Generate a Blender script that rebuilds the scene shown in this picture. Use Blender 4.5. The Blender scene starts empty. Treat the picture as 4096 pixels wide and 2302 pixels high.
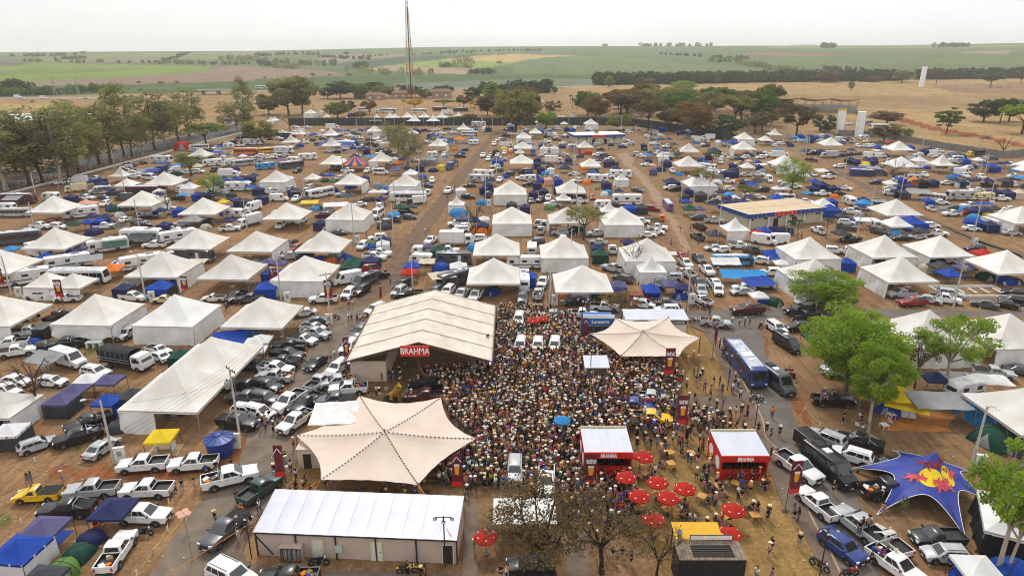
import bpy, bmesh, math, random
import numpy as np
from mathutils import Vector, Matrix, noise as mnoise
R = math.radians
random.seed(7); rng = np.random.default_rng(7)
SC = bpy.context.scene
COL = SC.collection

# ------------------------------------------------------------------ camera, sky, sun, exposure
FPX, CXP, CYP, HORIZON, HCAM = 2700.0, 2048.0, 1151.0, 195.0, 44.6
PITCH = math.atan((CYP - HORIZON) / FPX)
cam = bpy.data.objects.new('camera', bpy.data.cameras.new('camera'))
COL.objects.link(cam); SC.camera = cam
cam.location = (0, 0, HCAM); cam.rotation_euler = (R(90) - PITCH, 0, 0)
cam.data.sensor_width = 36; cam.data.lens = 36 * FPX / 4096
cam.data.clip_start = 1; cam.data.clip_end = 60000

SUN_EL, SUN_AZ = 52, 12        # the veiled sun stands ahead of the camera, a little to the left (degrees from +Y)
wd = bpy.data.worlds.new('World'); SC.world = wd; wd.use_nodes = True
nt = wd.node_tree; nt.nodes.clear()
sky = nt.nodes.new('ShaderNodeTexSky'); sky.sky_type = 'NISHITA'; sky.sun_disc = False
sky.sun_elevation = R(SUN_EL); sky.sun_rotation = R(-SUN_AZ); sky.dust_density = 5; sky.altitude = 500
tc = nt.nodes.new('ShaderNodeTexCoord'); nz = nt.nodes.new('ShaderNodeTexNoise')
mp = nt.nodes.new('ShaderNodeMapping'); mp.inputs['Scale'].default_value = (1, 1, 3)
nz.inputs['Scale'].default_value = 1.6; nz.inputs['Detail'].default_value = 5
nt.links.new(tc.outputs['Generated'], mp.inputs['Vector']); nt.links.new(mp.outputs['Vector'], nz.inputs['Vector'])
cr = nt.nodes.new('ShaderNodeValToRGB')
cr.color_ramp.elements[0].position = .36; cr.color_ramp.elements[0].color = (6.7, 6.75, 6.8, 1)
cr.color_ramp.elements[1].position = .65; cr.color_ramp.elements[1].color = (8.75, 8.75, 8.75, 1)
nt.links.new(nz.outputs['Fac'], cr.inputs['Fac'])
mx = nt.nodes.new('ShaderNodeMixRGB'); mx.inputs['Fac'].default_value = .93
nt.links.new(sky.outputs['Color'], mx.inputs['Color1']); nt.links.new(cr.outputs['Color'], mx.inputs['Color2'])
bg = nt.nodes.new('ShaderNodeBackground'); bg.inputs['Strength'].default_value = .1
wo = nt.nodes.new('ShaderNodeOutputWorld')
nt.links.new(mx.outputs['Color'], bg.inputs['Color']); nt.links.new(bg.outputs['Background'], wo.inputs['Surface'])

sun = bpy.data.objects.new('sun', bpy.data.lights.new('sun', 'SUN')); COL.objects.link(sun)
sun.data.energy = 1.5; sun.data.angle = R(11); sun.data.color = (1, .96, .9)
sd = Vector((-math.sin(R(SUN_AZ)) * math.cos(R(SUN_EL)), math.cos(R(SUN_AZ)) * math.cos(R(SUN_EL)), math.sin(R(SUN_EL))))
sun.rotation_euler = sd.to_track_quat('Z', 'Y').to_euler()
vs = SC.view_settings; vs.view_transform = 'Standard'; vs.look = 'None'; vs.exposure = .47; vs.gamma = 1; vs.use_curve_mapping = False
SC.cycles.max_bounces = 5; SC.cycles.diffuse_bounces = 2; SC.cycles.glossy_bounces = 2; SC.cycles.transmission_bounces = 3
SC.cycles.transparent_max_bounces = 6; SC.cycles.volume_bounces = 2
SC.cycles.use_denoising = True; SC.cycles.filter_width = 1.05
SC.cycles.denoiser = 'OPENIMAGEDENOISE'

# ------------------------------------------------------------------ from the photograph's pixels to the ground plane
TX = (0, 1024, 2048, 3072); TY = dict(A=100, B=574, C=1150, D=1726)
CP, SP = math.cos(PITCH), math.sin(PITCH)
def src(t, x, y): return TX[int(t[1])] + x * .3978, TY[t[0]] + y * .3978
def ray(sx, sy):
    x = (sx - CXP) / FPX; y = -(sy - CYP) / FPX
    return x, CP + y * SP, -SP + y * CP
def G(t, x, y, z=0.0):                      # the world point of a picture spot at height z
    d = ray(*src(t, x, y)); k = (HCAM - z) / -d[2]
    return Vector((d[0] * k, d[1] * k, z))
def GY(t, x, y, Y):                         # the world point of a picture spot at depth Y
    d = ray(*src(t, x, y)); k = Y / d[1]
    return Vector((d[0] * k, Y, HCAM + d[2] * k))
def proj(P):
    x, y, z = P[0], P[1], P[2] - HCAM
    dz = y * CP - z * SP
    return CXP + FPX * x / dz, CYP - FPX * (y * SP + z * CP) / dz

# ------------------------------------------------------------------ materials
MATS = {}
def mat(name, col, rough=.6, metal=0.0, var=.0, scale=2.0, col2=None, spec=.4, bump=0, coat=0, trans=0, emit=None, objrand=0, attr=None, obj_coords=True, detail=4):
    if name in MATS: return MATS[name]
    m = bpy.data.materials.new(name); m.use_nodes = True; n = m.node_tree.nodes; l = m.node_tree.links
    b = n['Principled BSDF']
    b.inputs['Base Color'].default_value = (*col, 1); b.inputs['Roughness'].default_value = rough
    b.inputs['Metallic'].default_value = metal; b.inputs['Specular IOR Level'].default_value = spec
    b.inputs['Coat Weight'].default_value = coat
    out = None
    if attr:
        a = n.new('ShaderNodeAttribute'); a.attribute_name = attr; out = a.outputs['Color']
    if var or col2:
        t = n.new('ShaderNodeTexCoord'); z = n.new('ShaderNodeTexNoise'); z.inputs['Scale'].default_value = scale; z.inputs['Detail'].default_value = detail
        l.new(t.outputs['Object'] if obj_coords else n.new('ShaderNodeNewGeometry').outputs['Position'], z.inputs['Vector'])
        r = n.new('ShaderNodeValToRGB'); r.color_ramp.elements[0].position = .32; r.color_ramp.elements[1].position = .68
        c2 = col2 or tuple(min(1, c * (1 + var)) for c in col); c1 = col if col2 else tuple(c * (1 - var) for c in col)
        r.color_ramp.elements[0].color = (*c1, 1); r.color_ramp.elements[1].color = (*c2, 1)
        l.new(z.outputs['Fac'], r.inputs['Fac'])
        if out is not None:
            k = n.new('ShaderNodeMixRGB'); k.blend_type = 'MULTIPLY'; k.inputs['Fac'].default_value = 1
            l.new(out, k.inputs['Color1']); l.new(r.outputs['Color'], k.inputs['Color2']); out = k.outputs['Color']
        else: out = r.outputs['Color']
        if bump:
            u = n.new('ShaderNodeBump'); u.inputs['Strength'].default_value = bump; u.inputs['Distance'].default_value = .05
            l.new(z.outputs['Fac'], u.inputs['Height']); l.new(u.outputs['Normal'], b.inputs['Normal'])
    if objrand:
        o = n.new('ShaderNodeObjectInfo'); h = n.new('ShaderNodeHueSaturation')
        q = n.new('ShaderNodeMapRange'); q.inputs['To Min'].default_value = 1 - objrand; q.inputs['To Max'].default_value = 1 + objrand
        l.new(o.outputs['Random'], q.inputs['Value']); l.new(q.outputs['Result'], h.inputs['Value'])
        if out is not None: l.new(out, h.inputs['Color'])
        else: h.inputs['Color'].default_value = (*col, 1)
        out = h.outputs['Color']
    if out is not None: l.new(out, b.inputs['Base Color'])
    if emit: b.inputs['Emission Color'].default_value = (*emit[0], 1); b.inputs['Emission Strength'].default_value = emit[1]
    if trans:
        tr = n.new('ShaderNodeBsdfTranslucent'); ms = n.new('ShaderNodeMixShader'); ms.inputs['Fac'].default_value = trans
        if out is not None: l.new(out, tr.inputs['Color'])
        else: tr.inputs['Color'].default_value = (*col, 1)
        l.new(b.outputs['BSDF'], ms.inputs[1]); l.new(tr.outputs['BSDF'], ms.inputs[2])
        l.new(ms.outputs['Shader'], n['Material Output'].inputs['Surface'])
    MATS[name] = m
    return m

def paint(name, c): return mat('paint_' + name, c, .32, .0, var=.12, scale=1.1, coat=.22, spec=.45)
PAINT = {k: paint(k, c) for k, c in dict(w=(.74, .74, .73), s=(.42, .43, .44), g=(.075, .08, .09), k=(.012, .012, .014), r=(.3, .02, .02), m=(.085, .012, .014),
    b=(.016, .042, .2), y=(.78, .46, .015), o=(.8, .16, .02), be=(.68, .6, .36), l=(.04, .3, .62), e=(.02, .06, .05), t=(.6, .58, .52), p=(.16, .07, .26)).items()}
CNAME = dict(w='white', s='silver', g='dark grey', k='black', r='red', m='maroon', b='blue', y='yellow', o='orange', be='cream', l='light blue', e='dark green', t='off-white', p='purple')
M_GLASS = mat('dark_glass', (.022, .026, .03), .06, spec=1.0)
M_TYRE = mat('tyre_rubber', (.02, .02, .02), .8, var=.3, scale=8)
M_RIM = mat('alloy_rim', (.4, .4, .41), .35, .8)
M_PLASTIC = mat('black_plastic', (.02, .02, .022), .55, var=.2, scale=5)
M_HEAD = mat('headlight_lens', (.72, .74, .76), .12, spec=.8)
M_TAIL = mat('tail_light_lens', (.42, .015, .015), .2, spec=.7)
M_PLATE = mat('number_plate', (.7, .72, .74), .5)
M_CHROME = mat('chrome_trim', (.55, .56, .58), .25, .9)
M_STEEL = mat('galvanised_steel', (.36, .36, .36), .5, .5, var=.15, scale=4)
M_DARKSTEEL = mat('dark_steel', (.035, .032, .03), .55, .3, var=.2, scale=4)
M_CONC = mat('pole_concrete', (.5, .47, .42), .9, var=.18, scale=3)
M_WOOD = mat('rough_timber', (.2, .13, .07), .85, var=.3, scale=6)
M_BLACK = mat('black_cloth', (.014, .014, .016), .85, var=.3, scale=3)
M_SOLAR = mat('solar_panel', (.03, .035, .06), .2, spec=.6)
def cloth(name, c, trans=.12, var=.1, rough=.75): return mat('cloth_' + name, c, rough, var=var, scale=.8, trans=trans, spec=.2, bump=.15)
M_TENT = {'c': mat('cloth_cream_pvc', (.63, .585, .51), .6, col2=(.79, .78, .76), scale=.3, trans=.10, spec=.3, objrand=.09, detail=9),
          'w': mat('cloth_white_pvc', (.68, .67, .64), .6, col2=(.82, .82, .82), scale=.4, trans=.10, spec=.3, objrand=.04, detail=6)}
CLOTH = {k: cloth(k, c, t) for k, (c, t) in dict(n=((.022, .028, .1), .1), b=((.012, .06, .36), .15), d=((.05, .052, .06), .08), w=((.74, .74, .74), .15), r=((.46, .02, .012), .15),
    e=((.012, .065, .045), .12), u=((.1, .09, .2), .1), l=((.03, .26, .6), .15), o=((.75, .2, .02), .18), y=((.78, .55, .02), .18), p=((.72, .4, .3), .15), g=((.28, .29, .3), .1),
    k=((.013, .013, .015), .04), be=((.6, .53, .4), .15), gr=((.1, .22, .05), .12)).items()}
CLN = dict(n='navy', b='blue', d='charcoal', w='white', r='red', e='green', u='faded purple', l='sky blue', o='orange', y='yellow', p='pink', g='grey', k='black', be='beige', gr='olive green')

# ------------------------------------------------------------------ mesh building
class MB:
    def __init__(s): s.v = []; s.f = []; s.m = []
    def add(s, vs, fs, m=0):
        o = len(s.v); s.v += [tuple(p) for p in vs]
        for f in fs: s.f.append(tuple(i + o for i in f)); s.m.append(m)
        return s
    def box(s, c, d, m=0, M=None, taper=1.0):
        x, y, z = [q / 2 for q in d]; vs = []
        for k, t in ((-z, 1), (z, taper)):
            vs += [(-x * t, -y * t, k), (x * t, -y * t, k), (x * t, y * t, k), (-x * t, y * t, k)]
        if M is not None: vs = [M @ Vector(p) for p in vs]
        vs = [(p[0] + c[0], p[1] + c[1], p[2] + c[2]) for p in vs]
        return s.add(vs, [(3, 2, 1, 0), (4, 5, 6, 7), (0, 1, 5, 4), (1, 2, 6, 5), (2, 3, 7, 6), (3, 0, 4, 7)], m)
    def bar(s, a, b, w, h=None, m=0):           # a square bar from a to b
        a, b = Vector(a), Vector(b); d = b - a; q = d.to_track_quat('Z', 'Y').to_matrix()
        return s.box((a + b) / 2, (w, h or w, d.length), m, q)
    def tube(s, pts, rad, n=6, m=0, cap=True):
        pts = [Vector(p) for p in pts]; N = len(pts); vs = []; fs = []
        rr = rad if hasattr(rad, '__len__') else [rad] * N
        up = Vector((0, 0, 1))
        for i, p in enumerate(pts):
            d = (pts[min(i + 1, N - 1)] - pts[max(i - 1, 0)])
            if d.length < 1e-6: d = up.copy()
            d.normalize(); a = d.cross(Vector((1, 0, 0)) if abs(d.x) < .8 else Vector((0, 1, 0))).normalized(); b = d.cross(a)
            for k in range(n):
                t = 2 * math.pi * k / n; vs.append(p + (a * math.cos(t) + b * math.sin(t)) * rr[i])
        for i in range(N - 1):
            for k in range(n):
                k2 = (k + 1) % n; fs.append((i * n + k, i * n + k2, (i + 1) * n + k2, (i + 1) * n + k))
        if cap: fs += [tuple(range(n - 1, -1, -1)), tuple((N - 1) * n + k for k in range(n))]
        return s.add(vs, fs, m)
    def lathe(s, prof, n=12, c=(0, 0, 0), m=0, axis='z', cap=True):
        vs = []; fs = []; N = len(prof)
        for r_, z in prof:
            for k in range(n):
                t = 2 * math.pi * k / n; x, y = r_ * math.cos(t), r_ * math.sin(t)
                p = (x, y, z) if axis == 'z' else (x, z, y)
                vs.append((p[0] + c[0], p[1] + c[1], p[2] + c[2]))
        for i in range(N - 1):
            for k in range(n):
                k2 = (k + 1) % n; q = (i * n + k, i * n + k2, (i + 1) * n + k2, (i + 1) * n + k)
                fs.append(q if axis == 'z' else q[::-1])
        if cap: fs += [tuple(range(n - 1, -1, -1)), tuple((N - 1) * n + k for k in range(n))]
        return s.add(vs, fs, m)
    def grid(s, fn, nu, nv, m=0, flip=False):
        vs = [fn(i / nu, j / nv) for j in range(nv + 1) for i in range(nu + 1)]; w = nu + 1
        fs = [(j * w + i, j * w + i + 1, (j + 1) * w + i + 1, (j + 1) * w + i) for j in range(nv) for i in range(nu)]
        if flip: fs = [f[::-1] for f in fs]
        return s.add(vs, fs, m)
    def quad(s, a, b, c, d, m=0): return s.add([a, b, c, d], [(0, 1, 2, 3)], m)
    def profile(s, out, hw, inset=.05, m=0, taper=None, rnd=.06):   # bevelled extrusion of a side outline (x, z)
        if sum(out[i][0] * out[(i + 1) % len(out)][1] - out[(i + 1) % len(out)][0] * out[i][1] for i in range(len(out))) < 0: out = out[::-1]
        n = len(out); cx = sum(p[0] for p in out) / n; cz = sum(p[1] for p in out) / n
        L = max(abs(p[0] - cx) for p in out); Z = max(abs(p[1] - cz) for p in out)
        kx, kz = 1 - inset / L, 1 - inset / max(Z, .2)
        vs = []
        for y, ins in ((-hw, 1), (-hw + rnd, 0), (hw - rnd, 0), (hw, 1)):
            for x, z in out:
                if ins: x, z = cx + (x - cx) * kx, cz + (z - cz) * kz
                vs.append((x, y * (taper(x, z) if taper else 1), z))
        fs = [tuple(range(n)), tuple(3 * n + i for i in range(n - 1, -1, -1))]
        for k in range(3):
            for i in range(n):
                j = (i + 1) % n; fs.append((k * n + j, k * n + i, (k + 1) * n + i, (k + 1) * n + j))
        return s.add(vs, fs, m)
    def mesh(s, name, mats, smooth=None):
        me = bpy.data.meshes.new(name); me.from_pydata(s.v, [], s.f)
        for k in (mats if isinstance(mats, (list, tuple)) else [mats]): me.materials.append(k)
        if any(s.m): me.polygons.foreach_set('material_index', s.m)
        if smooth is not None:
            me.polygons.foreach_set('use_smooth', [True] * len(s.f)); me.set_sharp_from_angle(angle=R(smooth))
        me.update(); return me

def obj(name, me, parent=None, loc=None, rz=0, scale=None):
    o = bpy.data.objects.new(name, me); COL.objects.link(o)
    if parent is not None: o.parent = parent
    if loc is not None: o.location = loc
    if rz: o.rotation_euler = (0, 0, rz)
    if scale is not None: o.scale = scale
    return o
def recolor(o, m, slot=0):
    if len(o.material_slots) > slot:
        o.material_slots[slot].link = 'OBJECT'; o.material_slots[slot].material = m
REG = []                                     # things whose label is finished at the end, once every neighbour is known
def tag(o, desc, cat, group=None, unique=False):
    o['category'] = cat
    if group: o['group'] = group
    if unique: o['label'] = desc
    else: REG.append((o, desc))
    return o
LAND = []                                    # things one can find: (where, phrase)
def land(p, phrase): LAND.append((Vector((p[0], p[1])), phrase))
def structure(o): o['kind'] = 'structure'; return o
def empty(name, loc=(0, 0, 0), rz=0):
    return obj(name, None, loc=loc, rz=rz)
def pts_in_poly(P, poly):
    x, y = P[:, 0], P[:, 1]; ins = np.zeros(len(P), bool); n = len(poly)
    for i in range(n):
        x1, y1 = poly[i]; x2, y2 = poly[(i + 1) % n]
        c = ((y1 > y) != (y2 > y)) & (x < (x2 - x1) * (y - y1) / (y2 - y1 + 1e-12) + x1)
        ins ^= c
    return ins

# ------------------------------------------------------------------ ground and far country: one sheet out to the horizon
def tp(t, *xy): return [src(t, xy[i], xy[i + 1]) for i in range(0, len(xy), 2)]
def ridge_y(sx):
    return np.interp(sx, [-3000, 0, 600, 1000, 1400, 1700, 2048, 3072, 3600, 4096, 8000], [212, 209, 206, 204, 196, 189, 186, 183, 181, 172, 176])
th = np.concatenate([np.linspace(-180, -46, 40), np.arange(-45, 45.01, .13), np.linspace(46, 179, 40)])
rr = np.concatenate([[.5], np.geomspace(3, 10000, 320)])
TH, RR = np.meshgrid(np.radians(th), rr)
X = RR * np.sin(TH); Y = RR * np.cos(TH)
def far_height(X, Y):
    r_ = np.hypot(X, Y); yy = np.maximum(Y, 1)
    sx = CXP + FPX * np.clip(X / yy, -2, 2) / CP; sx = np.where(Y < 0, 2048, sx)
    Rr = 3600.; zr = HCAM + (195 - ridge_y(sx)) * CP * CP / FPX * np.clip(Rr * np.abs(yy) / r_, 1500, Rr)
    t = np.clip((r_ - 1120) / (Rr - 1120), 0, 1); up = t * t * (3 - 2 * t) * .55 + t * .45
    dn = np.clip((r_ - Rr) / 2600., 0, 1); dn = dn * dn * (3 - 2 * dn)
    rol = 3.0 * np.sin(X / 310. + 1) * np.sin(Y / 420.) * np.clip((r_ - 1400) / 800, 0, 1) * (1 - t) + 2 * np.sin(X / 160. + Y / 900.) * np.clip((r_ - 1500) / 600, 0, 1) * (1 - t)
    return np.where(r_ < 1120, 0, zr * up * (1 - dn) + rol * 1.0)
Z = far_height(X, Y)
n1, n2 = X.shape
V = np.stack([X, Y, Z], -1).reshape(-1, 3)
ii = np.arange(n1 - 1)[:, None] * n2 + np.arange(n2)[None]; i2 = np.arange(n1 - 1)[:, None] * n2 + (np.arange(n2)[None] + 1) % n2
Q = np.stack([ii, ii + n2, i2 + n2, i2], -1).reshape(-1, 4)[:, ::-1]
me = bpy.data.meshes.new('ground'); me.from_pydata(V.tolist(), [], Q.tolist())
# what grows or lies where (colours of crops and soils), from the photograph's outlines laid on the sheet
zc = V[:, 2] - HCAM; dz = V[:, 1] * CP - zc * SP; ok = dz > 5; dz = np.where(ok, dz, 5)
PX = np.stack([CXP + FPX * V[:, 0] / dz, CYP - FPX * (V[:, 1] * SP + zc * CP) / dz], -1)
rV = np.hypot(V[:, 0], V[:, 1])
C = np.zeros((len(V), 4)); C[:, 3] = 1
C[:, :3] = (.262, .163, .09)
far = rV > 330; C[far, :3] = (.26, .175, .1)
far = rV > 430; C[far, :3] = (.31, .2, .1)
gfar = rV > 830; C[gfar, :3] = (.09, .13, .05)
C[rV > 1500, :3] = (.105, .145, .06)
C[rV > 3900, :3] = (.1, .13, .08)
camp = (rV < 330).astype(float)
def field(poly, col, c=0.0, lim=None):
    s_ = ok & pts_in_poly(PX, poly)
    if lim: s_ &= (rV > lim[0]) & (rV < lim[1])
    C[s_, :3] = col; camp[s_] = c
TAN = (.36, .245, .115)
field(tp('A2', 380, 620, 830, 610, 1900, 590, 2574, 575) + tp('A3', 600, 570, 2574, 530, 2700, 535, 2700, 1290, 2300, 1290, 1380, 1140, 1200, 1080, 800, 950, 0, 740) + tp('A2', 2300, 700, 1500, 680, 700, 650), TAN)
field(tp('A3', 0, 700, 900, 720, 2574, 690, 2700, 830, 2000, 850, 900, 830, 300, 790), (.29, .19, .095))
field(tp('A3', 1600, 600, 2700, 590, 2700, 690, 1900, 690), (.27, .17, .1))
field(tp('A3', 880, 890, 1350, 930, 1750, 1040, 2200, 1110, 2700, 1230, 2700, 1260, 2180, 1150, 1700, 1070, 1300, 970, 880, 920), (.24, .075, .03))
field(tp('A0', -200, 790, 500, 800, 500, 850, -200, 850), (.38, .28, .1))
field(tp('A0', -400, 620, 700, 640, 1300, 600, 2574, 560) + tp('A1', 0, 545, 600, 525, 1500, 510, 2574, 500) + tp('A2', 820, 500, 820, 560, 0, 585) + tp('A1', 2574, 580, 1400, 625, 600, 642, 0, 652) + tp('A0', 2574, 652, 1500, 690, -400, 740), (.07, .115, .032))
field(tp('A1', 1400, 590, 2574, 545) + tp('A2', 820, 540, 820, 610, 300, 610) + tp('A1', 2300, 640, 1400, 650), (.14, .17, .13))
BR = (.235, .165, .125)
field(tp('A0', -400, 580, 700, 555, 1500, 510, 2100, 465, 2180, 440, 2100, 410, 2574, 418) + tp('A1', 0, 420, 300, 440, 700, 460, 950, 505, 500, 525, 0, 543) + tp('A0', 2574, 560, 2300, 565, 1200, 602, -400, 625), BR)
field(tp('A0', -400, 420, 150, 405, 330, 380, 900, 392, 1500, 404, 2000, 412, 2180, 440, 2100, 465, 1500, 510, 700, 555, -400, 585), (.16, .235, .03))
field(tp('A0', -400, 470, 900, 430, 1500, 430, 1100, 470, 400, 500, -400, 520), (.12, .2, .03))
field(tp('A0', -400, 368, 320, 384, 150, 410, -400, 420), (.12, .075, .065))
field(tp('A0', 380, 337, 850, 302, 1850, 276, 1850, 300, 1650, 325, 600, 341), (.16, .22, .06))
field(tp('A0', 350, 347, 1650, 330, 1600, 380, 1000, 368, 300, 366), BR)
field(tp('A0', 1700, 352, 1880, 282, 2574, 262) + tp('A1', 600, 258, 600, 280, 0, 300) + tp('A0', 2574, 345), (.15, .2, .07))
field(tp('A0', -400, 280, 250, 280, 250, 305, -400, 305), (.17, .2, .06))
field(tp('A1', 680, 300, 1500, 290, 1500, 310, 1000, 352, 750, 392, 600, 340), (.27, .2, .14))
field(tp('A1', 1100, 442, 1320, 405, 2290, 436, 2100, 497, 1500, 472, 1150, 462), (.33, .25, .17))
field(tp('A1', 1350, 402, 1700, 360, 2000, 350, 2574, 372, 2560, 395, 2310, 432, 2000, 430, 1500, 405), (.2, .29, .05))
field(tp('A1', 1800, 356, 2200, 312, 2574, 293, 3240, 308, 2900, 328, 2574, 380, 2300, 362), (.43, .31, .12))
field(tp('A1', 800, 395, 1500, 320, 2574, 285, 2574, 292, 2200, 310, 1700, 358, 1340, 402, 1000, 450), (.055, .095, .05))
field(tp('A1', 600, 262, 1500, 226, 2574, 218) + tp('A2', 2574, 225, 2574, 240, 0, 245) + tp('A1', 1800, 270, 1000, 285), (.1, .17, .06))
field(tp('A2', 0, 380, 200, 345, 670, 312, 1300, 330, 1800, 400, 2574, 455, 2574, 480, 800, 500, 0, 495), (.125, .175, .065))
field(tp('A2', 2300, 284, 2574, 278, 3370, 300, 3200, 318, 2400, 302), (.26, .12, .095))
field(tp('A3', 0, 205, 660, 205, 2574, 200, 2700, 202, 2700, 224, 1900, 231, 660, 236, 0, 232), (.2, .23, .09), lim=(900, 16000))
field(tp('A3', 0, 330, 2700, 330, 2700, 400, 0, 400), (.11, .165, .06), lim=(900, 16000))
field(tp('A3', 1900, 268, 2450, 255, 2400, 288, 2000, 285), (.3, .22, .17), lim=(900, 16000))
LAWN = (.29, .185, .072)
field(tp('D2', 1250, 80, 2000, 60, 2574, 350) + tp('D3', 0, 330, 130, 720, 330, 960, 450, 1210, 580, 1500) + tp('D2', 1500, 1500, 1250, 800), LAWN, .25)
field(tp('C2', 1650, 350, 1800, 400, 1940, 450, 2020, 580, 2100, 780, 2180, 960, 2200, 1060, 1700, 1060, 1500, 700), LAWN, .25)
field(tp('D1', 350, 150, 700, 150, 700, 640, 200, 620), (.24, .15, .06), .25)
RED = (.26, .095, .04)
field(tp('D0', 350, 390, 900, 350, 1700, 340, 2300, 200, 2520, 0, 2700, 0, 2450, 300, 1900, 480, 1000, 480, 420, 440), RED, .8)
field(tp('C1', -200, 1300, 100, 1330, 330, 1000, 420, 800, 560, 600, 500, 640, 300, 900, 60, 1180), RED, .8)
field(tp('C3', 180, 1080, 330, 1120, 480, 1448, 300, 1448) + tp('D3', 700, 30, 830, 380, 900, 620, 830, 640), RED, .8)
field(tp('C2', 2400, 420, 2574, 500, 2574, 800, 2450, 640), RED, .8)
field(tp('A0', 1900, 1300, 2574, 1100) + tp('A1', 0, 1110, 200, 1120) + tp('A0', 2300, 1200, 1500, 1448), (.26, .12, .055), .8)
field(tp('C0', 850, 590, 1000, 590, 1010, 680, 850, 690), (.11, .13, .035), .6)
field(tp('D0', -10, 870, 180, 860, 190, 920, -10, 950), (.1, .125, .035), .6)
field(tp('D0', 520, 130, 800, 80, 820, 170, 560, 200), (.14, .12, .04), .8)
ca = me.color_attributes.new('col', 'FLOAT_COLOR', 'POINT'); ca.data.foreach_set('color', C.ravel())
cb = me.attributes.new('camp', 'FLOAT', 'POINT'); cb.data.foreach_set('value', camp)
m = bpy.data.materials.new('soil_and_crops'); m.use_nodes = True; n = m.node_tree.nodes; l = m.node_tree.links; b = n['Principled BSDF']
b.inputs['Roughness'].default_value = .95; b.inputs['Specular IOR Level'].default_value = .1
at = n.new('ShaderNodeAttribute'); at.attribute_name = 'col'; ac = n.new('ShaderNodeAttribute'); ac.attribute_name = 'camp'
geo = n.new('ShaderNodeNewGeometry')
def nzn(scale, detail=5, rough=.6, lo=.3, hi=.7, c1=(.7, .7, .7), c2=(1.3, 1.3, 1.3), stretch=None):
    z = n.new('ShaderNodeTexNoise'); z.inputs['Scale'].default_value = scale; z.inputs['Detail'].default_value = detail; z.inputs['Roughness'].default_value = rough
    if stretch:
        q = n.new('ShaderNodeMapping'); q.inputs['Scale'].default_value = stretch; l.new(geo.outputs['Position'], q.inputs['Vector']); l.new(q.outputs['Vector'], z.inputs['Vector'])
    else: l.new(geo.outputs['Position'], z.inputs['Vector'])
    r = n.new('ShaderNodeValToRGB'); r.color_ramp.elements[0].position = lo; r.color_ramp.elements[1].position = hi
    r.color_ramp.elements[0].color = (*c1, 1); r.color_ramp.elements[1].color = (*c2, 1); l.new(z.outputs['Fac'], r.inputs['Fac']); return r.outputs['Color'], z
def mul(a, b_, f=1.0):
    k = n.new('ShaderNodeMixRGB'); k.blend_type = 'MULTIPLY'; k.inputs['Fac'].default_value = f; l.new(a, k.inputs['Color1']); l.new(b_, k.inputs['Color2']); return k.outputs['Color']
c_, _ = nzn(.045, 6, .65); c2_, _ = nzn(.35, 6, .7, c1=(.7, .68, .66), c2=(1.28, 1.26, 1.22)); c3_, fz = nzn(2.6, 8, .8, lo=.36, hi=.66, c1=(.55, .55, .55), c2=(1.32, 1.32, 1.28))
c4_, _ = nzn(.02, 3, .5, c1=(.85, .87, .85), c2=(1.12, 1.1, 1.1), stretch=(1, .25, 1))
c5_, _ = nzn(.9, 4, .6, lo=.38, hi=.6, c1=(.74, .72, .7), c2=(1.14, 1.13, 1.12), stretch=(1.3, .09, 1)); c6_, _ = nzn(11, 3, .7, lo=.35, hi=.65, c1=(.72, .72, .72), c2=(1.26, 1.26, 1.24))
o_ = mul(mul(mul(mul(mul(mul(at.outputs['Color'], c_, .8), c2_), c3_, .9), c4_), c5_, .7), c6_, .8)
rp, _ = nzn(.09, 7, .7, lo=.5, hi=.66, c1=(0, 0, 0), c2=(1, 1, 1)); mm = mul(rp, ac.outputs['Color'] if 'Color' in ac.outputs else ac.outputs['Fac'])
k = n.new('ShaderNodeMixRGB'); k.inputs['Color2'].default_value = (.235, .1, .045, 1)
fm = n.new('ShaderNodeMath'); fm.operation = 'MULTIPLY'; fm.inputs[1].default_value = .6; l.new(mm, fm.inputs[0]); l.new(fm.outputs[0], k.inputs['Fac']); l.new(o_, k.inputs['Color1'])
gp, _ = nzn(.16, 6, .75, lo=.56, hi=.75, c1=(0, 0, 0), c2=(1, 1, 1)); gm = mul(gp, ac.outputs['Fac'])
k2 = n.new('ShaderNodeMixRGB'); k2.inputs['Color2'].default_value = (.27, .2, .095, 1)
fm2 = n.new('ShaderNodeMath'); fm2.operation = 'MULTIPLY'; fm2.inputs[1].default_value = .7; l.new(gm, fm2.inputs[0]); l.new(fm2.outputs[0], k2.inputs['Fac']); l.new(k.outputs['Color'], k2.inputs['Color1'])
l.new(k2.outputs['Color'], b.inputs['Base Color'])
bu = n.new('ShaderNodeBump'); bu.inputs['Strength'].default_value = .25; bu.inputs['Distance'].default_value = .12; l.new(fz.outputs['Fac'], bu.inputs['Height']); l.new(bu.outputs['Normal'], b.inputs['Normal'])
me.materials.append(m); me.polygons.foreach_set('use_smooth', [True] * len(me.polygons)); me.update()
structure(obj('ground', me))
def terrain_z(x, y): return float(far_height(np.array([x]), np.array([y]))[0])
def on_land(t, x, y):                       # where a picture spot meets the far country
    d = ray(*src(t, x, y)); lo = 100.
    for k_ in range(400):
        P = Vector((d[0] * lo / d[1], lo, HCAM + d[2] * lo / d[1]))
        if P.z <= terrain_z(P.x, P.y): return P
        lo *= 1.012
    return P

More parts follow.
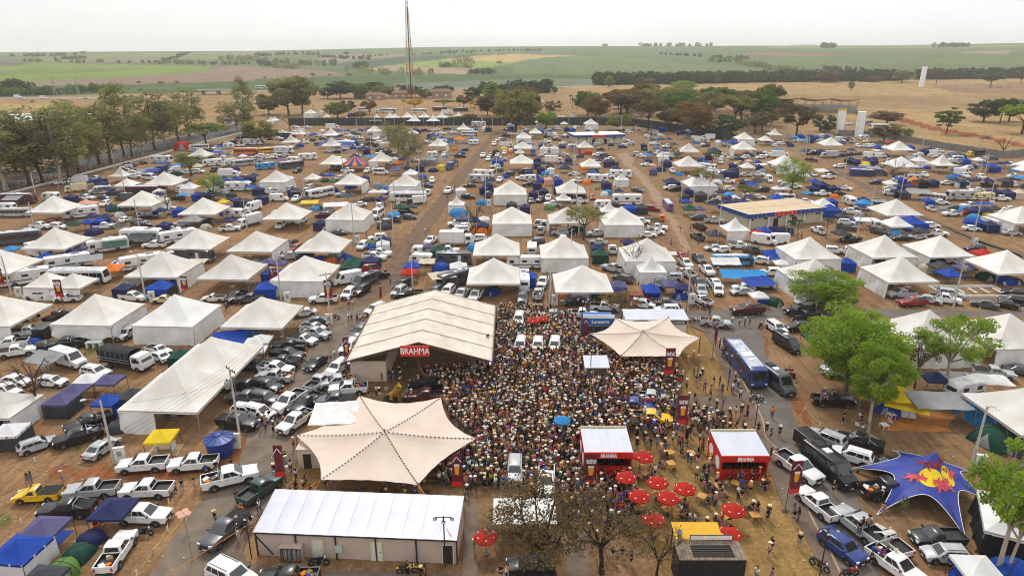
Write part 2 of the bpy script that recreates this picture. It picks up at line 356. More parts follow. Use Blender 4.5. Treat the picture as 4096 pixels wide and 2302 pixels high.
# ------------------------------------------------------------------ roads, lanes, pavements
from mathutils.geometry import tessellate_polygon
def sheet(name, pts, material, z=.004, jit=.3, step=1.6):
    P = []; N = len(pts)
    for i in range(N):
        a, b_ = pts[i], pts[(i + 1) % N]; k_ = max(1, int((b_ - a).length / step))
        for j in range(k_):
            p = a.lerp(b_, j / k_); w = mnoise.noise_vector(Vector((p.x * .35, p.y * .35, 3))) * jit + mnoise.noise_vector(Vector((p.x * 1.3, p.y * 1.3, 9))) * jit * .5
            P.append(Vector((p.x + w.x, p.y + w.y, z)))
    tris = tessellate_polygon([P]); me_ = bpy.data.meshes.new(name); me_.from_pydata([tuple(p) for p in P], [], [tuple(t) for t in tris])
    bm = bmesh.new(); bm.from_mesh(me_); bmesh.ops.recalc_face_normals(bm, faces=bm.faces)
    if bm.faces and sum(f.normal.z for f in bm.faces) < 0: bmesh.ops.reverse_faces(bm, faces=bm.faces)
    bm.to_mesh(me_); bm.free(); me_.materials.append(material)
    return structure(obj(name, me_))
def gp_(*spec):
    out = []; t = None
    it = iter(spec)
    for s_ in it:
        if isinstance(s_, str): t = s_
        else: out.append(G(t, s_, next(it)))
    return out
M_GRAVEL = mat('road_gravel', (.135, .107, .082), .95, col2=(.215, .17, .13), scale=.5, spec=.15, obj_coords=False, bump=.3, detail=9)
M_ASPH = mat('old_asphalt', (.115, .1, .088), .92, col2=(.175, .15, .13), scale=.35, spec=.2, obj_coords=False, bump=.2, detail=10)
M_ASPH2 = mat('street_asphalt', (.06, .06, .062), .9, col2=(.085, .083, .08), scale=.3, spec=.2, obj_coords=False, detail=8)
M_RUT = mat('wheel_rut_soil', (.12, .08, .055), .95, col2=(.19, .125, .08), scale=.6, spec=.1, obj_coords=False, detail=8)
M_PALE = mat('pale_dry_mud', (.33, .235, .16), .95, col2=(.25, .165, .1), scale=.4, spec=.1, obj_coords=False, detail=8)
sheet('gravel_road', gp_('D0', 1480, 1500, 1750, 1050, 2060, 660, 2400, 330, 'C1', -60, 1420, 120, 1300, 260, 1120, 360, 960, 440, 800, 560, 620, 740, 400, 800, 280, 770, 200, 1150, 160, 1150, 260, 1000, 480, 900, 680, 780, 900, 620, 1150, 'D1', 400, 100, 330, 300, 100, 600, 'D0', 2574, 850, 2300, 1200, 2060, 1500), M_GRAVEL)
sheet('camp_lane', gp_('C1', 780, 215, 'B1', 1180, 1448, 1330, 1200, 1500, 950, 1660, 760, 1900, 460, 2180, 120, 'A1', 2400, 1060, 2460, 1050, 'B1', 2290, 90, 2080, 400, 1870, 700, 1700, 950, 1560, 1200, 1420, 1448, 'C1', 1150, 170), M_RUT, .008, .8)
sheet('cross_street', gp_('C1', 1180, 150, 1500, 120, 2400, 180, 'C2', 0, 195, 900, 232, 1800, 232, 2574, 205, 'C3', 0, 200, 450, 215, 1300, 215, 2650, 235, 2650, 300, 1300, 285, 450, 290, 0, 320, 'C2', 2480, 400, 2300, 430, 1990, 395, 1850, 345, 1200, 300, 0, 240, 'C1', 1200, 250), M_ASPH, .006, .5)
sheet('asphalt_road', gp_('C2', 1990, 400, 2080, 520, 2160, 640, 2230, 800, 2330, 960, 2430, 1150, 2520, 1330, 'D3', -20, 60, 80, 160, 160, 330, 330, 640, 480, 950, 600, 1150, 760, 1500, 1180, 1500, 1050, 1100, 890, 680, 800, 420, 690, 60, 'C3', 330, 1440, 240, 1220, 200, 1090, 100, 900, 0, 700, 'C2', 2540, 520, 2480, 390), M_ASPH, .012, .35)
sheet('mud_track', gp_('B2', 1060, 110, 1140, 90, 1230, 160, 1200, 210, 1290, 270, 1430, 420, 1500, 520, 1560, 640, 1680, 850, 1740, 940, 1800, 1080, 1740, 1080, 1640, 900, 1560, 760, 1440, 600, 1380, 480, 1250, 330, 1150, 240), M_PALE, .005, 1.0)
for dx in (0, 55):
    sheet('wheel_track', gp_('B3', 620 + dx, 250, 820 + dx, 350, 1080 + dx, 490, 1500 + dx, 715, 1760 + dx, 830, 2040 + dx, 950, 2574 + dx, 1135, 2574 + dx, 1165, 2010 + dx, 972, 1735 + dx, 850, 1480 + dx, 735, 1060 + dx, 505, 800 + dx, 365, 605 + dx, 262), M_RUT, .005, .6)
street = sheet('left_street', gp_('B0', -300, 465, 300, 290, 620, 205, 1240, 45, 'A0', 2000, 1090, 2300, 1010, 2460, 1020, 2460, 1065, 1750, 1235, 'B0', 1000, 185, 500, 330, -300, 560), M_ASPH2, .005, .0)
mb = MB(); a0, a1 = G('B0', -200, 500, .012), G('A0', 2440, 1045, .012)
for i in range(60):
    p, q = a0.lerp(a1, i / 60), a0.lerp(a1, (i + .5) / 60); nrm = Vector((-(a1 - a0).y, (a1 - a0).x, 0)).normalized() * .12
    mb.quad(p - nrm, p + nrm, q + nrm, q - nrm)
for o_ in (-3.2, 3.2):
    w_ = Vector((-(a1 - a0).y, (a1 - a0).x, 0)).normalized(); p, q = a0 + w_ * o_, a1 + w_ * o_; nrm = w_ * .07
    mb.quad(p - nrm, p + nrm, q + nrm, q - nrm)
M_MARK = mat('road_paint', (.72, .72, .68), .7)
o_ = obj('lane_marking', mb.mesh('lane_marking', M_MARK), parent=street)
# far highway: asphalt band with pale kerbs
M_HWY = mat('highway_concrete', (.3, .29, .28), .9, var=.1, scale=.05, obj_coords=False)
hl = [on_land(*q) for q in (('A0', -500, 748), ('A0', 1300, 735), ('A0', 2300, 672), ('A1', 600, 655), ('A1', 1500, 648), ('A2', 500, 628), ('A2', 1500, 594), ('A2', 2574, 572), ('A3', 1200, 553), ('A3', 2700, 525))]
hl = [Vector((p.x, p.y, .05)) for p in hl]
w_ = Vector((0, 9, 0)); sheet('highway', [p for p in hl] + [p + w_ for p in reversed(hl)], M_HWY, .06, 0, 60)
# brick pavements with kerbs
def brick_mat(name, c1, c2, mort, s_):
    m_ = mat(name, c1, .9, spec=.15); n_ = m_.node_tree.nodes; l_ = m_.node_tree.links
    t_ = n_.new('ShaderNodeTexBrick'); t_.inputs['Scale'].default_value = s_; t_.inputs['Color1'].default_value = (*c1, 1); t_.inputs['Color2'].default_value = (*c2, 1); t_.inputs['Mortar'].default_value = (*mort, 1)
    t_.inputs['Mortar Size'].default_value = .03; g_ = n_.new('ShaderNodeNewGeometry'); z_ = n_.new('ShaderNodeTexNoise'); z_.inputs['Scale'].default_value = .7; z_.inputs['Detail'].default_value = 6
    l_.new(g_.outputs['Position'], t_.inputs['Vector']); l_.new(g_.outputs['Position'], z_.inputs['Vector'])
    k_ = n_.new('ShaderNodeMixRGB'); k_.blend_type = 'OVERLAY'; k_.inputs['Fac'].default_value = .5; l_.new(t_.outputs['Color'], k_.inputs['Color1']); l_.new(z_.outputs['Fac'], k_.inputs['Color2']); l_.new(k_.outputs['Color'], n_['Principled BSDF'].inputs['Base Color'])
    return m_
M_PAVE = brick_mat('paving_bricks', (.17, .125, .095), (.21, .155, .12), (.1, .075, .06), 3.5)
PAVE_R = gp_('C2', 1790, 385, 1930, 450, 2010, 570, 2090, 770, 2180, 990, 2260, 1150, 2400, 1380, 'D3', -60, 100, 0, 330, 130, 700, 330, 960, 450, 1210, 590, 1500)
KERB_R = gp_('C2', 1830, 345, 1990, 400, 2080, 520, 2160, 640, 2230, 800, 2330, 960, 2430, 1150, 2520, 1330, 'D3', -20, 60, 80, 160, 160, 330, 330, 640, 480, 950, 600, 1150, 760, 1500)
sheet('pavement', PAVE_R + KERB_R[::-1], M_PAVE, .1, 0, 5)
M_KERB = mat('kerb_concrete', (.37, .25, .16), .9, var=.15, scale=1.5)
def kerb(pts, name='kerb'):
    mb = MB()
    for a, b_ in zip(pts, pts[1:]):
        mb.bar(Vector((a.x, a.y, .06)), Vector((b_.x, b_.y, .06)), .22, .13)
    return structure(obj(name, mb.mesh(name, M_KERB)))
kerb(KERB_R)
sheet('pavement', gp_('D1', 330, 250, 400, 130, 440, 250, 330, 440, 215, 600, 100, 760, -60, 1000, 'D0', 2440, 1200, 2480, 1300, 'D1', 0, 1350, 500, 1395, 1250, 1415, 2050, 1440, 2050, 1600, -300, 1600, 'D0', 2060, 1500, 2300, 1210, 2574, 860, 'D1', 100, 610, 200, 460), M_PAVE, .1, 0, 5)
sheet('pavement', gp_('D1', 2110, 700, 2230, 700, 2230, 1600, 2060, 1600), M_PAVE, .1, 0, 5)
sheet('pavement', gp_('D2', 560, 1000, 760, 1000, 800, 1600, 540, 1600), M_PAVE, .1, 0, 5)
sheet('pavement', gp_('C1', 1900, 1380, 2574, 1150, 'C2', 1600, 1080, 2190, 1080, 2250, 1150, 2240, 1230, 1000, 1448, 'D2', 900, 300, 100, 600, 'D1', 2000, 500), mat('plaza_paving', (.17, .125, .085), .95, col2=(.11, .085, .06), scale=.6, obj_coords=False, detail=8), .02, .4)
# the air
hz = MB().box((0, 0, 42), (20600, 20600, 166)).mesh('haze', bpy.data.materials.new('pale_air'))
mm_ = hz.materials[0]; mm_.use_nodes = True; nn = mm_.node_tree.nodes; nn.clear()
pv = nn.new('ShaderNodeVolumePrincipled'); pv.inputs['Color'].default_value = (.98, .99, 1, 1); pv.inputs['Density'].default_value = .00012; pv.inputs['Anisotropy'].default_value = .1
mo = nn.new('ShaderNodeOutputMaterial'); mm_.node_tree.links.new(pv.outputs['Volume'], mo.inputs['Volume'])
hz_o = obj('haze', hz); hz_o['kind'] = 'stuff'; hz_o['label'] = 'pale dry haze over the far fields'

# ------------------------------------------------------------------ vehicles
def arch(cx, r_, z0, n=7):                   # the wheel-arch part of an outline, walked from rear to front
    out = []
    for i in range(n + 1):
        t = math.pi * (1 - i / n); z = .36 + math.sin(t) * r_
        out.append((cx + math.cos(t) * r_, max(z0, z)))
    return out
def wheel_meshes(rad, wid):
    t = MB().lathe([(rad * .62, -wid / 2), (rad * .93, -wid / 2), (rad, -wid * .35), (rad, wid * .35), (rad * .93, wid / 2), (rad * .62, wid / 2)], 14, axis='y')
    r_ = MB().lathe([(rad * .05, -wid * .40), (rad * .62, -wid * .42), (rad * .64, -wid * .52)], 14, m=1, axis='y', cap=False)
    r_.lathe([(rad * .05, wid * .40), (rad * .62, wid * .42), (rad * .64, wid * .52)], 14, m=1, axis='y', cap=False)
    for s in (-1, 1):
        for k in range(5):
            a = k * 2 * math.pi / 5; r_.bar((0, s * wid * .47, 0), (math.cos(a) * rad * .6, s * wid * .5, math.sin(a) * rad * .6), .03, rad * .16)
    return t.mesh('tyre', M_TYRE, 40), r_.mesh('rim', [M_RIM, M_PLASTIC])
WHEELS = {}
def wheel_of(rad, wid):
    k = (round(rad, 2), round(wid, 2))
    if k not in WHEELS: WHEELS[k] = wheel_meshes(*k)
    return WHEELS[k]
def lerp3(a, b, t): return tuple(a[i] + (b[i] - a[i]) * t for i in range(3))
def pane(c, u0, u1, v0, v1, off):            # a pane on the bilinear patch c = (bottom-left, bottom-right, top-right, top-left), lifted by off
    def P(u, v): return Vector(lerp3(lerp3(c[0], c[1], u), lerp3(c[3], c[2], u), v))
    q = [P(u0, v0), P(u1, v0), P(u1, v1), P(u0, v1)]; nrm = (q[1] - q[0]).cross(q[3] - q[0]).normalized()
    mb = MB(); a = [p + nrm * off for p in q]; b = [p - nrm * .02 for p in q]
    mb.add(a + b, [(0, 1, 2, 3), (0, 4, 5, 1), (1, 5, 6, 2), (2, 6, 7, 3), (3, 7, 4, 0)])
    return mb
def car_design(kind):
    # L half-lengths, W half width, axles, belt and roof; lengths in metres
    D = dict(
        pickup=dict(x0=-2.62, x1=2.66, hw=.93, ax=(-1.5, 1.68), rw=.39, bot=.42, hood=1.17, belt=1.22, nose=1.06, cab=(-.78, 1.28, -.6, .42), roof=1.84, bed=(-2.58, -.84, .9, 1.24), doors=2),
        small_pickup=dict(x0=-2.2, x1=2.2, hw=.84, ax=(-1.3, 1.35), rw=.31, bot=.3, hood=.92, belt=1.0, nose=.74, cab=(-.25, 1.15, -.05, .45), roof=1.5, bed=(-2.16, -.32, .8, 1.04), doors=1),
        sedan=dict(x0=-2.25, x1=2.25, hw=.87, ax=(-1.35, 1.35), rw=.32, bot=.28, hood=.9, belt=.96, nose=.7, cab=(-1.75, 1.1, -.95, .35), roof=1.46, doors=2, trunk=(1.0, .98)),
        hatch=dict(x0=-2.0, x1=2.02, hw=.86, ax=(-1.25, 1.28), rw=.31, bot=.28, hood=.93, belt=.98, nose=.74, cab=(-1.93, 1.05, -1.5, .4), roof=1.5, doors=2),
        suv=dict(x0=-2.25, x1=2.25, hw=.92, ax=(-1.35, 1.4), rw=.37, bot=.36, hood=1.06, belt=1.14, nose=.9, cab=(-2.18, 1.15, -1.85, .45), roof=1.72, doors=2),
        jeep=dict(x0=-2.0, x1=2.0, hw=.86, ax=(-1.25, 1.3), rw=.38, bot=.42, hood=1.1, belt=1.14, nose=1.05, cab=(-1.9, .75, -1.8, .5), roof=1.82, doors=1),
        beetle=dict(x0=-2.0, x1=2.03, hw=.77, ax=(-1.2, 1.2), rw=.31, bot=.3, hood=.9, belt=.98, nose=.55, cab=(-1.3, .75, -.55, .3), roof=1.48, doors=1, trunk=(.95, .6)),
    )
    return D[kind]
def build_car(kind):
    d = car_design(kind); x0, x1, hw, bot = d['x0'], d['x1'], d['hw'], d['bot']; rw = d['rw']; ra, fa = d['ax']; ar = rw + .09
    parts = []
    nz_, hd_ = d['nose'], d['hood']; top = [(x1 + .02, nz_ - .2), (x1 - .01, nz_ - .05), (x1 - .09, nz_ + .03), (x1 - .3, (nz_ + hd_) / 2 + .02), (x1 - .6, hd_ - .01), (d['cab'][1] + .35, hd_ + .02), (d['cab'][1], d['belt'])]
    if 'bed' in d:
        b0, b1, bz, bt = d['bed']; top += [(b1 + .04, d['belt']), (b1 + .04, bz), (x0 + .02, bz)]
    elif 'trunk' in d:
        tz, te = d['trunk']; top += [(d['cab'][0], tz), (x0 + .25, tz - .02), (x0 + .04, te - .05)]
    else: top += [(0, d['belt']), (d['cab'][0] + .02, d['belt']), (x0 + .03, d['belt'] - .1)]
    out = top + [(x0, .62), (x0 + .06, bot + .04)] + [(ra - ar - .02, bot)] + arch(ra, ar, bot) + [((ra + fa) / 2, bot - .04)] + arch(fa, ar, bot) + [(fa + ar + .02, bot)] + [(x1 - .05, bot + .02), (x1, .62)]
    def taper(x, z):
        t = max(0, (abs(x) - abs(x1) * .62) / (abs(x1) * .38)); return 1 - .10 * t * t - (.05 if z > d['belt'] - .05 else 0)
    B = MB(); B.profile(out[::-1], hw, .05, 0, taper, .1)
    if 'bed' in d:
        for s in (-1, 1): B.box(((b0 + b1) / 2, s * (hw - .085), (bz + bt) / 2), (b1 - b0 + .06, .1, bt - bz), 0)
        B.box((b0 + .02, 0, (bz + bt) / 2), (.08, 2 * hw - .3, bt - bz), 0)
    c0, c1, r0, r1 = d['cab']; bz_ = d['belt'] - .03; rz = d['roof']; wb, wr = hw * .94, hw * .77
    mid = rz - .07
    def ring(xa, xb, w, z, k=.12):
        return [(xb, -w + k, z), (xb, w - k, z), (xb - k, w, z), (xa + k, w, z), (xa, w - k, z), (xa, -w + k, z), (xa + k, -w, z), (xb - k, -w, z)]
    rings = [ring(c0, c1, wb, bz_), ring(r0 - .05, r1 + .07, wr + .03, mid), ring(r0 + .06, r1 - .08, wr - .07, rz)]
    vs = sum(rings, []); fs = []
    for k in range(2):
        for i in range(8):
            j = (i + 1) % 8; fs.append((k * 8 + i, k * 8 + j, (k + 1) * 8 + j, (k + 1) * 8 + i))
    fs.append(tuple(16 + i for i in range(8))); B.add(vs, fs, 0)
    parts.append(('body', B.mesh('body', [PAINT['w'], M_PLASTIC], 38)))
    A, T = rings[0], rings[1]
    g = []
    front = (A[0], A[1], T[1], T[0]); rear = (A[4], A[5], T[5], T[4])
    lft = (A[2], A[3], T[3], T[2]); rgt = (A[6], A[7], T[7], T[6])
    g.append(('windshield', pane(front, .03, .97, .06, .95, .008))); g.append(('rear_window', pane(rear, .06, .94, .2, .93, .008)))
    cuts = {1: [(.12, .88)], 2: [(.1, .5), (.54, .95)]}[d['doors']]
    if kind in ('suv', 'hatch'): cuts = [(.1, .44), (.47, .74), (.77, .95)]
    for a, b_ in cuts: g.append(('side_window', pane(lft, a, b_, .16, .92, .008)))
    for a, b_ in cuts: g.append(('side_window', pane(rgt, 1 - b_, 1 - a, .16, .92, .008)))
    for nme, m_ in g: parts.append((nme, m_.mesh(nme, M_GLASS)))
    for s in (-1, 1):
        w = hw * .86
        q = MB().box((x1 - .1, s * (w - .13), d['nose'] - .06), (.22, .34, .17)); parts.append(('headlight', q.mesh('headlight', M_HEAD)))
        q = MB().box((x0 + .045, s * (hw * .86 - .05), (.62 + d['belt']) / 2 if 'trunk' not in d else .82), (.12, .17 if 'bed' in d else .26, .34 if 'bed' in d else .2)); parts.append(('tail_light', q.mesh('tail_light', M_TAIL)))
        q = MB().box((c1 - .25, s * (hw + .1), d['belt'] + .1), (.12, .2, .17)); q.box((c1 - .25, s * (hw - .01), d['belt'] + .06), (.05, .1, .05)); parts.append(('mirror', q.mesh('mirror', PAINT['k'])))
        for xd in ([-.1 + (c0 + c1) / 2 - .35, (c0 + c1) / 2 + .35] if d['doors'] == 2 else [(c0 + c1) / 2 - .1]):
            parts.append(('door_handle', MB().box((xd - .1, s * (hw + .004), d['belt'] - .17), (.17, .03, .035)).mesh('door_handle', M_PLASTIC)))
    parts.append(('grille', MB().box((x1 - .005, 0, d['nose'] - .2), (.06, hw * 1.0, .3)).mesh('grille', M_PLASTIC)))
    for q in (MB().box((x1 - .02, 0, bot + .1), (.12, hw * 1.5, .2)), MB().box((x0 + .05, 0, bot + .1), (.14, hw * 1.55, .18))): parts.append(('bumper', q.mesh('bumper', M_PLASTIC)))
    for q in (MB().box((x0 - .025, 0, .66), (.02, .42, .13)), MB().box((x1 + .05, 0, bot + .13), (.02, .4, .12))): parts.append(('number_plate', q.mesh('number_plate', M_PLATE)))
    for s in (-1, 1):
        parts.append(('side_sill', MB().box(((ra + fa) / 2, s * (hw - .03), bot + .03), (fa - ra - 2 * ar - .1, .1, .12)).mesh('side_sill', M_PLASTIC)))
        for ax_ in (ra, fa): parts.append(('wheel_arch', MB().tube([(x, s * (hw - .012) * taper(x, z), z) for x, z in arch(ax_, ar + .02, bot)], .035, 4).mesh('wheel_arch', M_PLASTIC)))
    if 'bed' in d:
        q = MB().box(((b0 + b1) / 2 + .02, 0, bz + .012), (b1 - b0 - .06, 2 * hw - .28, .02))
        for s in (-1, 1): q.box(((b0 + b1) / 2 + .02, s * (hw - .145), (bz + bt) / 2), (b1 - b0 - .08, .012, bt - bz - .02))
        q.box((b1 - .01, 0, (bz + bt) / 2), (.012, 2 * hw - .3, bt - bz - .02)); q.box((b0 + .07, 0, (bz + bt) / 2), (.012, 2 * hw - .3, bt - bz - .02))
        parts.append(('bed_liner', q.mesh('bed_liner', M_PLASTIC)))
    else:
        q = MB()
        for s in (-1, 1): q.box(((r0 + r1) / 2, s * (wr - .12), rz + .03), (r1 - r0 - .3, .035, .03))
        if kind in ('suv', 'hatch'): parts.append(('roof_rail', q.mesh('roof_rail', M_PLASTIC)))
    wheels = [(x, s * (hw - .11)) for x in (ra, fa) for s in (-1, 1)]
    return parts, wheels, rw, .24
def cover_mesh(d):
    b0, b1, bz, bt = d['bed']
    return MB().box(((b0 + b1) / 2, 0, bt + .02), (b1 - b0 + .02, 2 * d['hw'] - .12, .045)).mesh('bed_cover', M_BLACK)
# --- boxy vehicles
def build_box(kind):
    parts = []; wheels = []; rw = .42; ww = .26
    def P(nm, mb, m_, sm=None): parts.append((nm, mb.mesh(nm, m_, sm)))
    def sides(xs, z0, z1, hw, nm='side_window'):
        for a, b_ in xs:
            for s in (-1, 1): P(nm, MB().box(((a + b_) / 2, s * (hw + .002), (z0 + z1) / 2), (b_ - a, .03, z1 - z0)), M_GLASS)
    def lights(x1, x0, hw, zf, zr):
        for s in (-1, 1):
            P('headlight', MB().box((x1, s * (hw - .25), zf), (.1, .34, .2)), M_HEAD); P('tail_light', MB().box((x0, s * (hw - .12), zr), (.08, .16, .4)), M_TAIL)
            P('mirror', MB().box((x1 - .55, s * (hw + .14), zf + .95), (.1, .18, .32)), M_PLASTIC)
    def slant(xa, za, xb, zb, hw):               # a windshield on the outline's edge from (xa, za) up to (xb, zb)
        c = ((xa, -hw, za), (xa, hw, za), (xb, hw * .94, zb), (xb, -hw * .94, zb)); P('windshield', pane(c, .04, .96, .05, .95, .015), M_GLASS)
    body = MB()
    if kind in ('van', 'minibus'):
        hw = .99; L = 3.0 if kind == 'van' else 3.3; H = 2.55; rw = .36
        o = [(-L, .45), (-L, 2.3), (-L + .1, H), (L - 2.2, H + .02), (L - 1.75, H - .12), (L - .95, 1.42), (L - .2, 1.2), (L, .9), (L, .45)]
        fa, ra = L - .95, -L + 1.15
        o2 = o[:-1] + [(L, .45), (fa + .47, .4)] + arch(fa, .46, .4)[::-1] + [(0, .36)] + arch(ra, .46, .4)[::-1] + [(ra - .47, .4)]
        body.profile(o2, hw, .05, 0, lambda x, z: 1 - .1 * max(0, (z - 1.3) / 1.3) - .12 * max(0, (x - L + 1.2) / 1.2) ** 2, .1)
        slant(L - .97, 1.42, L - 1.72, H - .13, hw * .86)
        for a, b_ in ([(L - 2.3, L - 1.5)] + ([(-L + .4, -.9), (-.8, L - 2.45)] if kind == 'minibus' else [])):
            for s in (-1, 1):
                c = ((a, s * hw * .985, 1.45), (b_, s * hw * .985, 1.45), (b_ - (.25 if b_ > L - 2 else 0), s * hw * .93, 2.15), (a, s * hw * .93, 2.15))
                P('side_window', pane(c if s < 0 else (c[1], c[0], c[3], c[2]), 0, 1, 0, 1, .012), M_GLASS)
        lights(L - .12, -L, hw * .92, .95, 1.2); P('grille', MB().box((L - .02, 0, .8), (.08, 1.1, .2)), M_PLASTIC); P('bumper', MB().box((L - .02, 0, .5), (.14, 1.7, .22)), M_PLASTIC)
        P('number_plate', MB().box((L + .06, 0, .52), (.02, .42, .13)), M_PLATE)
        for s in (-1, 1): P('sill', MB().box((0, s * hw * .97, .42), (2 * L - 2.9, .08, .16)), M_PLASTIC)
        P('roof_hatch', MB().box((-.6, 0, H + .06), (.9, .8, .12), taper=.85), M_PLATE)
        if kind == 'minibus': P('roof_unit', MB().box((-1.9, 0, H + .09), (1.3, 1.1, .18), taper=.85), M_PLASTIC)
        wheels = [(x, s * (hw - .13)) for x in (fa, ra) for s in (-1, 1)]
    elif kind in ('bus', 'motorhome'):
        L, hw, H = (5.6, 1.22, 3.1) if kind == 'bus' else (4.4, 1.18, 3.05); rw = .46; fa, ra = L - 2.0, -L + 2.4
        o = [(-L, .5), (-L, H - .25), (-L + .25, H), (L - .9, H), (L - .35, H - .2), (L - .08, 1.35), (L, 1.0), (L, .5), (fa + .56, .42)] + arch(fa, .54, .42)[::-1] + [(0, .4)] + arch(ra, .54, .42)[::-1] + [(ra - .56, .42)]
        body.profile(o, hw, .07, 0, None, .12); slant(L - .09, 1.35, L - .35, H - .28, hw * .9)
        if kind == 'bus':
            for k in range(6): sides([(-L + .5 + k * 1.55, -L + 1.95 + k * 1.55)], 1.55, 2.5, hw)
            P('door', MB().box((L - .95, -hw - .005, 1.5), (.95, .05, 2.0)), M_GLASS)
            for x in (-3.6, -1.0, 2.2): P('roof_vent', MB().box((x, 0, H + .06), (.75, .65, .12), taper=.8), M_PLATE)
            P('roof_unit', MB().box((.6, 0, H + .1), (1.7, 1.5, .2), taper=.85), M_PLATE); P('roof_skin', MB().box((-.3, 0, H + .006), (2 * L - 2, 2.0, .02)), mat('faded_roof', (.3, .34, .45), .5, col2=(.55, .57, .62), scale=1.2))
        else:
            sides([(-3.6, -2.5), (-.6, .5)], 1.75, 2.3, hw); sides([(L - 1.9, L - .9)], 1.5, 2.3, hw)
            P('door', MB().box((1.4, -hw - .005, 1.5), (.75, .04, 1.9)), M_PLATE)
            for x in (-2.6, .2): P('roof_vent', MB().box((x, .2, H + .06), (.7, .6, .14), taper=.8), M_PLATE)
            P('roof_unit', MB().box((-1.2, -.1, H + .1), (1.0, .8, .22), taper=.8), M_PLATE)
            P('solar_panel', MB().box((1.5, .1, H + .03), (1.5, 1.0, .05)), M_SOLAR)
            for s in (-1, 1): P('stripe', MB().box((-.4, s * (hw + .001), 1.15), (L * 1.5, .02, .22)), PAINT['g'])
        lights(L - .02, -L, hw, .95, 1.2); P('bumper', MB().box((L + .02, 0, .58), (.12, 2.2, .25)), M_PLASTIC)
        P('rear_window', MB().box((-L - .002, 0, 2.1), (.03, 1.5, .6)), M_GLASS)
        wheels = [(x, s * (hw - .17)) for x in (fa, ra) for s in (-1, 1)]
    elif kind == 'caravan':
        L, hw, H = 2.6, 1.1, 2.5; rw = .34
        o = [(-L + .1, .5), (-L, .9), (-L + .15, 2.2), (-L + .6, H), (L - .9, H), (L - .25, 1.9), (L, 1.0), (L - .25, .5), (.45, .42)] + arch(0, .42, .42)[::-1] + [(-.45, .42)]
        body.profile(o, hw, .06, 0, None, .12)
        sides([(-1.7, -.8), (.7, 1.6)], 1.35, 1.95, hw); slant(L - .06, 1.15, L - .22, 1.8, .85); P('rear_window', MB().box((-L + .05, 0, 1.7), (.05, 1.3, .5)), M_GLASS)
        P('door', MB().box((.1, -hw - .005, 1.4), (.65, .04, 1.7)), M_PLATE); P('tow_bar', MB().bar((L - .3, .3, .5), (L + 1.2, 0, .48), .09).bar((L - .3, -.3, .5), (L + 1.2, 0, .48), .09), M_DARKSTEEL)
        P('roof_vent', MB().box((0, 0, H + .06), (.8, .7, .14), taper=.8), M_PLATE)
        for s in (-1, 1): P('tail_light', MB().box((-L + .05, s * .9, .95), (.08, .15, .3)), M_TAIL); P('stripe', MB().box((0, s * (hw + .001), 1.0), (L * 1.7, .02, .16)), PAINT['g'])
        wheels = [(0, s * (hw - .12)) for s in (-1, 1)]
    elif kind in ('box_truck', 'cattle_truck', 'dump_truck', 'tow_truck'):
        L = 3.9; hw = 1.12; rw = .44; fa, ra = 2.75, -2.2
        cabx = 1.75
        o = [(cabx, .75), (cabx, 2.35), (cabx + .2, 2.55), (L - .6, 2.55), (L - .12, 1.55), (L, 1.3), (L, .55), (fa + .58, .5)] + arch(fa, .55, .5)[::-1] + [(fa - .6, .55)]
        body.profile(o, hw, .06, 0, None, .12); slant(L - .13, 1.55, L - .56, 2.42, hw * .9)
        for s in (-1, 1):
            c = ((2.05, s * hw, 1.5), (3.15, s * hw, 1.5), (3.0, s * hw, 2.25), (2.05, s * hw, 2.25)); P('side_window', pane(c if s < 0 else (c[1], c[0], c[3], c[2]), 0, 1, 0, 1, .012), M_GLASS)
        lights(L - .02, -L, hw, .9, .85); P('bumper', MB().box((L + .02, 0, .6), (.14, 2.1, .28)), M_PLASTIC)
        P('chassis', MB().box((-1.0, .4, .78), (5.9, .16, .2)).box((-1.0, -.4, .78), (5.9, .16, .2)).box((.6, .9, .7), (1.1, .4, .45)), M_DARKSTEEL)
        if kind == 'box_truck':
            P('cargo_box', MB().box((-1.15, 0, 2.1), (5.5, 2.35, 2.5)), PAINT['w']); P('cargo_door', MB().box((-3.92, 0, 2.05), (.04, 2.1, 2.2)), M_PLATE)
            for s in (-1, 1): P('edge_trim', MB().box((-1.15, s * 1.19, 3.33), (5.54, .05, .08)).box((-1.15, s * 1.19, .88), (5.54, .05, .08)), M_STEEL)
        elif kind == 'cattle_truck':
            P('cargo_floor', MB().box((-1.15, 0, .98), (5.5, 2.35, .16)), M_DARKSTEEL)
            for z in (1.35, 1.75, 2.15, 2.55):
                for s in (-1, 1): P('side_rail', MB().box((-1.15, s * 1.2, z), (5.5, .05, .1)), M_STEEL)
            for k in range(9):
                for s in (-1, 1): P('side_post', MB().box((-3.85 + k * .675, s * 1.17, 1.85), (.08, .06, 1.7)), M_DARKSTEEL)
            P('tarpaulin', MB().grid(lambda u, v: (-3.95 + 5.6 * u, -1.22 + 2.44 * v, 2.75 + .28 * math.sin(math.pi * v) ** .5 + .05 * math.sin(u * 31 + v * 5)), 24, 8), M_BLACK, 60)
            P('tarpaulin_side', MB().grid(lambda u, v: (-3.95 + 5.6 * u, -1.235 - .02 * math.sin(u * 40), 2.8 - .75 * v), 20, 2).grid(lambda u, v: (-3.95 + 5.6 * u, 1.235, 2.8 - .75 * v), 20, 2), M_BLACK, 60)
            P('cargo_load', MB().box((-1.15, 0, 1.8), (5.2, 2.15, 1.5)), M_BLACK)
        elif kind == 'dump_truck':
            P('tipper_body', MB().box((-1.15, 0, 1.05), (5.3, 2.3, .12)).box((-1.15, 1.12, 1.45), (5.3, .08, .8)).box((-1.15, -1.12, 1.45), (5.3, .08, .8)).box((-3.76, 0, 1.45), (.08, 2.2, .8)).box((1.46, 0, 1.5), (.08, 2.2, .95)), PAINT['b'])
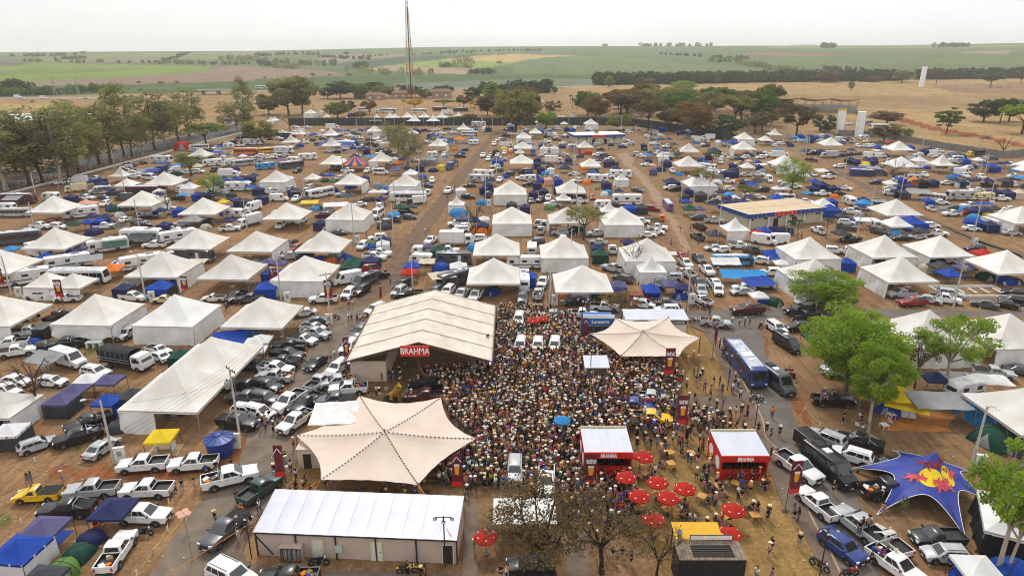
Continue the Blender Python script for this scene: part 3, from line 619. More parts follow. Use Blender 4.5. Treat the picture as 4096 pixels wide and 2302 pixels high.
            P('cargo_load', MB().box((-1.15, 0, 1.25), (5.0, 2.1, .3), taper=.9), mat('dry_earth', (.17, .09, .05), .95, var=.2))
        else:
            P('tipper_body', MB().box((-1.15, 0, 1.2), (5.3, 2.2, .16)).bar((1.2, 0, 1.2), (-2.6, 0, 2.6), .2), M_DARKSTEEL)
        wheels = [(x, s * (hw - .17)) for x in (fa, ra) for s in (-1, 1)]
    elif kind == 'trailer':
        L, hw = 1.7, .9; rw = .3
        body.box((0, 0, 1.25), (2 * L, 2 * hw, 1.6)); P('tow_bar', MB().bar((L, .3, .5), (L + 1.2, 0, .45), .09).bar((L, -.3, .5), (L + 1.2, 0, .45), .09), M_DARKSTEEL)
        P('door', MB().box((-L - .01, 0, 1.25), (.04, 1.5, 1.4)), M_PLASTIC); P('roof_edge', MB().box((0, hw, 2.07), (2 * L, .06, .05)).box((0, -hw, 2.07), (2 * L, .06, .05)), M_STEEL)
        for s in (-1, 1): P('mudguard', MB().box((0, s * (hw + .12), .72), (.9, .22, .05)), M_PLASTIC)
        wheels = [(0, s * (hw + .12)) for s in (-1, 1)]
    parts.insert(0, ('body', body.mesh('body', [PAINT['w'], M_PLASTIC], 38)))
    return parts, wheels, rw, ww
VKIND = dict(pk='pickup', ps='small_pickup', ca='sedan', ha='hatch', su='suv', je='jeep', bt='beetle', va='van', mn='minibus', bu='bus', mh='motorhome', cv='caravan', tr='box_truck', ct='cattle_truck', du='dump_truck', tw='tow_truck', tl='trailer')
VNAME = dict(pk=('pickup_truck', 'double-cab pickup', 'pickup'), ps=('small_pickup', 'small pickup', 'pickup'), ca=('sedan_car', 'saloon car', 'car'), ha=('hatchback_car', 'hatchback', 'car'), su=('sport_utility_car', 'SUV', 'car'),
    je=('off_road_car', 'boxy off-roader', 'car'), bt=('vintage_car', 'round vintage car', 'car'), va=('delivery_van', 'high-roof van', 'van'), mn=('minibus', 'minibus van', 'van'), bu=('coach_bus', 'bus', 'bus'), mh=('motorhome', 'motorhome', 'motorhome'),
    cv=('caravan', 'caravan trailer', 'caravan'), tr=('box_truck', 'box truck', 'truck'), ct=('cattle_truck', 'tarped stake-bed truck', 'truck'), du=('dump_truck', 'tipper truck', 'truck'), tw=('flatbed_truck', 'flatbed truck', 'truck'), tl=('cargo_trailer', 'box trailer', 'trailer'))
DESIGN = {}
SKIP_MID = {'door_handle', 'number_plate', 'mirror', 'grille', 'bumper', 'roof_rail', 'sill', 'side_sill', 'wheel_arch'}
def design(k):
    if k not in DESIGN:
        parts, wheels, rw, ww = build_car(VKIND[k]) if k in ('pk', 'ps', 'ca', 'ha', 'su', 'je', 'bt') else build_box(VKIND[k])
        tyre, rim = wheel_of(rw, ww)
        # one-piece version for the far ones
        bm = bmesh.new(); mats = []
        def addm(me_, M=None):
            n0 = len(bm.faces); nv = len(bm.verts); bm.from_mesh(me_); bm.faces.ensure_lookup_table(); bm.verts.ensure_lookup_table()
            if M is not None: bmesh.ops.transform(bm, matrix=M, verts=bm.verts[nv:])
            for f in bm.faces[n0:]:
                mt = me_.materials[min(f.material_index, len(me_.materials) - 1)]
                if mt not in mats: mats.append(mt)
                f.material_index = mats.index(mt)
        addm(parts[0][1])
        for nm, me_ in parts[1:]:
            if nm not in SKIP_MID: addm(me_)
        for x, y in wheels: addm(tyre, Matrix.Translation((x, y, rw))); addm(rim, Matrix.Translation((x, y, rw)))
        one = bpy.data.meshes.new(VNAME[k][0]); bm.to_mesh(one); bm.free()
        for mt in mats: one.materials.append(mt)
        DESIGN[k] = (parts, wheels, rw, tyre, rim, one)
    return DESIGN[k]
HEADING = [(22, 'facing right'), (67, 'facing back-right'), (112, 'facing away'), (157, 'facing back-left'), (202, 'facing left'), (247, 'facing front-left'), (292, 'facing the camera'), (337, 'facing front-right'), (361, 'facing right')]
VPOS = []
def vehicle(k, col, p, head, sc=1.0, cover=None, lod=None, extra=None, desc=None, group='vehicles parked on the camp ground'):
    parts, wheels, rw, tyre, rim, one = design(k); nm, ph, cat = VNAME[k]
    dist = math.hypot(p[0], p[1])
    if lod is None: lod = 0 if dist < 135 else (1 if dist < 215 else 2)
    a = R(head % 360)
    if lod == 2:
        o = obj(nm, one, loc=(p[0], p[1], 0), rz=a, scale=(sc,) * 3); recolor(o, PAINT[col])
    else:
        o = obj(nm, None, loc=(p[0], p[1], 0), rz=a, scale=(sc,) * 3)
        for pn, me_ in parts:
            if lod == 1 and pn in SKIP_MID: continue
            c = obj(pn, me_, parent=o)
            if pn == 'body' or (pn == 'tipper_body' and k == 'du'): recolor(c, PAINT[col])
            if pn == 'mirror' and col not in ('w', 's'): recolor(c, PAINT[col])
        for x, y in wheels:
            w = obj('wheel', tyre, parent=o, loc=(x, y, rw)); obj('rim', rim, parent=w)
        if cover and k in ('pk', 'ps'): obj('bed_cover', COVER[k], parent=o)
        elif k == 'pk' and len(VPOS) % 5 < 2: obj('bed_cargo', CARGO[len(VPOS) % 3], parent=o)
        if k == 'pk' and len(VPOS) % 4 == 1: obj('roll_bar', ROLL, parent=o)
    hd = next(h for lim, h in HEADING if head % 360 <= lim)
    tag(o, desc or f'{CNAME[col]} {ph} {hd}', cat, group); VPOS.append((Vector((p[0], p[1])), 2.6 if k in ('pk', 'ca', 'su', 'ha', 'ps') else 4, o))
    return o
def cargo_mesh(s):
    r_ = random.Random(s); q = MB()
    for _ in range(6): a, b_, c = r_.uniform(.25, .6), r_.uniform(.2, .5), r_.uniform(.15, .4); q.box((r_.uniform(-2.2, -1.15), r_.uniform(-.45, .45), .92 + c / 2), (a, b_, c), r_.randrange(4), Matrix.Rotation(r_.uniform(0, 3), 3, 'Z'))
    return q.mesh('bed_cargo', [CLOTH['b'], CLOTH['o'], M_PLATE, M_WOOD])
CARGO = [cargo_mesh(k) for k in range(3)]
ROLL = MB().tube([(-.95, -.78, 1.2), (-.95, -.66, 1.72), (-.95, .66, 1.72), (-.95, .78, 1.2)], .04, 6).tube([(-.95, -.66, 1.7), (-1.9, -.8, 1.22)], .03, 6).tube([(-.95, .66, 1.7), (-1.9, .8, 1.22)], .03, 6).mesh('roll_bar', M_CHROME, 50)
COVER = {'pk': cover_mesh(car_design('pickup')), 'ps': cover_mesh(car_design('small_pickup'))}

# ------------------------------------------------------------------ tents
EAVE, APEX = 3.2, 6.7
def canopy_fn(w, eave, apex, sag, wave=0.0, seed=0):
    # height over the unit square by distance from the centre (max norm); sag > 0 hollows the slope
    def f(x, y):
        m_ = max(abs(x), abs(y)); t = 1 - m_
        h = eave + (apex - eave) * (t ** (1 + sag))
        e = min(abs(x), abs(y)) / (m_ + 1e-6)
        h -= .16 * (1 - e) * t * (1 - t) * 4 * .35                       # the cloth hangs between the hips
        h += wave * math.sin(7 * x + seed) * math.sin(6 * y + seed * 2) * t
        return (x * w / 2, y * w / 2, h)
    return f
TENTMESH = {}
def tent_meshes(w, eave, apex, sag):
    k = (round(w, 1), eave, round(apex, 2), sag, len(TENTS) % 3)
    if k in TENTMESH: return TENTMESH[k]
    f = canopy_fn(w, eave, apex * (1 + .02 * (k[4] - 1)), sag + .05 * k[4], .025 + .03 * k[4], w + k[4] * 2.1)
    N = 7; c = MB()
    for rot in range(4):
        a = rot * math.pi / 2; ca_, sa = round(math.cos(a)), round(math.sin(a))
        def g(u, v, ca_=ca_, sa=sa):
            t = v; x = (2 * u - 1) * (1 - t); y = -(1 - t); p = f(x * ca_ - y * sa, x * sa + y * ca_); return p
        c.grid(g, N, N * 2 if sag > .3 else N)
        def val(u, v, ca_=ca_, sa=sa):
            x, y = (2 * u - 1) * (w / 2 + .01), -(w / 2 + .015 + .01 * math.sin(u * 23)); z = eave - v * (.32 + .03 * math.sin(u * 17))
            return (x * ca_ - y * sa, x * sa + y * ca_, z)
        c.grid(val, 10, 1, flip=True)
    cm = c.mesh('canopy', M_TENT['c'], 25)
    k4 = k[4]
    leg = MB().tube([(0, 0, 0), (0, 0, eave)], .055 if w > 6 else .04, 8); leg.box((0, 0, .02), (.3, .3, .04)); lm = leg.mesh('leg', M_STEEL, 40)
    fr = MB()
    for s in (-1, 1):
        fr.bar((-w / 2, s * w / 2, eave - .1), (w / 2, s * w / 2, eave - .1), .07); fr.bar((s * w / 2, -w / 2, eave - .1), (s * w / 2, w / 2, eave - .1), .07)
        for q in (-1, 1):
            fr.bar((s * w / 2, q * w / 2, eave - .9), (s * (w / 2 - .8), q * w / 2, eave - .12), .04); fr.bar((s * w / 2, q * w / 2, eave - .9), (s * w / 2, q * (w / 2 - .8), eave - .12), .04)
    fm_ = fr.mesh('eave_frame', M_STEEL)
    def wall(seed, span=(0, 1), hang=0.0):
        rr_ = random.Random(seed); ph = [rr_.uniform(0, 6) for _ in range(4)]
        mb = MB()
        def g(u, v):
            u2 = span[0] + (span[1] - span[0]) * u; x = (u2 - .5) * w
            amp = .04 + .16 * v
            y = -w / 2 + .03 - amp * (math.sin(u2 * 19 + ph[0]) * .5 + math.sin(u2 * 41 + ph[1]) * .3 + math.sin(u2 * 9 + v * 5 + ph[2]) * .4) - .25 * v * v
            z = (eave - .12) * (1 - v) + .03 + hang * v * (1 + .35 * math.sin(u2 * 13 + ph[3]))
            return (x, y, z)
        mb.grid(g, int(36 * (span[1] - span[0])) + 4, 7, flip=True); return mb.mesh('side_wall', M_TENT['w'], 70)
    TENTMESH[k] = (cm, lm, fm_, [wall(1), wall(2), wall(3)], wall(5, (0, .45)), wall(6, (0, 1), .9))
    return TENTMESH[k]
WROT = dict(f=0, r=math.pi / 2, b=math.pi, l=-math.pi / 2)
TENTS = []
def tent(p, w=10, walls='', col='c', rz=0.0, peak=False, desc=None, eave=None, wallcol=None, unique=False, detail=True):
    eave = eave or (EAVE if w > 6 else 2.5); apex = (eave + .42 * w + .3) if peak else eave + (APEX - EAVE) * w / 10
    cm, lm, fm_, wl, half, hung = tent_meshes(w, eave, apex, .9 if peak else .16)
    o = empty('peak_tent' if peak else 'pyramid_tent', (p[0], p[1], 0), rz)
    c = obj('canopy', cm, parent=o); recolor(c, M_TENT[col] if col in M_TENT else CLOTH[col])
    for sx in (-1, 1):
        for sy in (-1, 1): obj('leg', lm, parent=o, loc=(sx * (w / 2 - .05), sy * (w / 2 - .05), 0))
    if detail: obj('eave_frame', fm_, parent=o)
    i = 0
    for ch in walls:
        if ch in WROT:
            q = obj('side_wall', wl[i % 3], parent=o, rz=WROT[ch]); i += 1
        elif ch == 'p': q = obj('side_wall', half, parent=o)
        elif ch == 'h': q = obj('side_wall', hung, parent=o)
        elif ch == 'H': q = obj('side_wall', hung, parent=o, rz=WROT['r'])
        if wallcol: recolor(q, CLOTH[wallcol])
    wd_ = {'': 'open sides', 'f': 'front side wall'}.get(walls, 'white side walls')
    if desc is None:
        size = 'large' if w >= 8 else 'small'
        desc = f"{size} {'white' if col == 'w' else 'cream'} {'high-peaked' if peak else 'pyramid'} tent with {wd_}"
    tag(o, desc, 'tent', 'event tents on the camp ground', unique); TENTS.append((Vector((p[0], p[1])), w, walls, o))
    return o
# --- pop-up gazebos
GZ = {}
def gazebo_meshes(w, tall=0):
    k = round(w, 1)
    if k in GZ: return GZ[k]
    ev, ap = 2.05, 2.05 + .28 * w
    c = MB()
    def f(x, y):
        m_ = max(abs(x), abs(y)); t = 1 - m_; return (x * w / 2, y * w / 2, ev + (ap - ev) * (t ** 1.25) + .03 * math.sin(9 * x + 4 * y) * t)
    for rot in range(4):
        a = rot * math.pi / 2; ca_, sa = round(math.cos(a)), round(math.sin(a))
        def g(u, v, ca_=ca_, sa=sa):
            x = (2 * u - 1) * (1 - v); y = -(1 - v); return f(x * ca_ - y * sa, x * sa + y * ca_)
        c.grid(g, 4, 5)
        def val(u, v, ca_=ca_, sa=sa):
            x, y = (2 * u - 1) * w / 2, -(w / 2 + .02 * v + .012 * math.sin(u * 30) * v); return (x * ca_ - y * sa, x * sa + y * ca_, ev - .26 * v)
        c.grid(val, 6, 1, flip=True)
    cm = c.mesh('canopy', CLOTH['b'], 30)
    lm = MB().tube([(0, 0, 0), (0, 0, ev)], .03, 6).box((0, 0, .01), (.12, .12, .02)).mesh('leg', M_DARKSTEEL)
    def g(u, v): return ((u - .5) * w * .99, -w / 2 + .02 - (.03 + .05 * v) * (math.sin(u * 21) + .6 * math.sin(u * 37 + 2)), ev * (1 - v) + .02)
    wm = MB().grid(g, 18, 4, flip=True).mesh('side_wall', CLOTH['b'], 70)
    GZ[k] = (cm, lm, wm); return GZ[k]
def gazebo(p, col='n', w=3.0, walls='', rz=0.0, wallcol=None, desc=None, far=False, unique=False):
    cm, lm, wm = gazebo_meshes(w); o = empty('popup_gazebo', (p[0], p[1], 0), rz)
    recolor(obj('canopy', cm, parent=o), CLOTH[col])
    for sx in (-1, 1):
        for sy in (-1, 1):
            if far and sy > 0: continue
            obj('leg', lm, parent=o, loc=(sx * (w / 2 - .04), sy * (w / 2 - .04), 0))
    for ch in walls: recolor(obj('side_wall', wm, parent=o, rz=WROT[ch]), CLOTH[wallcol or col])
    tag(o, desc or f"{CLN[col]} pop-up gazebo {'with side walls' if walls else 'open on all sides'}", 'gazebo', 'pop-up gazebos', unique); return o
# --- dome tents
def dome_meshes():
    f_ = MB()
    def g(u, v):
        a = u * 2 * math.pi; t = v * math.pi / 2; q = 1 / max(abs(math.cos(a)), abs(math.sin(a))); q = 1 + (q - 1) * .75 * (1 - v)
        r_ = math.cos(t) ** .75 * q; rib = 1 - .04 * abs(math.sin(2 * a)) * math.sin(2 * t); return (r_ * math.cos(a) * rib, r_ * math.sin(a) * rib, math.sin(t) ** .85)
    f_.grid(g, 24, 7); fl = f_.mesh('fly_sheet', CLOTH['b'], 50)
    rb = MB()
    for a in (math.pi / 4, -math.pi / 4):
        pts = []
        for k in range(15):
            t = -math.pi / 2 + math.pi * k / 14; v = 1 - abs(t) / (math.pi / 2); P = g(((a if t < 0 else a + math.pi) / (2 * math.pi)) % 1, v); pts.append((P[0] * 1.012, P[1] * 1.012, P[2] * 1.012))
        rb.tube(pts, .02, 5)
    dr = MB(); 
    def gd(u, v):
        P = g((-math.pi / 2 + (u - .5) * .8 * (1 - v)) / (2 * math.pi) % 1, .02 + v * .55); return (P[0] * 1.02, P[1] * 1.02, P[2] * 1.02)
    dr.grid(gd, 4, 4)
    return fl, rb.mesh('pole_sleeve', M_DARKSTEEL), dr.mesh('door_panel', CLOTH['g'])
DOME = dome_meshes()
def dome(p, col='b', s=1.3, rz=0.0, h=None, desc=None, group='dome tents'):
    o = empty('dome_tent', (p[0], p[1], 0), rz); o.scale = (s, s, h or s * .95)
    recolor(obj('fly_sheet', DOME[0], parent=o), CLOTH[col]); obj('pole_sleeve', DOME[1], parent=o); recolor(obj('door_panel', DOME[2], parent=o), CLOTH['g' if col != 'g' else 'd'])
    tag(o, desc or f"{CLN[col]} dome tent pitched on the ground", 'tent', group); return o
# --- tarps and awnings
def tarp(p, w, d, col, z0=2.4, z1=1.6, rz=0.0, desc=None, name='awning'):
    o = empty(name, (p[0], p[1], 0), rz)
    def g(u, v): return ((u - .5) * w, (v - .5) * d, z0 + (z1 - z0) * (1 - v) - .35 * math.sin(math.pi * u) * math.sin(math.pi * v) * .6 + .04 * math.sin(u * 14 + v * 9))
    obj('sheet', MB().grid(g, 12, 9).mesh('sheet', CLOTH[col], 60), parent=o)
    for u in (0, 1):
        for v in (0, 1): P = g(u, v); obj('pole', MB().tube([(P[0], P[1], 0), (P[0], P[1], P[2])], .03, 6).mesh('pole', M_STEEL), parent=o)
    tag(o, desc or f"{CLN[col]} tarpaulin strung up as an awning", 'awning', 'tarpaulin awnings'); return o
# --- camp furniture
TBL = MB().box((0, 0, .72), (.9, .9, .04)); TBLm = TBL.mesh('table_top', mat('white_plastic', (.7, .7, .7), .5, var=.05)); TLEG = MB().box((0, 0, .35), (.05, .05, .7)).mesh('leg', MATS['white_plastic'])
def table(p, rz=0.0, col=None, wood=False):
    o = empty('folding_table', (p[0], p[1], 0), rz); t = obj('table_top', TBLm, parent=o)
    for sx in (-1, 1):
        for sy in (-1, 1): q = obj('leg', TLEG, parent=o, loc=(sx * .38, sy * .38, 0)); (recolor(q, col) if col else None)
    if col: recolor(t, col)
    tag(o, ('yellow-brown' if col else 'white') + ' square table standing on the ground', 'table', 'tables'); return o
def chair_parts():
    s = MB().box((0, 0, .43), (.46, .44, .05)).mesh('seat', MATS['white_plastic']); b = MB().box((0, -.21, .68), (.46, .04, .42), M=Matrix.Rotation(R(8), 3, 'X')).mesh('backrest', MATS['white_plastic'])
    l_ = MB().box((0, 0, .21), (.035, .035, .42)).mesh('leg', M_STEEL); return s, b, l_
CHP = chair_parts()
def chair(p, rz, m_, nm):
    o = empty('camping_chair', (p[0], p[1], 0), rz)
    for pn, me_ in (('seat', CHP[0]), ('backrest', CHP[1])): recolor(obj(pn, me_, parent=o), m_)
    for sx in (-1, 1):
        for sy in (-1, 1): obj('leg', CHP[2], parent=o, loc=(sx * .2, sy * .19, 0))
    tag(o, f'{nm} chair standing on the ground', 'chair', 'chairs'); return o
# ------------------------------------------------------------------ poles, cables, pillars, banners
def pole_mesh(h):
    return MB().tube([(0, 0, 0), (0, 0, h)], [.17, .1], 8).mesh('shaft', M_CONC, 50)
POLEM = {}
def pole(t, x, y, h=9, kind='p', arm=0.0):
    p = G(t, x, y); h = round(h * 2) / 2
    if h not in POLEM: POLEM[h] = pole_mesh(h)
    o = empty('utility_pole' if kind in 'pxt' else 'street_lamp', p, random.uniform(-.2, .2) if kind == 'p' else arm)
    obj('shaft', POLEM[h], parent=o)
    if kind in 'xt':
        obj('crossarm', MB().box((0, .12, h - .5), (2.2, .1, .12)).mesh('crossarm', M_WOOD), parent=o)
        for k in (-.95, -.45, .45, .95): obj('insulator', MB().lathe([(.03, 0), (.06, .05), (.04, .1), (.06, .14), (.03, .2)], 8, (k, .12, h - .43)).mesh('insulator', M_PLASTIC), parent=o)
    if kind == 't':
        tr_ = obj('transformer', MB().lathe([(.28, 0), (.33, .06), (.33, .85), (.26, .95)], 12, (0, -.5, h - 2.6)).mesh('transformer', M_STEEL, 40), parent=o)
        for k in range(3): obj('bushing', MB().tube([(-.2 + k * .2, -.5, h - 1.7), (-.2 + k * .2, -.5, h - 1.4)], .04, 6).mesh('bushing', M_PLASTIC), parent=tr_)
    if kind == 'l':
        obj('bracket', MB().tube([(0, 0, h - .4), (.5, 0, h + .25), (1.3, 0, h + .5)], .035, 6).mesh('bracket', M_STEEL), parent=o)
        obj('lamp_head', MB().box((1.55, 0, h + .5), (.6, .25, .14), taper=.7).mesh('lamp_head', MATS['white_plastic']), parent=o)
    d_ = dict(p='plain concrete pole', x='concrete power pole with wooden crossarm', t='concrete power pole carrying a grey transformer', l='concrete street lamp pole with curved arm')[kind]
    tag(o, d_, 'pole', 'poles on the camp ground'); return o, p, h
def floodpost(t, x, y, h=5.5):
    p = G(t, x, y); o = empty('floodlight_post', p)
    obj('post', MB().tube([(0, 0, 0), (0, 0, h)], .06, 8).mesh('post', M_DARKSTEEL), parent=o)
    obj('crossbar', MB().box((0, 0, h - .1), (1.5, .06, .06)).mesh('crossbar', M_DARKSTEEL), parent=o)
    for dx, rz in ((-.75, .4), (.75, -.4), (0, 0)):
        fl_ = obj('floodlight', MB().box((dx, -.1, h - .22 - (.35 if dx == 0 else 0)), (.34, .12, .26), M=Matrix.Rotation(rz, 3, 'Z')).mesh('floodlight', M_PLASTIC), parent=o)
        obj('lens', MB().box((dx, -.18, h - .22 - (.35 if dx == 0 else 0)), (.27, .03, .2), M=Matrix.Rotation(rz, 3, 'Z')).mesh('lens', MATS['headlight_lens']), parent=fl_)
    tag(o, 'black floodlight post with three lamps on a crossbar', 'lamp post', 'floodlight posts'); return o
PIL = MB().box((0, 0, .95), (1.1, .35, 1.9)).mesh('pillar_body', mat('white_render', (.66, .68, .64), .8, var=.1, scale=2)); PILD = MB().box((0, -.19, 1.2), (.5, .03, .6)).mesh('meter_door', M_STEEL); PILC = MB().box((0, 0, 1.93), (1.18, .43, .06)).mesh('cap', MATS['white_render'])
def pillar(t, x, y):
    p = G(t, x, y, .9); o = empty('meter_pillar', (p.x, p.y, 0), random.uniform(-.3, .3))
    obj('pillar_body', PIL, parent=o); obj('meter_door', PILD, parent=o); obj('cap', PILC, parent=o)
    tag(o, 'white rendered power meter pillar', 'pillar', 'meter pillars'); return o
def cable(a, b, sag=.8, r_=.012, name='power_cable', m_=None, desc='thin power cable strung between two poles'):
    a, b = Vector(a), Vector(b); pts = [a.lerp(b, k / 14) - Vector((0, 0, sag * 4 * (k / 14) * (1 - k / 14))) for k in range(15)]
    o = obj(name, MB().tube(pts, r_, 4).mesh(name, m_ or M_PLASTIC)); tag(o, desc, 'cable' if 'cable' in name else 'rope', 'cables' if 'cable' in name else 'ropes'); return o
M_WINE = mat('wine_banner', (.14, .012, .028), .7, var=.1, scale=3); M_BEER = mat('beer_amber', (.75, .3, .02), .5, var=.2, scale=6); M_FOAM = mat('beer_foam', (.8, .77, .7), .6); M_SIGNRED = mat('sign_red', (.62, .03, .02), .5, var=.05); M_SIGNWHITE = mat('sign_white', (.82, .82, .8), .5)
FONTM = {}
def text_mesh(txt, size, m_, bold=.0):
    k = (txt, size, m_.name)
    if k not in FONTM:
        cu = bpy.data.curves.new('lettering', 'FONT'); cu.body = txt; cu.size = size; cu.align_x = 'CENTER'; cu.align_y = 'CENTER'; cu.offset = bold; cu.extrude = .004; cu.resolution_u = 3; cu.space_line = .8
        to = bpy.data.objects.new('lettering', cu); COL.objects.link(to); dg = bpy.context.evaluated_depsgraph_get(); FONTM[k] = bpy.data.meshes.new_from_object(to.evaluated_get(dg)); bpy.data.objects.remove(to); bpy.data.curves.remove(cu)
        FONTM[k].materials.clear(); FONTM[k].materials.append(m_)
    return FONTM[k]
def lettering(txt, size, m_, parent, loc, rx=90, rz=0, bold=.02, sx=1.0):
    o = obj('lettering', text_mesh(txt, size, m_, bold), parent=parent, loc=loc); o.rotation_euler = (R(rx), 0, R(rz)); o.scale = (sx, 1, 1); return o
def banner(t, x, y, kind='malt', h=3.6, w=1.0, ph=5.0, rz=0.0):
    fx = -w - .1 if rz > 3 else 0.0; rz = 0 if rz > 3 else rz
    # a tall printed cloth banner on a mast, foot of the mast at the given spot
    p = G(t, x, y); o = empty('banner_flag', p, rz)
    obj('mast', MB().tube([(0, 0, 0), (0, 0, ph)], .035, 6).lathe([(.3, 0), (.3, .06), (.05, .1)], 10).mesh('mast', M_DARKSTEEL), parent=o)
    def g(u, v): return (.05 + u * w, -.03 + .05 * math.sin(v * 5 + u * 2), ph - v * h)
    c = obj('cloth', MB().grid(g, 4, 10, flip=True).mesh('cloth', M_WINE), parent=o, loc=(fx, 0, 0))
    q = MB().grid(lambda u, v: (.05 + u * w, -.055 + .05 * math.sin((.84 + v * .16) * 5 + u * 2), ph - (.84 + v * .16) * h), 4, 2, flip=True)
    obj('red_foot', q.mesh('red_foot', M_SIGNRED), parent=c)
    yo = -.11
    if kind == 'malt':
        lettering('DUPLO\nMALTE', w * .27, M_SIGNWHITE, c, (.05 + w / 2, yo, ph - h * .22))
    else:
        obj('chevron', MB().bar((.12, yo, ph - h * .24), (.05 + w / 2, yo, ph - h * .08), .03, .07).bar((w, yo, ph - h * .24), (.05 + w / 2, yo, ph - h * .08), .03, .07).mesh('chevron', M_SIGNWHITE), parent=c)
    if kind != 'plain':
        zb = ph - h * (.56 if kind == 'malt' else .5); gw = w * .3
        obj('beer_glass', MB().box((.05 + w * .5, yo, zb), (gw * 1.2, .02, h * .26), taper=1.4).mesh('beer_glass', M_BEER), parent=c); obj('beer_foam', MB().box((.05 + w * .5, yo, zb + h * .16), (gw * 1.7, .025, h * .07)).mesh('beer_foam', M_FOAM), parent=c)
    tag(o, {'malt': 'wine-red banner with white lettering', 'beer': 'wine-red banner with white chevron', 'plain': 'plain wine-red feather banner'}[kind], 'banner', 'promotional banners'); return o
# ------------------------------------------------------------------ parasols
def parasol(p, col, r_=1.6, h=2.5, tilt=0.0, n=6, ped=True, col2=None, desc=None, group='red parasols', marks=True):
    o = empty('parasol', (p[0], p[1], 0), random.uniform(0, 1)); c = MB()
    for k in range(n):
        a0_, a1_ = 2 * math.pi * k / n, 2 * math.pi * (k + 1) / n
        A = Vector((math.cos(a0_) * r_, math.sin(a0_) * r_, h - .55)); B = Vector((math.cos(a1_) * r_, math.sin(a1_) * r_, h - .55)); T = Vector((0, 0, h))
        def g(u, v, A=A, B=B):
            e = A.lerp(B, u); q = e.lerp(T, v); q.z += .07 * math.sin(math.pi * v); q.z -= .05 * math.sin(math.pi * u) * (1 - v); return q
        c.grid(g, 3, 4, k % 2)
        c.grid(lambda u, v, A=A, B=B: A.lerp(B, u) * (1.005) - Vector((0, 0, .13 * v + .05 * math.sin(math.pi * u))), 3, 1, k % 2, flip=True)
    m1 = CLOTH[col]; cn = obj('canopy', c.mesh('canopy', [m1, CLOTH[col2] if col2 else m1], 20), parent=o)
    if marks:
        for k in range(n):
            a = 2 * math.pi * (k + .5) / n; q = MB().box((0, 0, 0), (.07, .22, .012), M=Matrix.Rotation(a, 3, 'Z') @ Matrix.Rotation(math.atan2(.45, r_ * .85), 3, 'Y')); s_ = obj('white_print', q.mesh('white_print', M_SIGNWHITE), parent=cn, loc=(math.cos(a) * r_ * .7, math.sin(a) * r_ * .7, h - .3))
    obj('pole', MB().tube([(0, 0, 0), (0, 0, h)], .03, 6).mesh('pole', M_DARKSTEEL), parent=o)
    obj('base', MB().lathe([(.35, 0), (.35, .06), (.06, .1)], 10).mesh('base', M_PLASTIC), parent=o)
    for k in range(n):
        a = 2 * math.pi * k / n; obj('rib', MB().bar((0, 0, h - .08), (math.cos(a) * r_ * .98, math.sin(a) * r_ * .98, h - .57), .02).mesh('rib', M_DARKSTEEL), parent=o)
    tag(o, desc or f'{CLN[col]} parasol over a wooden table', 'parasol', group); return o

# ------------------------------------------------------------------ people
SKINS = [mat('skin_' + str(i), c, .6, spec=.3) for i, c in enumerate([(.55, .31, .2), (.42, .22, .13), (.3, .15, .085), (.17, .08, .045)])]
SHIRT = {k: mat('shirt_' + k, c, .85, var=.1, scale=8, spec=.1) for k, c in dict(black=(.014, .014, .016), white=(.72, .72, .7), blue=(.03, .08, .35), red=(.42, .02, .03), grey=(.2, .2, .21), teal=(.03, .3, .33), pink=(.6, .12, .3), yellow=(.7, .5, .04), orange=(.8, .22, .03), green=(.04, .2, .07), purple=(.2, .04, .35), maroon=(.12, .015, .03)).items()}
TROU = {k: mat('cloth_' + k, c, .85, var=.15, scale=10, spec=.1) for k, c in {'denim shorts': (.16, .25, .42), 'jeans': (.05, .08, .17), 'black shorts': (.014, .014, .016), 'white shorts': (.65, .65, .65), 'black trousers': (.016, .016, .018), 'blue shorts': (.05, .25, .5)}.items()}
HATS = {k: mat('hat_' + k, c, .8, var=.12, scale=20, spec=.1) for k, c in {'straw': (.68, .52, .28), 'pale straw': (.78, .7, .55), 'white': (.8, .79, .76), 'black': (.018, .016, .015), 'brown': (.2, .1, .045)}.items()}
M_HAIR = mat('dark_hair', (.018, .011, .008), .6); M_HAIR2 = mat('brown_hair', (.1, .05, .022), .6); M_SHOE = mat('dark_boots', (.03, .022, .018), .7)
def skin_mesh(J, E_, Rd, sub, name):
    keys = list(J); ix = {k: i for i, k in enumerate(keys)}
    me_ = bpy.data.meshes.new('tmp'); me_.from_pydata([J[k] for k in keys], [(ix[a], ix[b_]) for a, b_ in E_], [])
    o = bpy.data.objects.new('tmp', me_); COL.objects.link(o)
    md = o.modifiers.new('s', 'SKIN'); md.branch_smoothing = .3; md.use_smooth_shade = True
    for i, k in enumerate(keys):
        q = me_.skin_vertices[0].data[i]; r_ = Rd[k]; q.radius = (r_, r_) if not isinstance(r_, tuple) else r_; q.use_root = (i == 0)
    if sub: ms_ = o.modifiers.new('u', 'SUBSURF'); ms_.levels = sub; ms_.render_levels = sub
    dg = bpy.context.evaluated_depsgraph_get(); dg.update(); r_ = bpy.data.meshes.new_from_object(o.evaluated_get(dg)); r_.name = name
    bpy.data.objects.remove(o); bpy.data.meshes.remove(me_); return r_
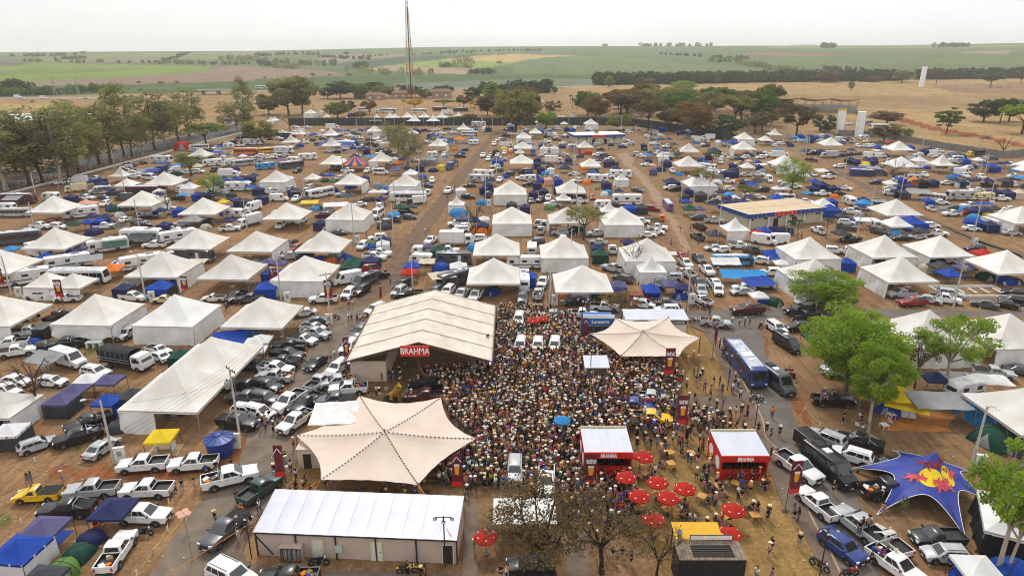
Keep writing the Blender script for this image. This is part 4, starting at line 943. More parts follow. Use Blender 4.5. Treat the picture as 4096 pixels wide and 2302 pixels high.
def pose(kind):
    J = dict(pelvis=(0, 0, .96), spine=(0, 0, 1.14), chest=(0, .01, 1.34), neck=(0, 0, 1.49), jaw=(0, .02, 1.56), head=(0, .015, 1.65), crown=(0, 0, 1.73))
    for s, n_ in ((-1, 'l'), (1, 'r')):
        J['sh' + n_] = (s * .175, 0, 1.42); J['el' + n_] = (s * .23, -.02, 1.16); J['wr' + n_] = (s * .24, .06, .93); J['ha' + n_] = (s * .235, .08, .86)
        J['hip' + n_] = (s * .095, 0, .9); J['kn' + n_] = (s * .11, .02, .5); J['an' + n_] = (s * .11, -.01, .09); J['to' + n_] = (s * .125, .13, .035)
    if kind in ('drink', 'both'):
        J['wrr'] = (.2, .24, 1.18); J['har'] = (.18, .3, 1.22); J['elr'] = (.25, .02, 1.14)
        if kind == 'both': J['wrl'] = (-.1, .24, 1.2); J['hal'] = (-.04, .27, 1.22); J['ell'] = (-.25, .02, 1.14)
    if kind == 'walk':
        J['knl'] = (-.1, .2, .53); J['anl'] = (-.1, .2, .12); J['tol'] = (-.11, .33, .1); J['anr'] = (.11, -.22, .13); J['knr'] = (.11, -.02, .5); J['tor'] = (.12, -.1, .04)
        J['wrl'] = (-.24, -.18, .96); J['hal'] = (-.24, -.2, .9); J['ell'] = (-.23, -.12, 1.17); J['wrr'] = (.22, .22, 1.0); J['har'] = (.21, .28, .96); J['elr'] = (.23, .06, 1.16)
    if kind == 'raise':
        J['elr'] = (.27, .05, 1.6); J['wrr'] = (.22, .08, 1.84); J['har'] = (.21, .1, 1.92)
    if kind == 'sit':
        dz_ = -.45
        for k in list(J):
            if k[:2] not in ('kn', 'an', 'to'): J[k] = (J[k][0], J[k][1], J[k][2] + dz_)
        for s, n_ in ((-1, 'l'), (1, 'r')):
            J['kn' + n_] = (s * .13, .43, .5); J['an' + n_] = (s * .13, .42, .09); J['to' + n_] = (s * .14, .56, .035); J['wr' + n_] = (s * .17, .3, .62); J['ha' + n_] = (s * .15, .36, .63); J['el' + n_] = (s * .23, .05, .74)
    return J
BR_ = dict(pelvis=.135, spine=.115, chest=.135, neck=.052, jaw=.068, head=.098, crown=.06, sh=.062, el=.043, wr=.03, ha=.036, hip=.088, kn=.058, an=.042, to=.038)
def rad(k): return BR_[k] if k in BR_ else BR_[k[:-1]]
BE = [('pelvis', 'spine'), ('spine', 'chest'), ('chest', 'neck'), ('neck', 'jaw'), ('jaw', 'head'), ('head', 'crown')]
for n_ in 'lr': BE += [('chest', 'sh' + n_), ('sh' + n_, 'el' + n_), ('el' + n_, 'wr' + n_), ('wr' + n_, 'ha' + n_), ('pelvis', 'hip' + n_), ('hip' + n_, 'kn' + n_), ('kn' + n_, 'an' + n_), ('an' + n_, 'to' + n_)]
def mid(a, b_, t): return tuple(a[i] + (b_[i] - a[i]) * t for i in range(3))
def person_meshes(kind, sub):
    J = pose(kind); J2 = dict(J); E2 = list(BE); R2 = {k: rad(k) for k in J}
    if sub:
        J2['nose'] = (J['head'][0], J['head'][1] + .115, J['head'][2] - .01); E2.append(('head', 'nose')); R2['nose'] = .018
        for s, n_ in ((-1, 'l'), (1, 'r')):
            J2['ear' + n_] = (J['head'][0] + s * .105, J['head'][1] - .01, J['head'][2]); E2.append(('head', 'ear' + n_)); R2['ear' + n_] = .02
            W_, H_ = Vector(J['wr' + n_]), Vector(J['ha' + n_]); d = (H_ - W_).normalized(); sd_ = d.cross(Vector((0, 1, .2))).normalized()
            for f_ in range(5):
                off = (f_ - 1.5) * .02 if f_ < 4 else -.055; L_ = (.075, .085, .08, .065, .045)[f_]
                a = H_ + sd_ * off * .8 + d * .02; b_ = H_ + sd_ * off * (1.1 if f_ < 4 else 1.3) + d * L_ + Vector((0, .02, 0))
                J2[f'f{f_}a' + n_] = tuple(a); J2[f'f{f_}b' + n_] = tuple(b_); E2 += [('ha' + n_, f'f{f_}a' + n_), (f'f{f_}a' + n_, f'f{f_}b' + n_)]; R2[f'f{f_}a' + n_] = .012; R2[f'f{f_}b' + n_] = .009
    body = skin_mesh(J2, E2, R2, sub, 'person')
    Js = {k: J[k] for k in ('pelvis', 'spine', 'chest', 'neck', 'shl', 'shr')}; Es = [('pelvis', 'spine'), ('spine', 'chest'), ('chest', 'neck'), ('chest', 'shl'), ('chest', 'shr')]; Rs = {k: rad(k) + .018 for k in Js}; Rs['neck'] = .075; Js['neck'] = mid(J['chest'], J['neck'], .8)
    for n_ in 'lr': Js['sl' + n_] = mid(J['sh' + n_], J['el' + n_], .62); Es.append(('sh' + n_, 'sl' + n_)); Rs['sl' + n_] = .072
    shirt = skin_mesh(Js, Es, Rs, sub, 'shirt')
    def legs(t):
        Jl = {'pelvis': (J['pelvis'][0], J['pelvis'][1], J['pelvis'][2] + .04)}; El = []; Rl = {'pelvis': .15}
        for n_ in 'lr':
            Jl['hip' + n_] = J['hip' + n_]; Rl['hip' + n_] = .108; El.append(('pelvis', 'hip' + n_))
            if t < 1: Jl['e' + n_] = mid(J['hip' + n_], J['kn' + n_], .72); Rl['e' + n_] = .088; El.append(('hip' + n_, 'e' + n_))
            else: Jl['kn' + n_] = J['kn' + n_]; Rl['kn' + n_] = .075; Jl['e' + n_] = mid(J['kn' + n_], J['an' + n_], .92); Rl['e' + n_] = .062; El += [('hip' + n_, 'kn' + n_), ('kn' + n_, 'e' + n_)]
        return skin_mesh(Jl, El, Rl, sub, 'shorts' if t < 1 else 'trousers')
    h = J['head']; c = J['crown']
    n_ = 14 if sub else 8
    hat = MB().lathe([(.175, .0), (.185, .012), (.105, .015), (.098, .07), (.07, .115), (.03, .105)], n_, (c[0], c[1], c[2] - .035))
    hat.v = [(x, y * 1.12, z + (abs(x) ** 2) * 1.4) if math.hypot(x - c[0], y - c[1]) > .15 else (x, y, z) for x, y, z in hat.v]
    hatm = hat.mesh('hat', HATS['straw'], 60)
    hair = MB().lathe([(.106, -.05), (.112, .02), (.09, .08), (.04, .115)], n_, (h[0], h[1] - .012, h[2])).mesh('hair', M_HAIR, 60)
    lh = MB().lathe([(.07, -.36), (.1, -.22), (.105, -.05), (.112, .02), (.09, .08), (.04, .115)], n_, (h[0], h[1] - .03, h[2])).mesh('hair', M_HAIR, 60)
    return dict(body=body, shirt=shirt, shorts=legs(.7), trousers=legs(1), hat=hatm, hair=hair, long=lh)
POSES = ('stand', 'drink', 'both', 'walk', 'raise', 'sit')
PM = {k: person_meshes(k, 1) for k in POSES}
PL = {k: person_meshes(k, 0) for k in POSES}
prand = random.Random(11)
def outfit():
    r_ = prand; sh = r_.choices(['none', 'black', 'white', 'blue', 'red', 'grey', 'teal', 'pink', 'yellow', 'orange', 'green', 'purple', 'maroon'], [24, 38, 10, 4, 4, 5, 2, 2, 1.5, 2, 2, 1, 4])[0]
    tr = r_.choices(list(TROU), [30, 16, 30, 7, 12, 5])[0]; hd = r_.choices(['straw', 'pale straw', 'white', 'black', 'brown', 'hair', 'long'], [12, 11, 7, 9, 5, 31, 25])[0]
    return sh, tr, hd, r_.choices(range(4), [40, 35, 18, 7])[0]
PEOPLE = []
def person(p, rz=None, kind=None, z=0.0, fit=None, group='people at the gathering', desc=None):
    kind = kind or prand.choices(POSES[:5], [30, 30, 18, 10, 6])[0]; sh, tr, hd, sk = fit or outfit(); M_ = PM[kind]; s = prand.uniform(.93, 1.05)
    o = obj('person', M_['body'], loc=(p[0], p[1], z), rz=prand.uniform(0, 6.28) if rz is None else rz, scale=(s, s, s))
    o.data.materials or o.data.materials.append(SKINS[0]); recolor(o, SKINS[sk])
    def ch(nm, me_, m_):
        me_.materials or me_.materials.append(m_); recolor(obj(nm, me_, parent=o), m_)
    if sh != 'none': ch('shirt', M_['shirt'], SHIRT[sh])
    if 'short' in tr: ch('shorts', M_['shorts'], TROU[tr])
    else: ch('trousers', M_['trousers'], TROU[tr])
    if hd in HATS: ch('hat', M_['hat'], HATS[hd])
    else: ch('hair', M_['long' if hd == 'long' else 'hair'], M_HAIR if sk else M_HAIR2)
    top = 'bare-chested person' if sh == 'none' else f'person in {sh} top'; hat_ = f', {hd} hat' if hd in HATS else ''
    tag(o, desc or f'{top}, {tr}{hat_}', 'person', group); PEOPLE.append(o); return o
def me_np(me_):
    v = np.zeros(len(me_.vertices) * 3); me_.vertices.foreach_get('co', v); return v.reshape(-1, 3), [tuple(p.vertices) for p in me_.polygons]
PLN = {k: {q: me_np(m_) for q, m_ in d.items()} for k, d in PL.items()}
def crowd_mesh(places):                      # the people beyond those built one by one
    VV, FF, CC = [], [], []; o = 0
    for x, y, z in places:
        kind = prand.choices(POSES[:5], [26, 30, 18, 10, 14])[0]; sh, tr, hd, sk = outfit(); a = prand.uniform(0, 6.28); s = prand.uniform(.88, 1.07); ca_, sa = math.cos(a) * s, math.sin(a) * s
        use = [('body', SKINS[sk])] + ([('shirt', SHIRT[sh])] if sh != 'none' else []) + [('shorts' if 'short' in tr else 'trousers', TROU[tr])] + [('hat', HATS[hd]) if hd in HATS else ('long' if hd == 'long' else 'hair', M_HAIR)]
        for nm, m_ in use:
            v, f = PLN[kind][nm]; w = np.empty_like(v); w[:, 0] = v[:, 0] * ca_ - v[:, 1] * sa + x; w[:, 1] = v[:, 0] * sa + v[:, 1] * ca_ + y; w[:, 2] = v[:, 2] * s + z
            VV.append(w); FF += [tuple(i + o for i in q) for q in f]; o += len(v)
            c = COLOF[m_.name]; CC.append(np.tile([*c, 1], (len(v), 1)))
    me_ = bpy.data.meshes.new('crowd'); me_.from_pydata(np.concatenate(VV).tolist(), [], FF)
    ca2 = me_.color_attributes.new('col', 'FLOAT_COLOR', 'POINT'); ca2.data.foreach_set('color', np.concatenate(CC).ravel()); me_.materials.append(mat('crowd_clothes', (1, 1, 1), .75, attr='col', spec=.2))
    me_.polygons.foreach_set('use_smooth', [True] * len(me_.polygons)); me_.update(); return me_
COLOF = {}
def _base(m_):
    for n_ in m_.node_tree.nodes:
        if n_.type == 'VALTORGB': return tuple((n_.color_ramp.elements[0].color[i] + n_.color_ramp.elements[1].color[i]) / 2 for i in range(3))
    return tuple(m_.node_tree.nodes['Principled BSDF'].inputs['Base Color'].default_value)[:3]
for m_ in SKINS + list(SHIRT.values()) + list(TROU.values()) + list(HATS.values()) + [M_HAIR, M_HAIR2]: COLOF[m_.name] = _base(m_)

# ------------------------------------------------------------------ trees
def leafmat(name, c1, c2, tr=.35): return mat('leaf_' + name, c1, .7, col2=c2, scale=.55, trans=tr, spec=.15, objrand=.1, obj_coords=False, detail=3)
LEAF = dict(bright=leafmat('bright', (.17, .29, .022), (.3, .42, .045), .5), green=leafmat('green', (.075, .15, .02), (.14, .22, .035), .42), dark=leafmat('dark', (.035, .07, .02), (.065, .115, .03), .35), euca=leafmat('eucalyptus', (.17, .2, .065), (.29, .28, .1), .55),
    yellowgreen=leafmat('yellow_green', (.13, .17, .025), (.2, .22, .05)), brown=leafmat('brown', (.12, .085, .032), (.2, .14, .05), .35), rust=leafmat('rust', (.17, .095, .03), (.24, .15, .045), .35), dry=leafmat('dry', (.14, .095, .045), (.23, .165, .07), .42), olive=leafmat('olive', (.18, .195, .05), (.28, .26, .075), .5), yellow=leafmat('blossom', (.6, .36, .02), (.75, .5, .04), .3), palm=leafmat('palm', (.03, .06, .016), (.06, .1, .025), .2))
BARK = dict(brown=mat('bark_brown', (.075, .05, .035), .9, var=.3, scale=4), grey=mat('bark_grey', (.2, .17, .14), .9, var=.25, scale=3), pale=mat('bark_pale', (.4, .35, .28), .85, var=.25, scale=3), dark=mat('bark_dark', (.03, .022, .018), .9, var=.3, scale=4))
TREEP = {}
def tree_proto(shape, seed, leaves, lsize, twigs=1):
    key = (shape, seed, leaves, lsize, twigs)
    if key in TREEP: return TREEP[key]
    r_ = random.Random(seed * 77 + 5)
    S = dict(round=(.62, .44, .37, .28), umbrella=(.78, .5, .2, .42), tall=(.6, .24, .4, .22), bush=(.52, .5, .47, .1), sparse=(.7, .46, .28, .34), conical=(.56, .26, .43, .1), layered=(.68, .45, .32, .3))[shape]
    cz, rx, rz, fork = S
    T = MB(); fk = Vector((r_.uniform(-.02, .02), r_.uniform(-.02, .02), fork)); tr = .022 if shape != 'tall' else .014
    T.tube([(0, 0, -.01), (r_.uniform(-.01, .01), 0, fork * .5), fk], [tr * 1.35, tr, tr * .85], 8)
    limbs = []; nl = dict(tall=7, conical=6).get(shape, 7)
    for k in range(nl):
        a = 2 * math.pi * (k + r_.random() * .6) / nl; e = r_.uniform(.45, .9)
        tip = Vector((math.cos(a) * rx * e, math.sin(a) * rx * e, cz + rz * r_.uniform(-.45, .6)))
        st = fk if shape not in ('tall', 'conical') else Vector((0, 0, fork + (cz + rz * .7 - fork) * k / nl))
        m1 = st.lerp(tip, .5) + Vector((r_.uniform(-.04, .04), r_.uniform(-.04, .04), r_.uniform(.0, .06)))
        T.tube([st, m1, tip], [tr * .6, tr * .4, tr * .14], 5); limbs.append((st, m1, tip))
    if shape in ('tall', 'conical'): T.tube([fk, (0, 0, cz + rz * .8)], [tr * .85, tr * .2], 6)
    nc = dict(round=70, umbrella=62, tall=46, bush=60, sparse=46, conical=40, layered=55)[shape]; C_ = []
    while len(C_) < nc:
        v = Vector((r_.uniform(-1, 1), r_.uniform(-1, 1), r_.uniform(-1, 1))); q = v.length
        if q > 1 or q < .45: continue
        if shape == 'umbrella' and v.z < -.35: continue
        if shape == 'conical': w = .35 + .65 * (1 - (v.z + 1) / 2); v = Vector((v.x * w, v.y * w, v.z))
        if shape == 'layered': v.z = round(v.z * 2) / 2 + r_.uniform(-.12, .12)
        C_.append(Vector((v.x * rx, v.y * rx, cz + v.z * rz)))
    for c in C_:                                         # twigs to each clump
        st, m1, tip = min(limbs, key=lambda L_: min((L_[2] - c).length, (L_[1] - c).length)); s_ = m1.lerp(tip, r_.uniform(.2, .9))
        if twigs: T.tube([s_, s_.lerp(c, .55) + Vector((0, 0, r_.uniform(0, .03))), c], [tr * .2, tr * .13, tr * .05], 4, cap=False)
        if twigs > 1:
            for _ in range(5):
                e = c + Vector((r_.gauss(0, .05), r_.gauss(0, .05), r_.gauss(.02, .04))); T.tube([s_.lerp(c, r_.uniform(.4, 1)), e], [tr * .08, tr * .03], 3, cap=False)
    tm = T.mesh('trunk', BARK['brown'], 60); cm = None
    if leaves:
        per = max(1, leaves // nc); N = per * nc; rg = np.random.default_rng(seed)
        cen = np.repeat(np.array([tuple(c) for c in C_]), per, 0); cr_ = np.repeat(rg.uniform(.07, .13, nc), per)[:, None]
        off = rg.normal(0, 1, (N, 3)); off /= np.linalg.norm(off, axis=1)[:, None] + 1e-9; off *= rg.uniform(.25, 1, (N, 1)) ** .6; off[:, 2] *= .62 if shape != 'layered' else .35
        P = cen + off * cr_ * (1.15 if shape in ('round', 'bush') else 1)
        u = rg.normal(0, 1, (N, 3)); u[:, 2] *= .5; u /= np.linalg.norm(u, axis=1)[:, None]; w = np.cross(u, rg.normal(0, 1, (N, 3))); w /= np.linalg.norm(w, axis=1)[:, None] + 1e-9
        sz = lsize * rg.uniform(.6, 1.4, (N, 1)); VV = np.stack([P - u * sz, P + w * sz * .55, P + u * sz, P - w * sz * .55], 1).reshape(-1, 3)
        cm = bpy.data.meshes.new('crown'); cm.from_pydata(VV.tolist(), [], np.arange(N * 4).reshape(-1, 4).tolist()); cm.materials.append(LEAF['green']); cm.update()
    TREEP[key] = (tm, cm, S); return TREEP[key]
def tree(base, box, shape='round', leaf='green', bark='brown', seed=1, leaves=3500, lsize=.022, desc=None, name=None, group='trees', twigs=1, far=False, cat='tree', grow=1.0):
    # base: (tile, x, y) of the trunk's foot; box: picture box (x0, y0, x1, y1, in the same tile) of the crown
    t = base[0]; p = G(*base) if not far else on_land(*base); x0, y0, x1, y1 = box
    a, b_ = GY(t, x0, y1, p.y), GY(t, x1, y0, p.y); h = max(2.5, b_.z - p.z)
    tm, cm, S = tree_proto(shape, seed, leaves if leaf else 0, lsize, twigs)
    top = S[0] + S[2] + .04; sz = h / top; sx = (b_.x - a.x) / (2 * S[1]) * grow
    o = empty(name or 'broadleaf_tree', p, random.uniform(0, 6.28)); o.scale = (sx, sx, sz)
    recolor(obj('trunk', tm, parent=o), BARK[bark])
    if cm and leaf: recolor(obj('crown', cm, parent=o), LEAF[leaf])
    ln = dict(bright='bright green', green='green leafy', dark='dark green', euca='dull green', yellowgreen='yellow-green', brown='brown-leaved', rust='rust-brown', dry='dry brown', olive='olive green', yellow='yellow-flowering').get(leaf, 'bare leafless')
    sn = dict(umbrella='flat-topped tree', tall='tall slender tree', bush='bushy tree', conical='narrow tree', layered='tiered tree', sparse='sparse tree').get(shape, 'tree')
    tag(o, desc or f'{ln} {sn}', cat, group); return o
def palm_meshes(seed):
    r_ = random.Random(seed); T = MB().tube([(0, 0, 0), (.01, .01, .4), (0, 0, .8)], [.03, .02, .018], 7).mesh('trunk', BARK['grey'], 60); F = MB()
    for k in range(16):
        a = 2 * math.pi * k / 16 + r_.uniform(-.15, .15); L_ = r_.uniform(.24, .32); up = r_.uniform(.05, .2)
        pts = []
        for i in range(7):
            t = i / 6; pts.append(Vector((math.cos(a) * L_ * t, math.sin(a) * L_ * t, .8 + up * math.sin(t * 2.2) - .2 * t * t)))
        sd_ = Vector((-math.sin(a), math.cos(a), 0))
        for i in range(6):
            for s in (-1, 1):
                for q in (0, .5):
                    b_ = pts[i].lerp(pts[i + 1], q); e = b_ + sd_ * s * .075 * math.sin(math.pi * (i + q + .6) / 6.6) + Vector((math.cos(a) * .03, math.sin(a) * .03, -.045)); F.add([b_, b_.lerp(pts[i + 1], .45), e], [(0, 1, 2)])
    return T, F.mesh('fronds', LEAF['palm'])
PALM = [palm_meshes(1), palm_meshes(2)]
def palm(base, top_y, seed=0, desc=None):
    p = G(*base); h = GY(base[0], base[1], top_y, p.y).z; o = empty('palm_tree', p, random.uniform(0, 6)); o.scale = (h * 1.0, h * 1.0, h); obj('trunk', PALM[seed % 2][0], parent=o); obj('fronds', PALM[seed % 2][1], parent=o)
    tag(o, desc or 'feathery green palm tree', 'palm', 'palm trees'); return o
def thicket(name, pts, label, leaf='dark', h=10, w=6, n=60, per=90, ls=.9, seed=3):    # a mass of far foliage along a line
    rg = np.random.default_rng(seed); P = []
    seg = np.array([[p.x, p.y, p.z] for p in pts]); d = np.r_[0, np.cumsum(np.linalg.norm(np.diff(seg, axis=0), axis=1))]
    for k in range(n):
        s = rg.uniform(0, d[-1]); c = np.array([np.interp(s, d, seg[:, i]) for i in range(3)]); c[1] += rg.uniform(-w, w); hh = h * rg.uniform(.7, 1.1)
        q = rg.normal(0, 1, (per, 3)); q /= np.linalg.norm(q, axis=1)[:, None]; q *= rg.uniform(.6, 1, (per, 1)) ** .5; q *= [hh * .45, hh * .45, hh * .5]; q[:, 2] += hh * .5; P.append(c + q)
    P = np.concatenate(P); N = len(P); u = rg.normal(0, 1, (N, 3)); u /= np.linalg.norm(u, axis=1)[:, None]; w_ = np.cross(u, rg.normal(0, 1, (N, 3))); w_ /= np.linalg.norm(w_, axis=1)[:, None] + 1e-9
    sz = ls * rg.uniform(.6, 1.4, (N, 1)); VV = np.stack([P - u * sz, P + w_ * sz * .7, P + u * sz, P - w_ * sz * .7], 1).reshape(-1, 3)
    me_ = bpy.data.meshes.new(name); me_.from_pydata(VV.tolist(), [], np.arange(N * 4).reshape(-1, 4).tolist()); me_.materials.append(LEAF[leaf]); me_.update()
    o = obj(name, me_); o['kind'] = 'stuff'; o['label'] = label; return o

# ------------------------------------------------------------------ buildings and large structures of the gathering
M_MARQ = mat('cloth_old_marquee', (.6, .53, .43), .65, col2=(.74, .69, .61), scale=.5, trans=.08, spec=.25, detail=8)
M_WALLB = mat('beige_panel', (.6, .48, .38), .75, var=.06, scale=.8); M_WALLP = mat('pinkish_panel', (.5, .39, .33), .75, var=.07, scale=.7)
M_BROWNST = mat('brown_steel', (.09, .05, .035), .6, .2, var=.2)
M_ROOFW = mat('pale_roof_sheet', (.5, .52, .61), .45, col2=(.6, .61, .67), scale=.5, spec=.4, detail=6)
M_STRETCH = mat('cloth_stretch_beige', (.66, .535, .445), .75, col2=(.74, .625, .535), scale=.25, trans=.1, spec=.15, detail=4)
M_LACE = mat('lacing_gap', (.03, .022, .016), .9)
M_DOORW = mat('pale_door', (.66, .62, .53), .6, var=.05); M_DECK = mat('brown_deck', (.15, .085, .035), .8, var=.3, scale=3)
M_RED = mat('kiosk_red', (.55, .018, .012), .45, var=.06, scale=2); M_GREY = mat('mid_grey', (.3, .3, .31), .7, var=.1); M_CREAM = mat('cream_paint', (.6, .58, .36), .7, var=.06)
M_ORANGE = mat('strap_orange', (.72, .26, .06), .6)
# --- marquee
X0, X1, Y0, Y1, XR = -23.0, -2.7, 84.4, 105.6, -12.8
mq = empty('event_marquee', ((X0 + X1) / 2, (Y0 + Y1) / 2, 0)); ox, oy = mq.location.x, mq.location.y
for k in range(5):
    ya, yb = Y0 + (Y1 - Y0) * k / 5 - oy, Y0 + (Y1 - Y0) * (k + 1) / 5 - oy
    for s, xe in ((-1, X0), (1, X1)):
        def g(u, v, xe=xe, ya=ya, yb=yb):
            x = xe - ox + (XR - xe) * u; y = ya + .03 + (yb - ya - .06) * v; return (x, y, 4.0 + 2.85 * u - .22 * math.sin(math.pi * v) * (.4 + .6 * math.sin(math.pi * u)) + .02 * math.sin(u * 25))
        obj('roof_panel', MB().grid(g, 14, 8, flip=(s > 0)).mesh('roof_panel', M_MARQ, 50), parent=mq)
for k in range(6):
    y = Y0 + (Y1 - Y0) * k / 5 - oy; q = MB()
    q.bar((X0 - ox, y, 3.72), (XR - ox, y, 6.58), .2).bar((X1 - ox, y, 3.72), (XR - ox, y, 6.58), .2); obj('rafter', q.mesh('rafter', M_BROWNST), parent=mq)
    for x in (X0, X1): obj('column', MB().box((x - ox, y, 2.0), (.22, .22, 4.0)).mesh('column', M_BROWNST), parent=mq)
obj('centre_post', MB().box((XR - ox, Y0 - oy - .02, 3.3), (.24, .24, 6.6)).mesh('centre_post', M_BROWNST), parent=mq)
M_SEAM = mat('marquee_seam', (.42, .34, .25), .8, var=.2)
for k in range(6):
    y = Y0 + (Y1 - Y0) * k / 5 - oy; obj('seam_rope', MB().bar((X0 - ox, y, 4.03), (XR - ox, y, 6.9), .13, .07).bar((X1 - ox, y, 4.03), (XR - ox, y, 6.9), .13, .07).mesh('seam_rope', M_SEAM), parent=mq)
for x in (X0, X1): obj('eave_beam', MB().box((x - ox, 0, 4.02), (.16, Y1 - Y0, .2)).mesh('eave_beam', M_BROWNST), parent=mq)
obj('deck', MB().box((0, -.3, .06), (X1 - X0 - .6, Y1 - Y0 + 2.2, .12)).mesh('deck', M_DECK), parent=mq)
w_ = MB().box((X0 + 2.7 - ox, Y0 + 1.6 - oy, 1.65), (5.0, .1, 3.2)).box((X0 + 5.2 - ox, Y0 + 6.6 - oy, 1.65), (.1, 10, 3.2)).box((X0 + .3 - ox, Y0 + 6.6 - oy, 1.65), (.1, 10, 3.2)); obj('partition_wall', w_.mesh('partition_wall', M_WALLB), parent=mq)
obj('back_wall', MB().box((0, Y1 - .3 - oy, 2.0), (X1 - X0 - .8, .12, 3.6)).mesh('back_wall', M_WALLB), parent=mq)
sa, sb = GY('C1', 1455, 690, Y0 - .4), GY('C1', 1740, 583, Y0 - .4)
sg = obj('sign_board', MB().box(((sa.x + sb.x) / 2 - ox, Y0 - .4 - oy, (sa.z + sb.z) / 2), (sb.x - sa.x, .16, sb.z - sa.z)).mesh('sign_board', M_SIGNRED), parent=mq)
lettering('BRAHMA', (sb.z - sa.z) * .78, M_SIGNWHITE, sg, ((sa.x + sb.x) / 2 - ox, Y0 - .5 - oy, (sa.z + sb.z) / 2), bold=.025, sx=.8)
M_LEDV = mat('violet_lamp', (.3, .2, .9), .3, emit=((.25, .15, 1), 4))
for x in (X0 + .5, X1 - .3): obj('spot_lamp', MB().lathe([(.05, -.1), (.14, 0), (.14, .12)], 10, (x - ox, Y0 - .25 - oy, 3.8)).mesh('spot_lamp', M_LEDV), parent=mq)
tag(mq, 'big beige ridge marquee with red lettered sign over the crowd', 'marquee', unique=True); land((-13, 84), 'the big ridge marquee')
# --- stretch tents
def stretch(corners, O, name, label, pull=.11, drop=.5):
    o = empty(name, (O.x, O.y, 0)); L_ = [c - Vector((O.x, O.y, 0)) for c in corners]; T = Vector((0, 0, O.z)); c = MB(); N = len(L_)
    def surf(A, B, u, v):
        b = 4 * u * (1 - u); E_ = A.lerp(B, u); E_ = Vector((E_.x * (1 - pull * b), E_.y * (1 - pull * b), E_.z - drop * b * .55))
        P = T.lerp(E_, v); P.z -= .55 * math.sin(math.pi * v) * (1 - .55 * (2 * u - 1) ** 2) * .8; P.z += .03 * math.sin(u * 30) * v; return P
    for i in range(N):
        A, B = L_[i], L_[(i + 1) % N]
        p_ = MB().grid(lambda u, v, A=A, B=B: surf(A, B, u, v), 18, 14); 
        if (A.cross(B)).z > 0: p_.f = [f[::-1] for f in p_.f]
        obj('fabric_panel', p_.mesh('fabric_panel', M_STRETCH, 60), parent=o)
        q = MB()
        for k in range(1, 22):
            v = k / 22; a, b = surf(A, B, 0, v - .016), surf(A, B, 0, v + .016); m_ = (a + b) / 2 + Vector((0, 0, .05)); d = (b - a).normalized(); s_ = d.cross(Vector((0, 0, 1))).normalized() * .1
            q.add([a + Vector((0, 0, .04)), m_ + s_, b + Vector((0, 0, .04)), m_ - s_], [(0, 1, 2, 3)])
        obj('lacing', q.mesh('lacing', M_LACE), parent=o)['kind'] = 'stuff'
        obj('pole', MB().tube([(A.x, A.y, 0), (A.x, A.y, A.z + .25)], .09, 8).mesh('pole', M_WOOD), parent=o)
        out = Vector((A.x, A.y, 0)).normalized(); obj('guy_strap', MB().tube([A, (A.x + out.x * 3.2, A.y + out.y * 3.2, .02)], .035, 5).mesh('guy_strap', M_ORANGE), parent=o)
    obj('centre_pole', MB().tube([(0, 0, 0), (0, 0, O.z + .35)], .1, 8).mesh('centre_pole', M_WOOD), parent=o)
    tag(o, label, 'stretch tent', 'beige stretch tents', unique=True); return o
Vz = lambda *l_: [Vector((a, b, z)) for a, b, z in l_]
stretch(Vz((-24.6, 66.9, 3.1), (-19.6, 58.6, 3), (-9.5, 57.8, 3), (-4.1, 66.4, 3), (-9.0, 76, 3), (-19.4, 76.4, 3)), Vector((-14.1, 65.2, 4.6)), 'stretch_tent', 'large beige stretch tent in front of the gold lion statue'); land((-14, 65), 'the front stretch tent')
stretch(Vz((12.1, 96.3, 3), (16.9, 102.2, 3.2), (25.6, 102.4, 3.2), (28.8, 94.8, 3), (24.1, 88.1, 3), (15.6, 88.1, 3)), Vector((19.8, 94.0, 4.3)), 'stretch_tent', 'beige stretch tent behind the crowd beside the blue bus'); land((20, 94), 'the rear stretch tent')
# white sheet beside the front tent
tarp((-21.5, 72.2), 5.5, 5.5, 'w', 3.0, 3.0, .1, 'pale white canopy sheet beside the front stretch tent')
# small panel room by the front tent's corner
rm = empty('panel_cabin', (-22.4, 66.6, 0)); rm.scale = (1, 1, .88); obj('wall', MB().box((0, 0, 1.35), (3.4, 3.0, 2.7)).mesh('wall', M_WALLB), parent=rm); d_ = obj('door', MB().box((-.6, -1.52, 1.05), (.9, .06, 2.1)).mesh('door', M_LACE), parent=rm); obj('door_frame', MB().box((-1.1, -1.54, 1.08), (.08, .1, 2.2)).box((-.1, -1.54, 1.08), (.08, .1, 2.2)).box((-.6, -1.54, 2.18), (1.08, .1, .08)).mesh('door_frame', M_DOORW), parent=d_); obj('roof', MB().box((0, 0, 2.75), (3.6, 3.2, .1)).mesh('roof', M_WALLB), parent=rm)
tag(rm, 'beige panel cabin under the corner of the front stretch tent', 'cabin', unique=True)
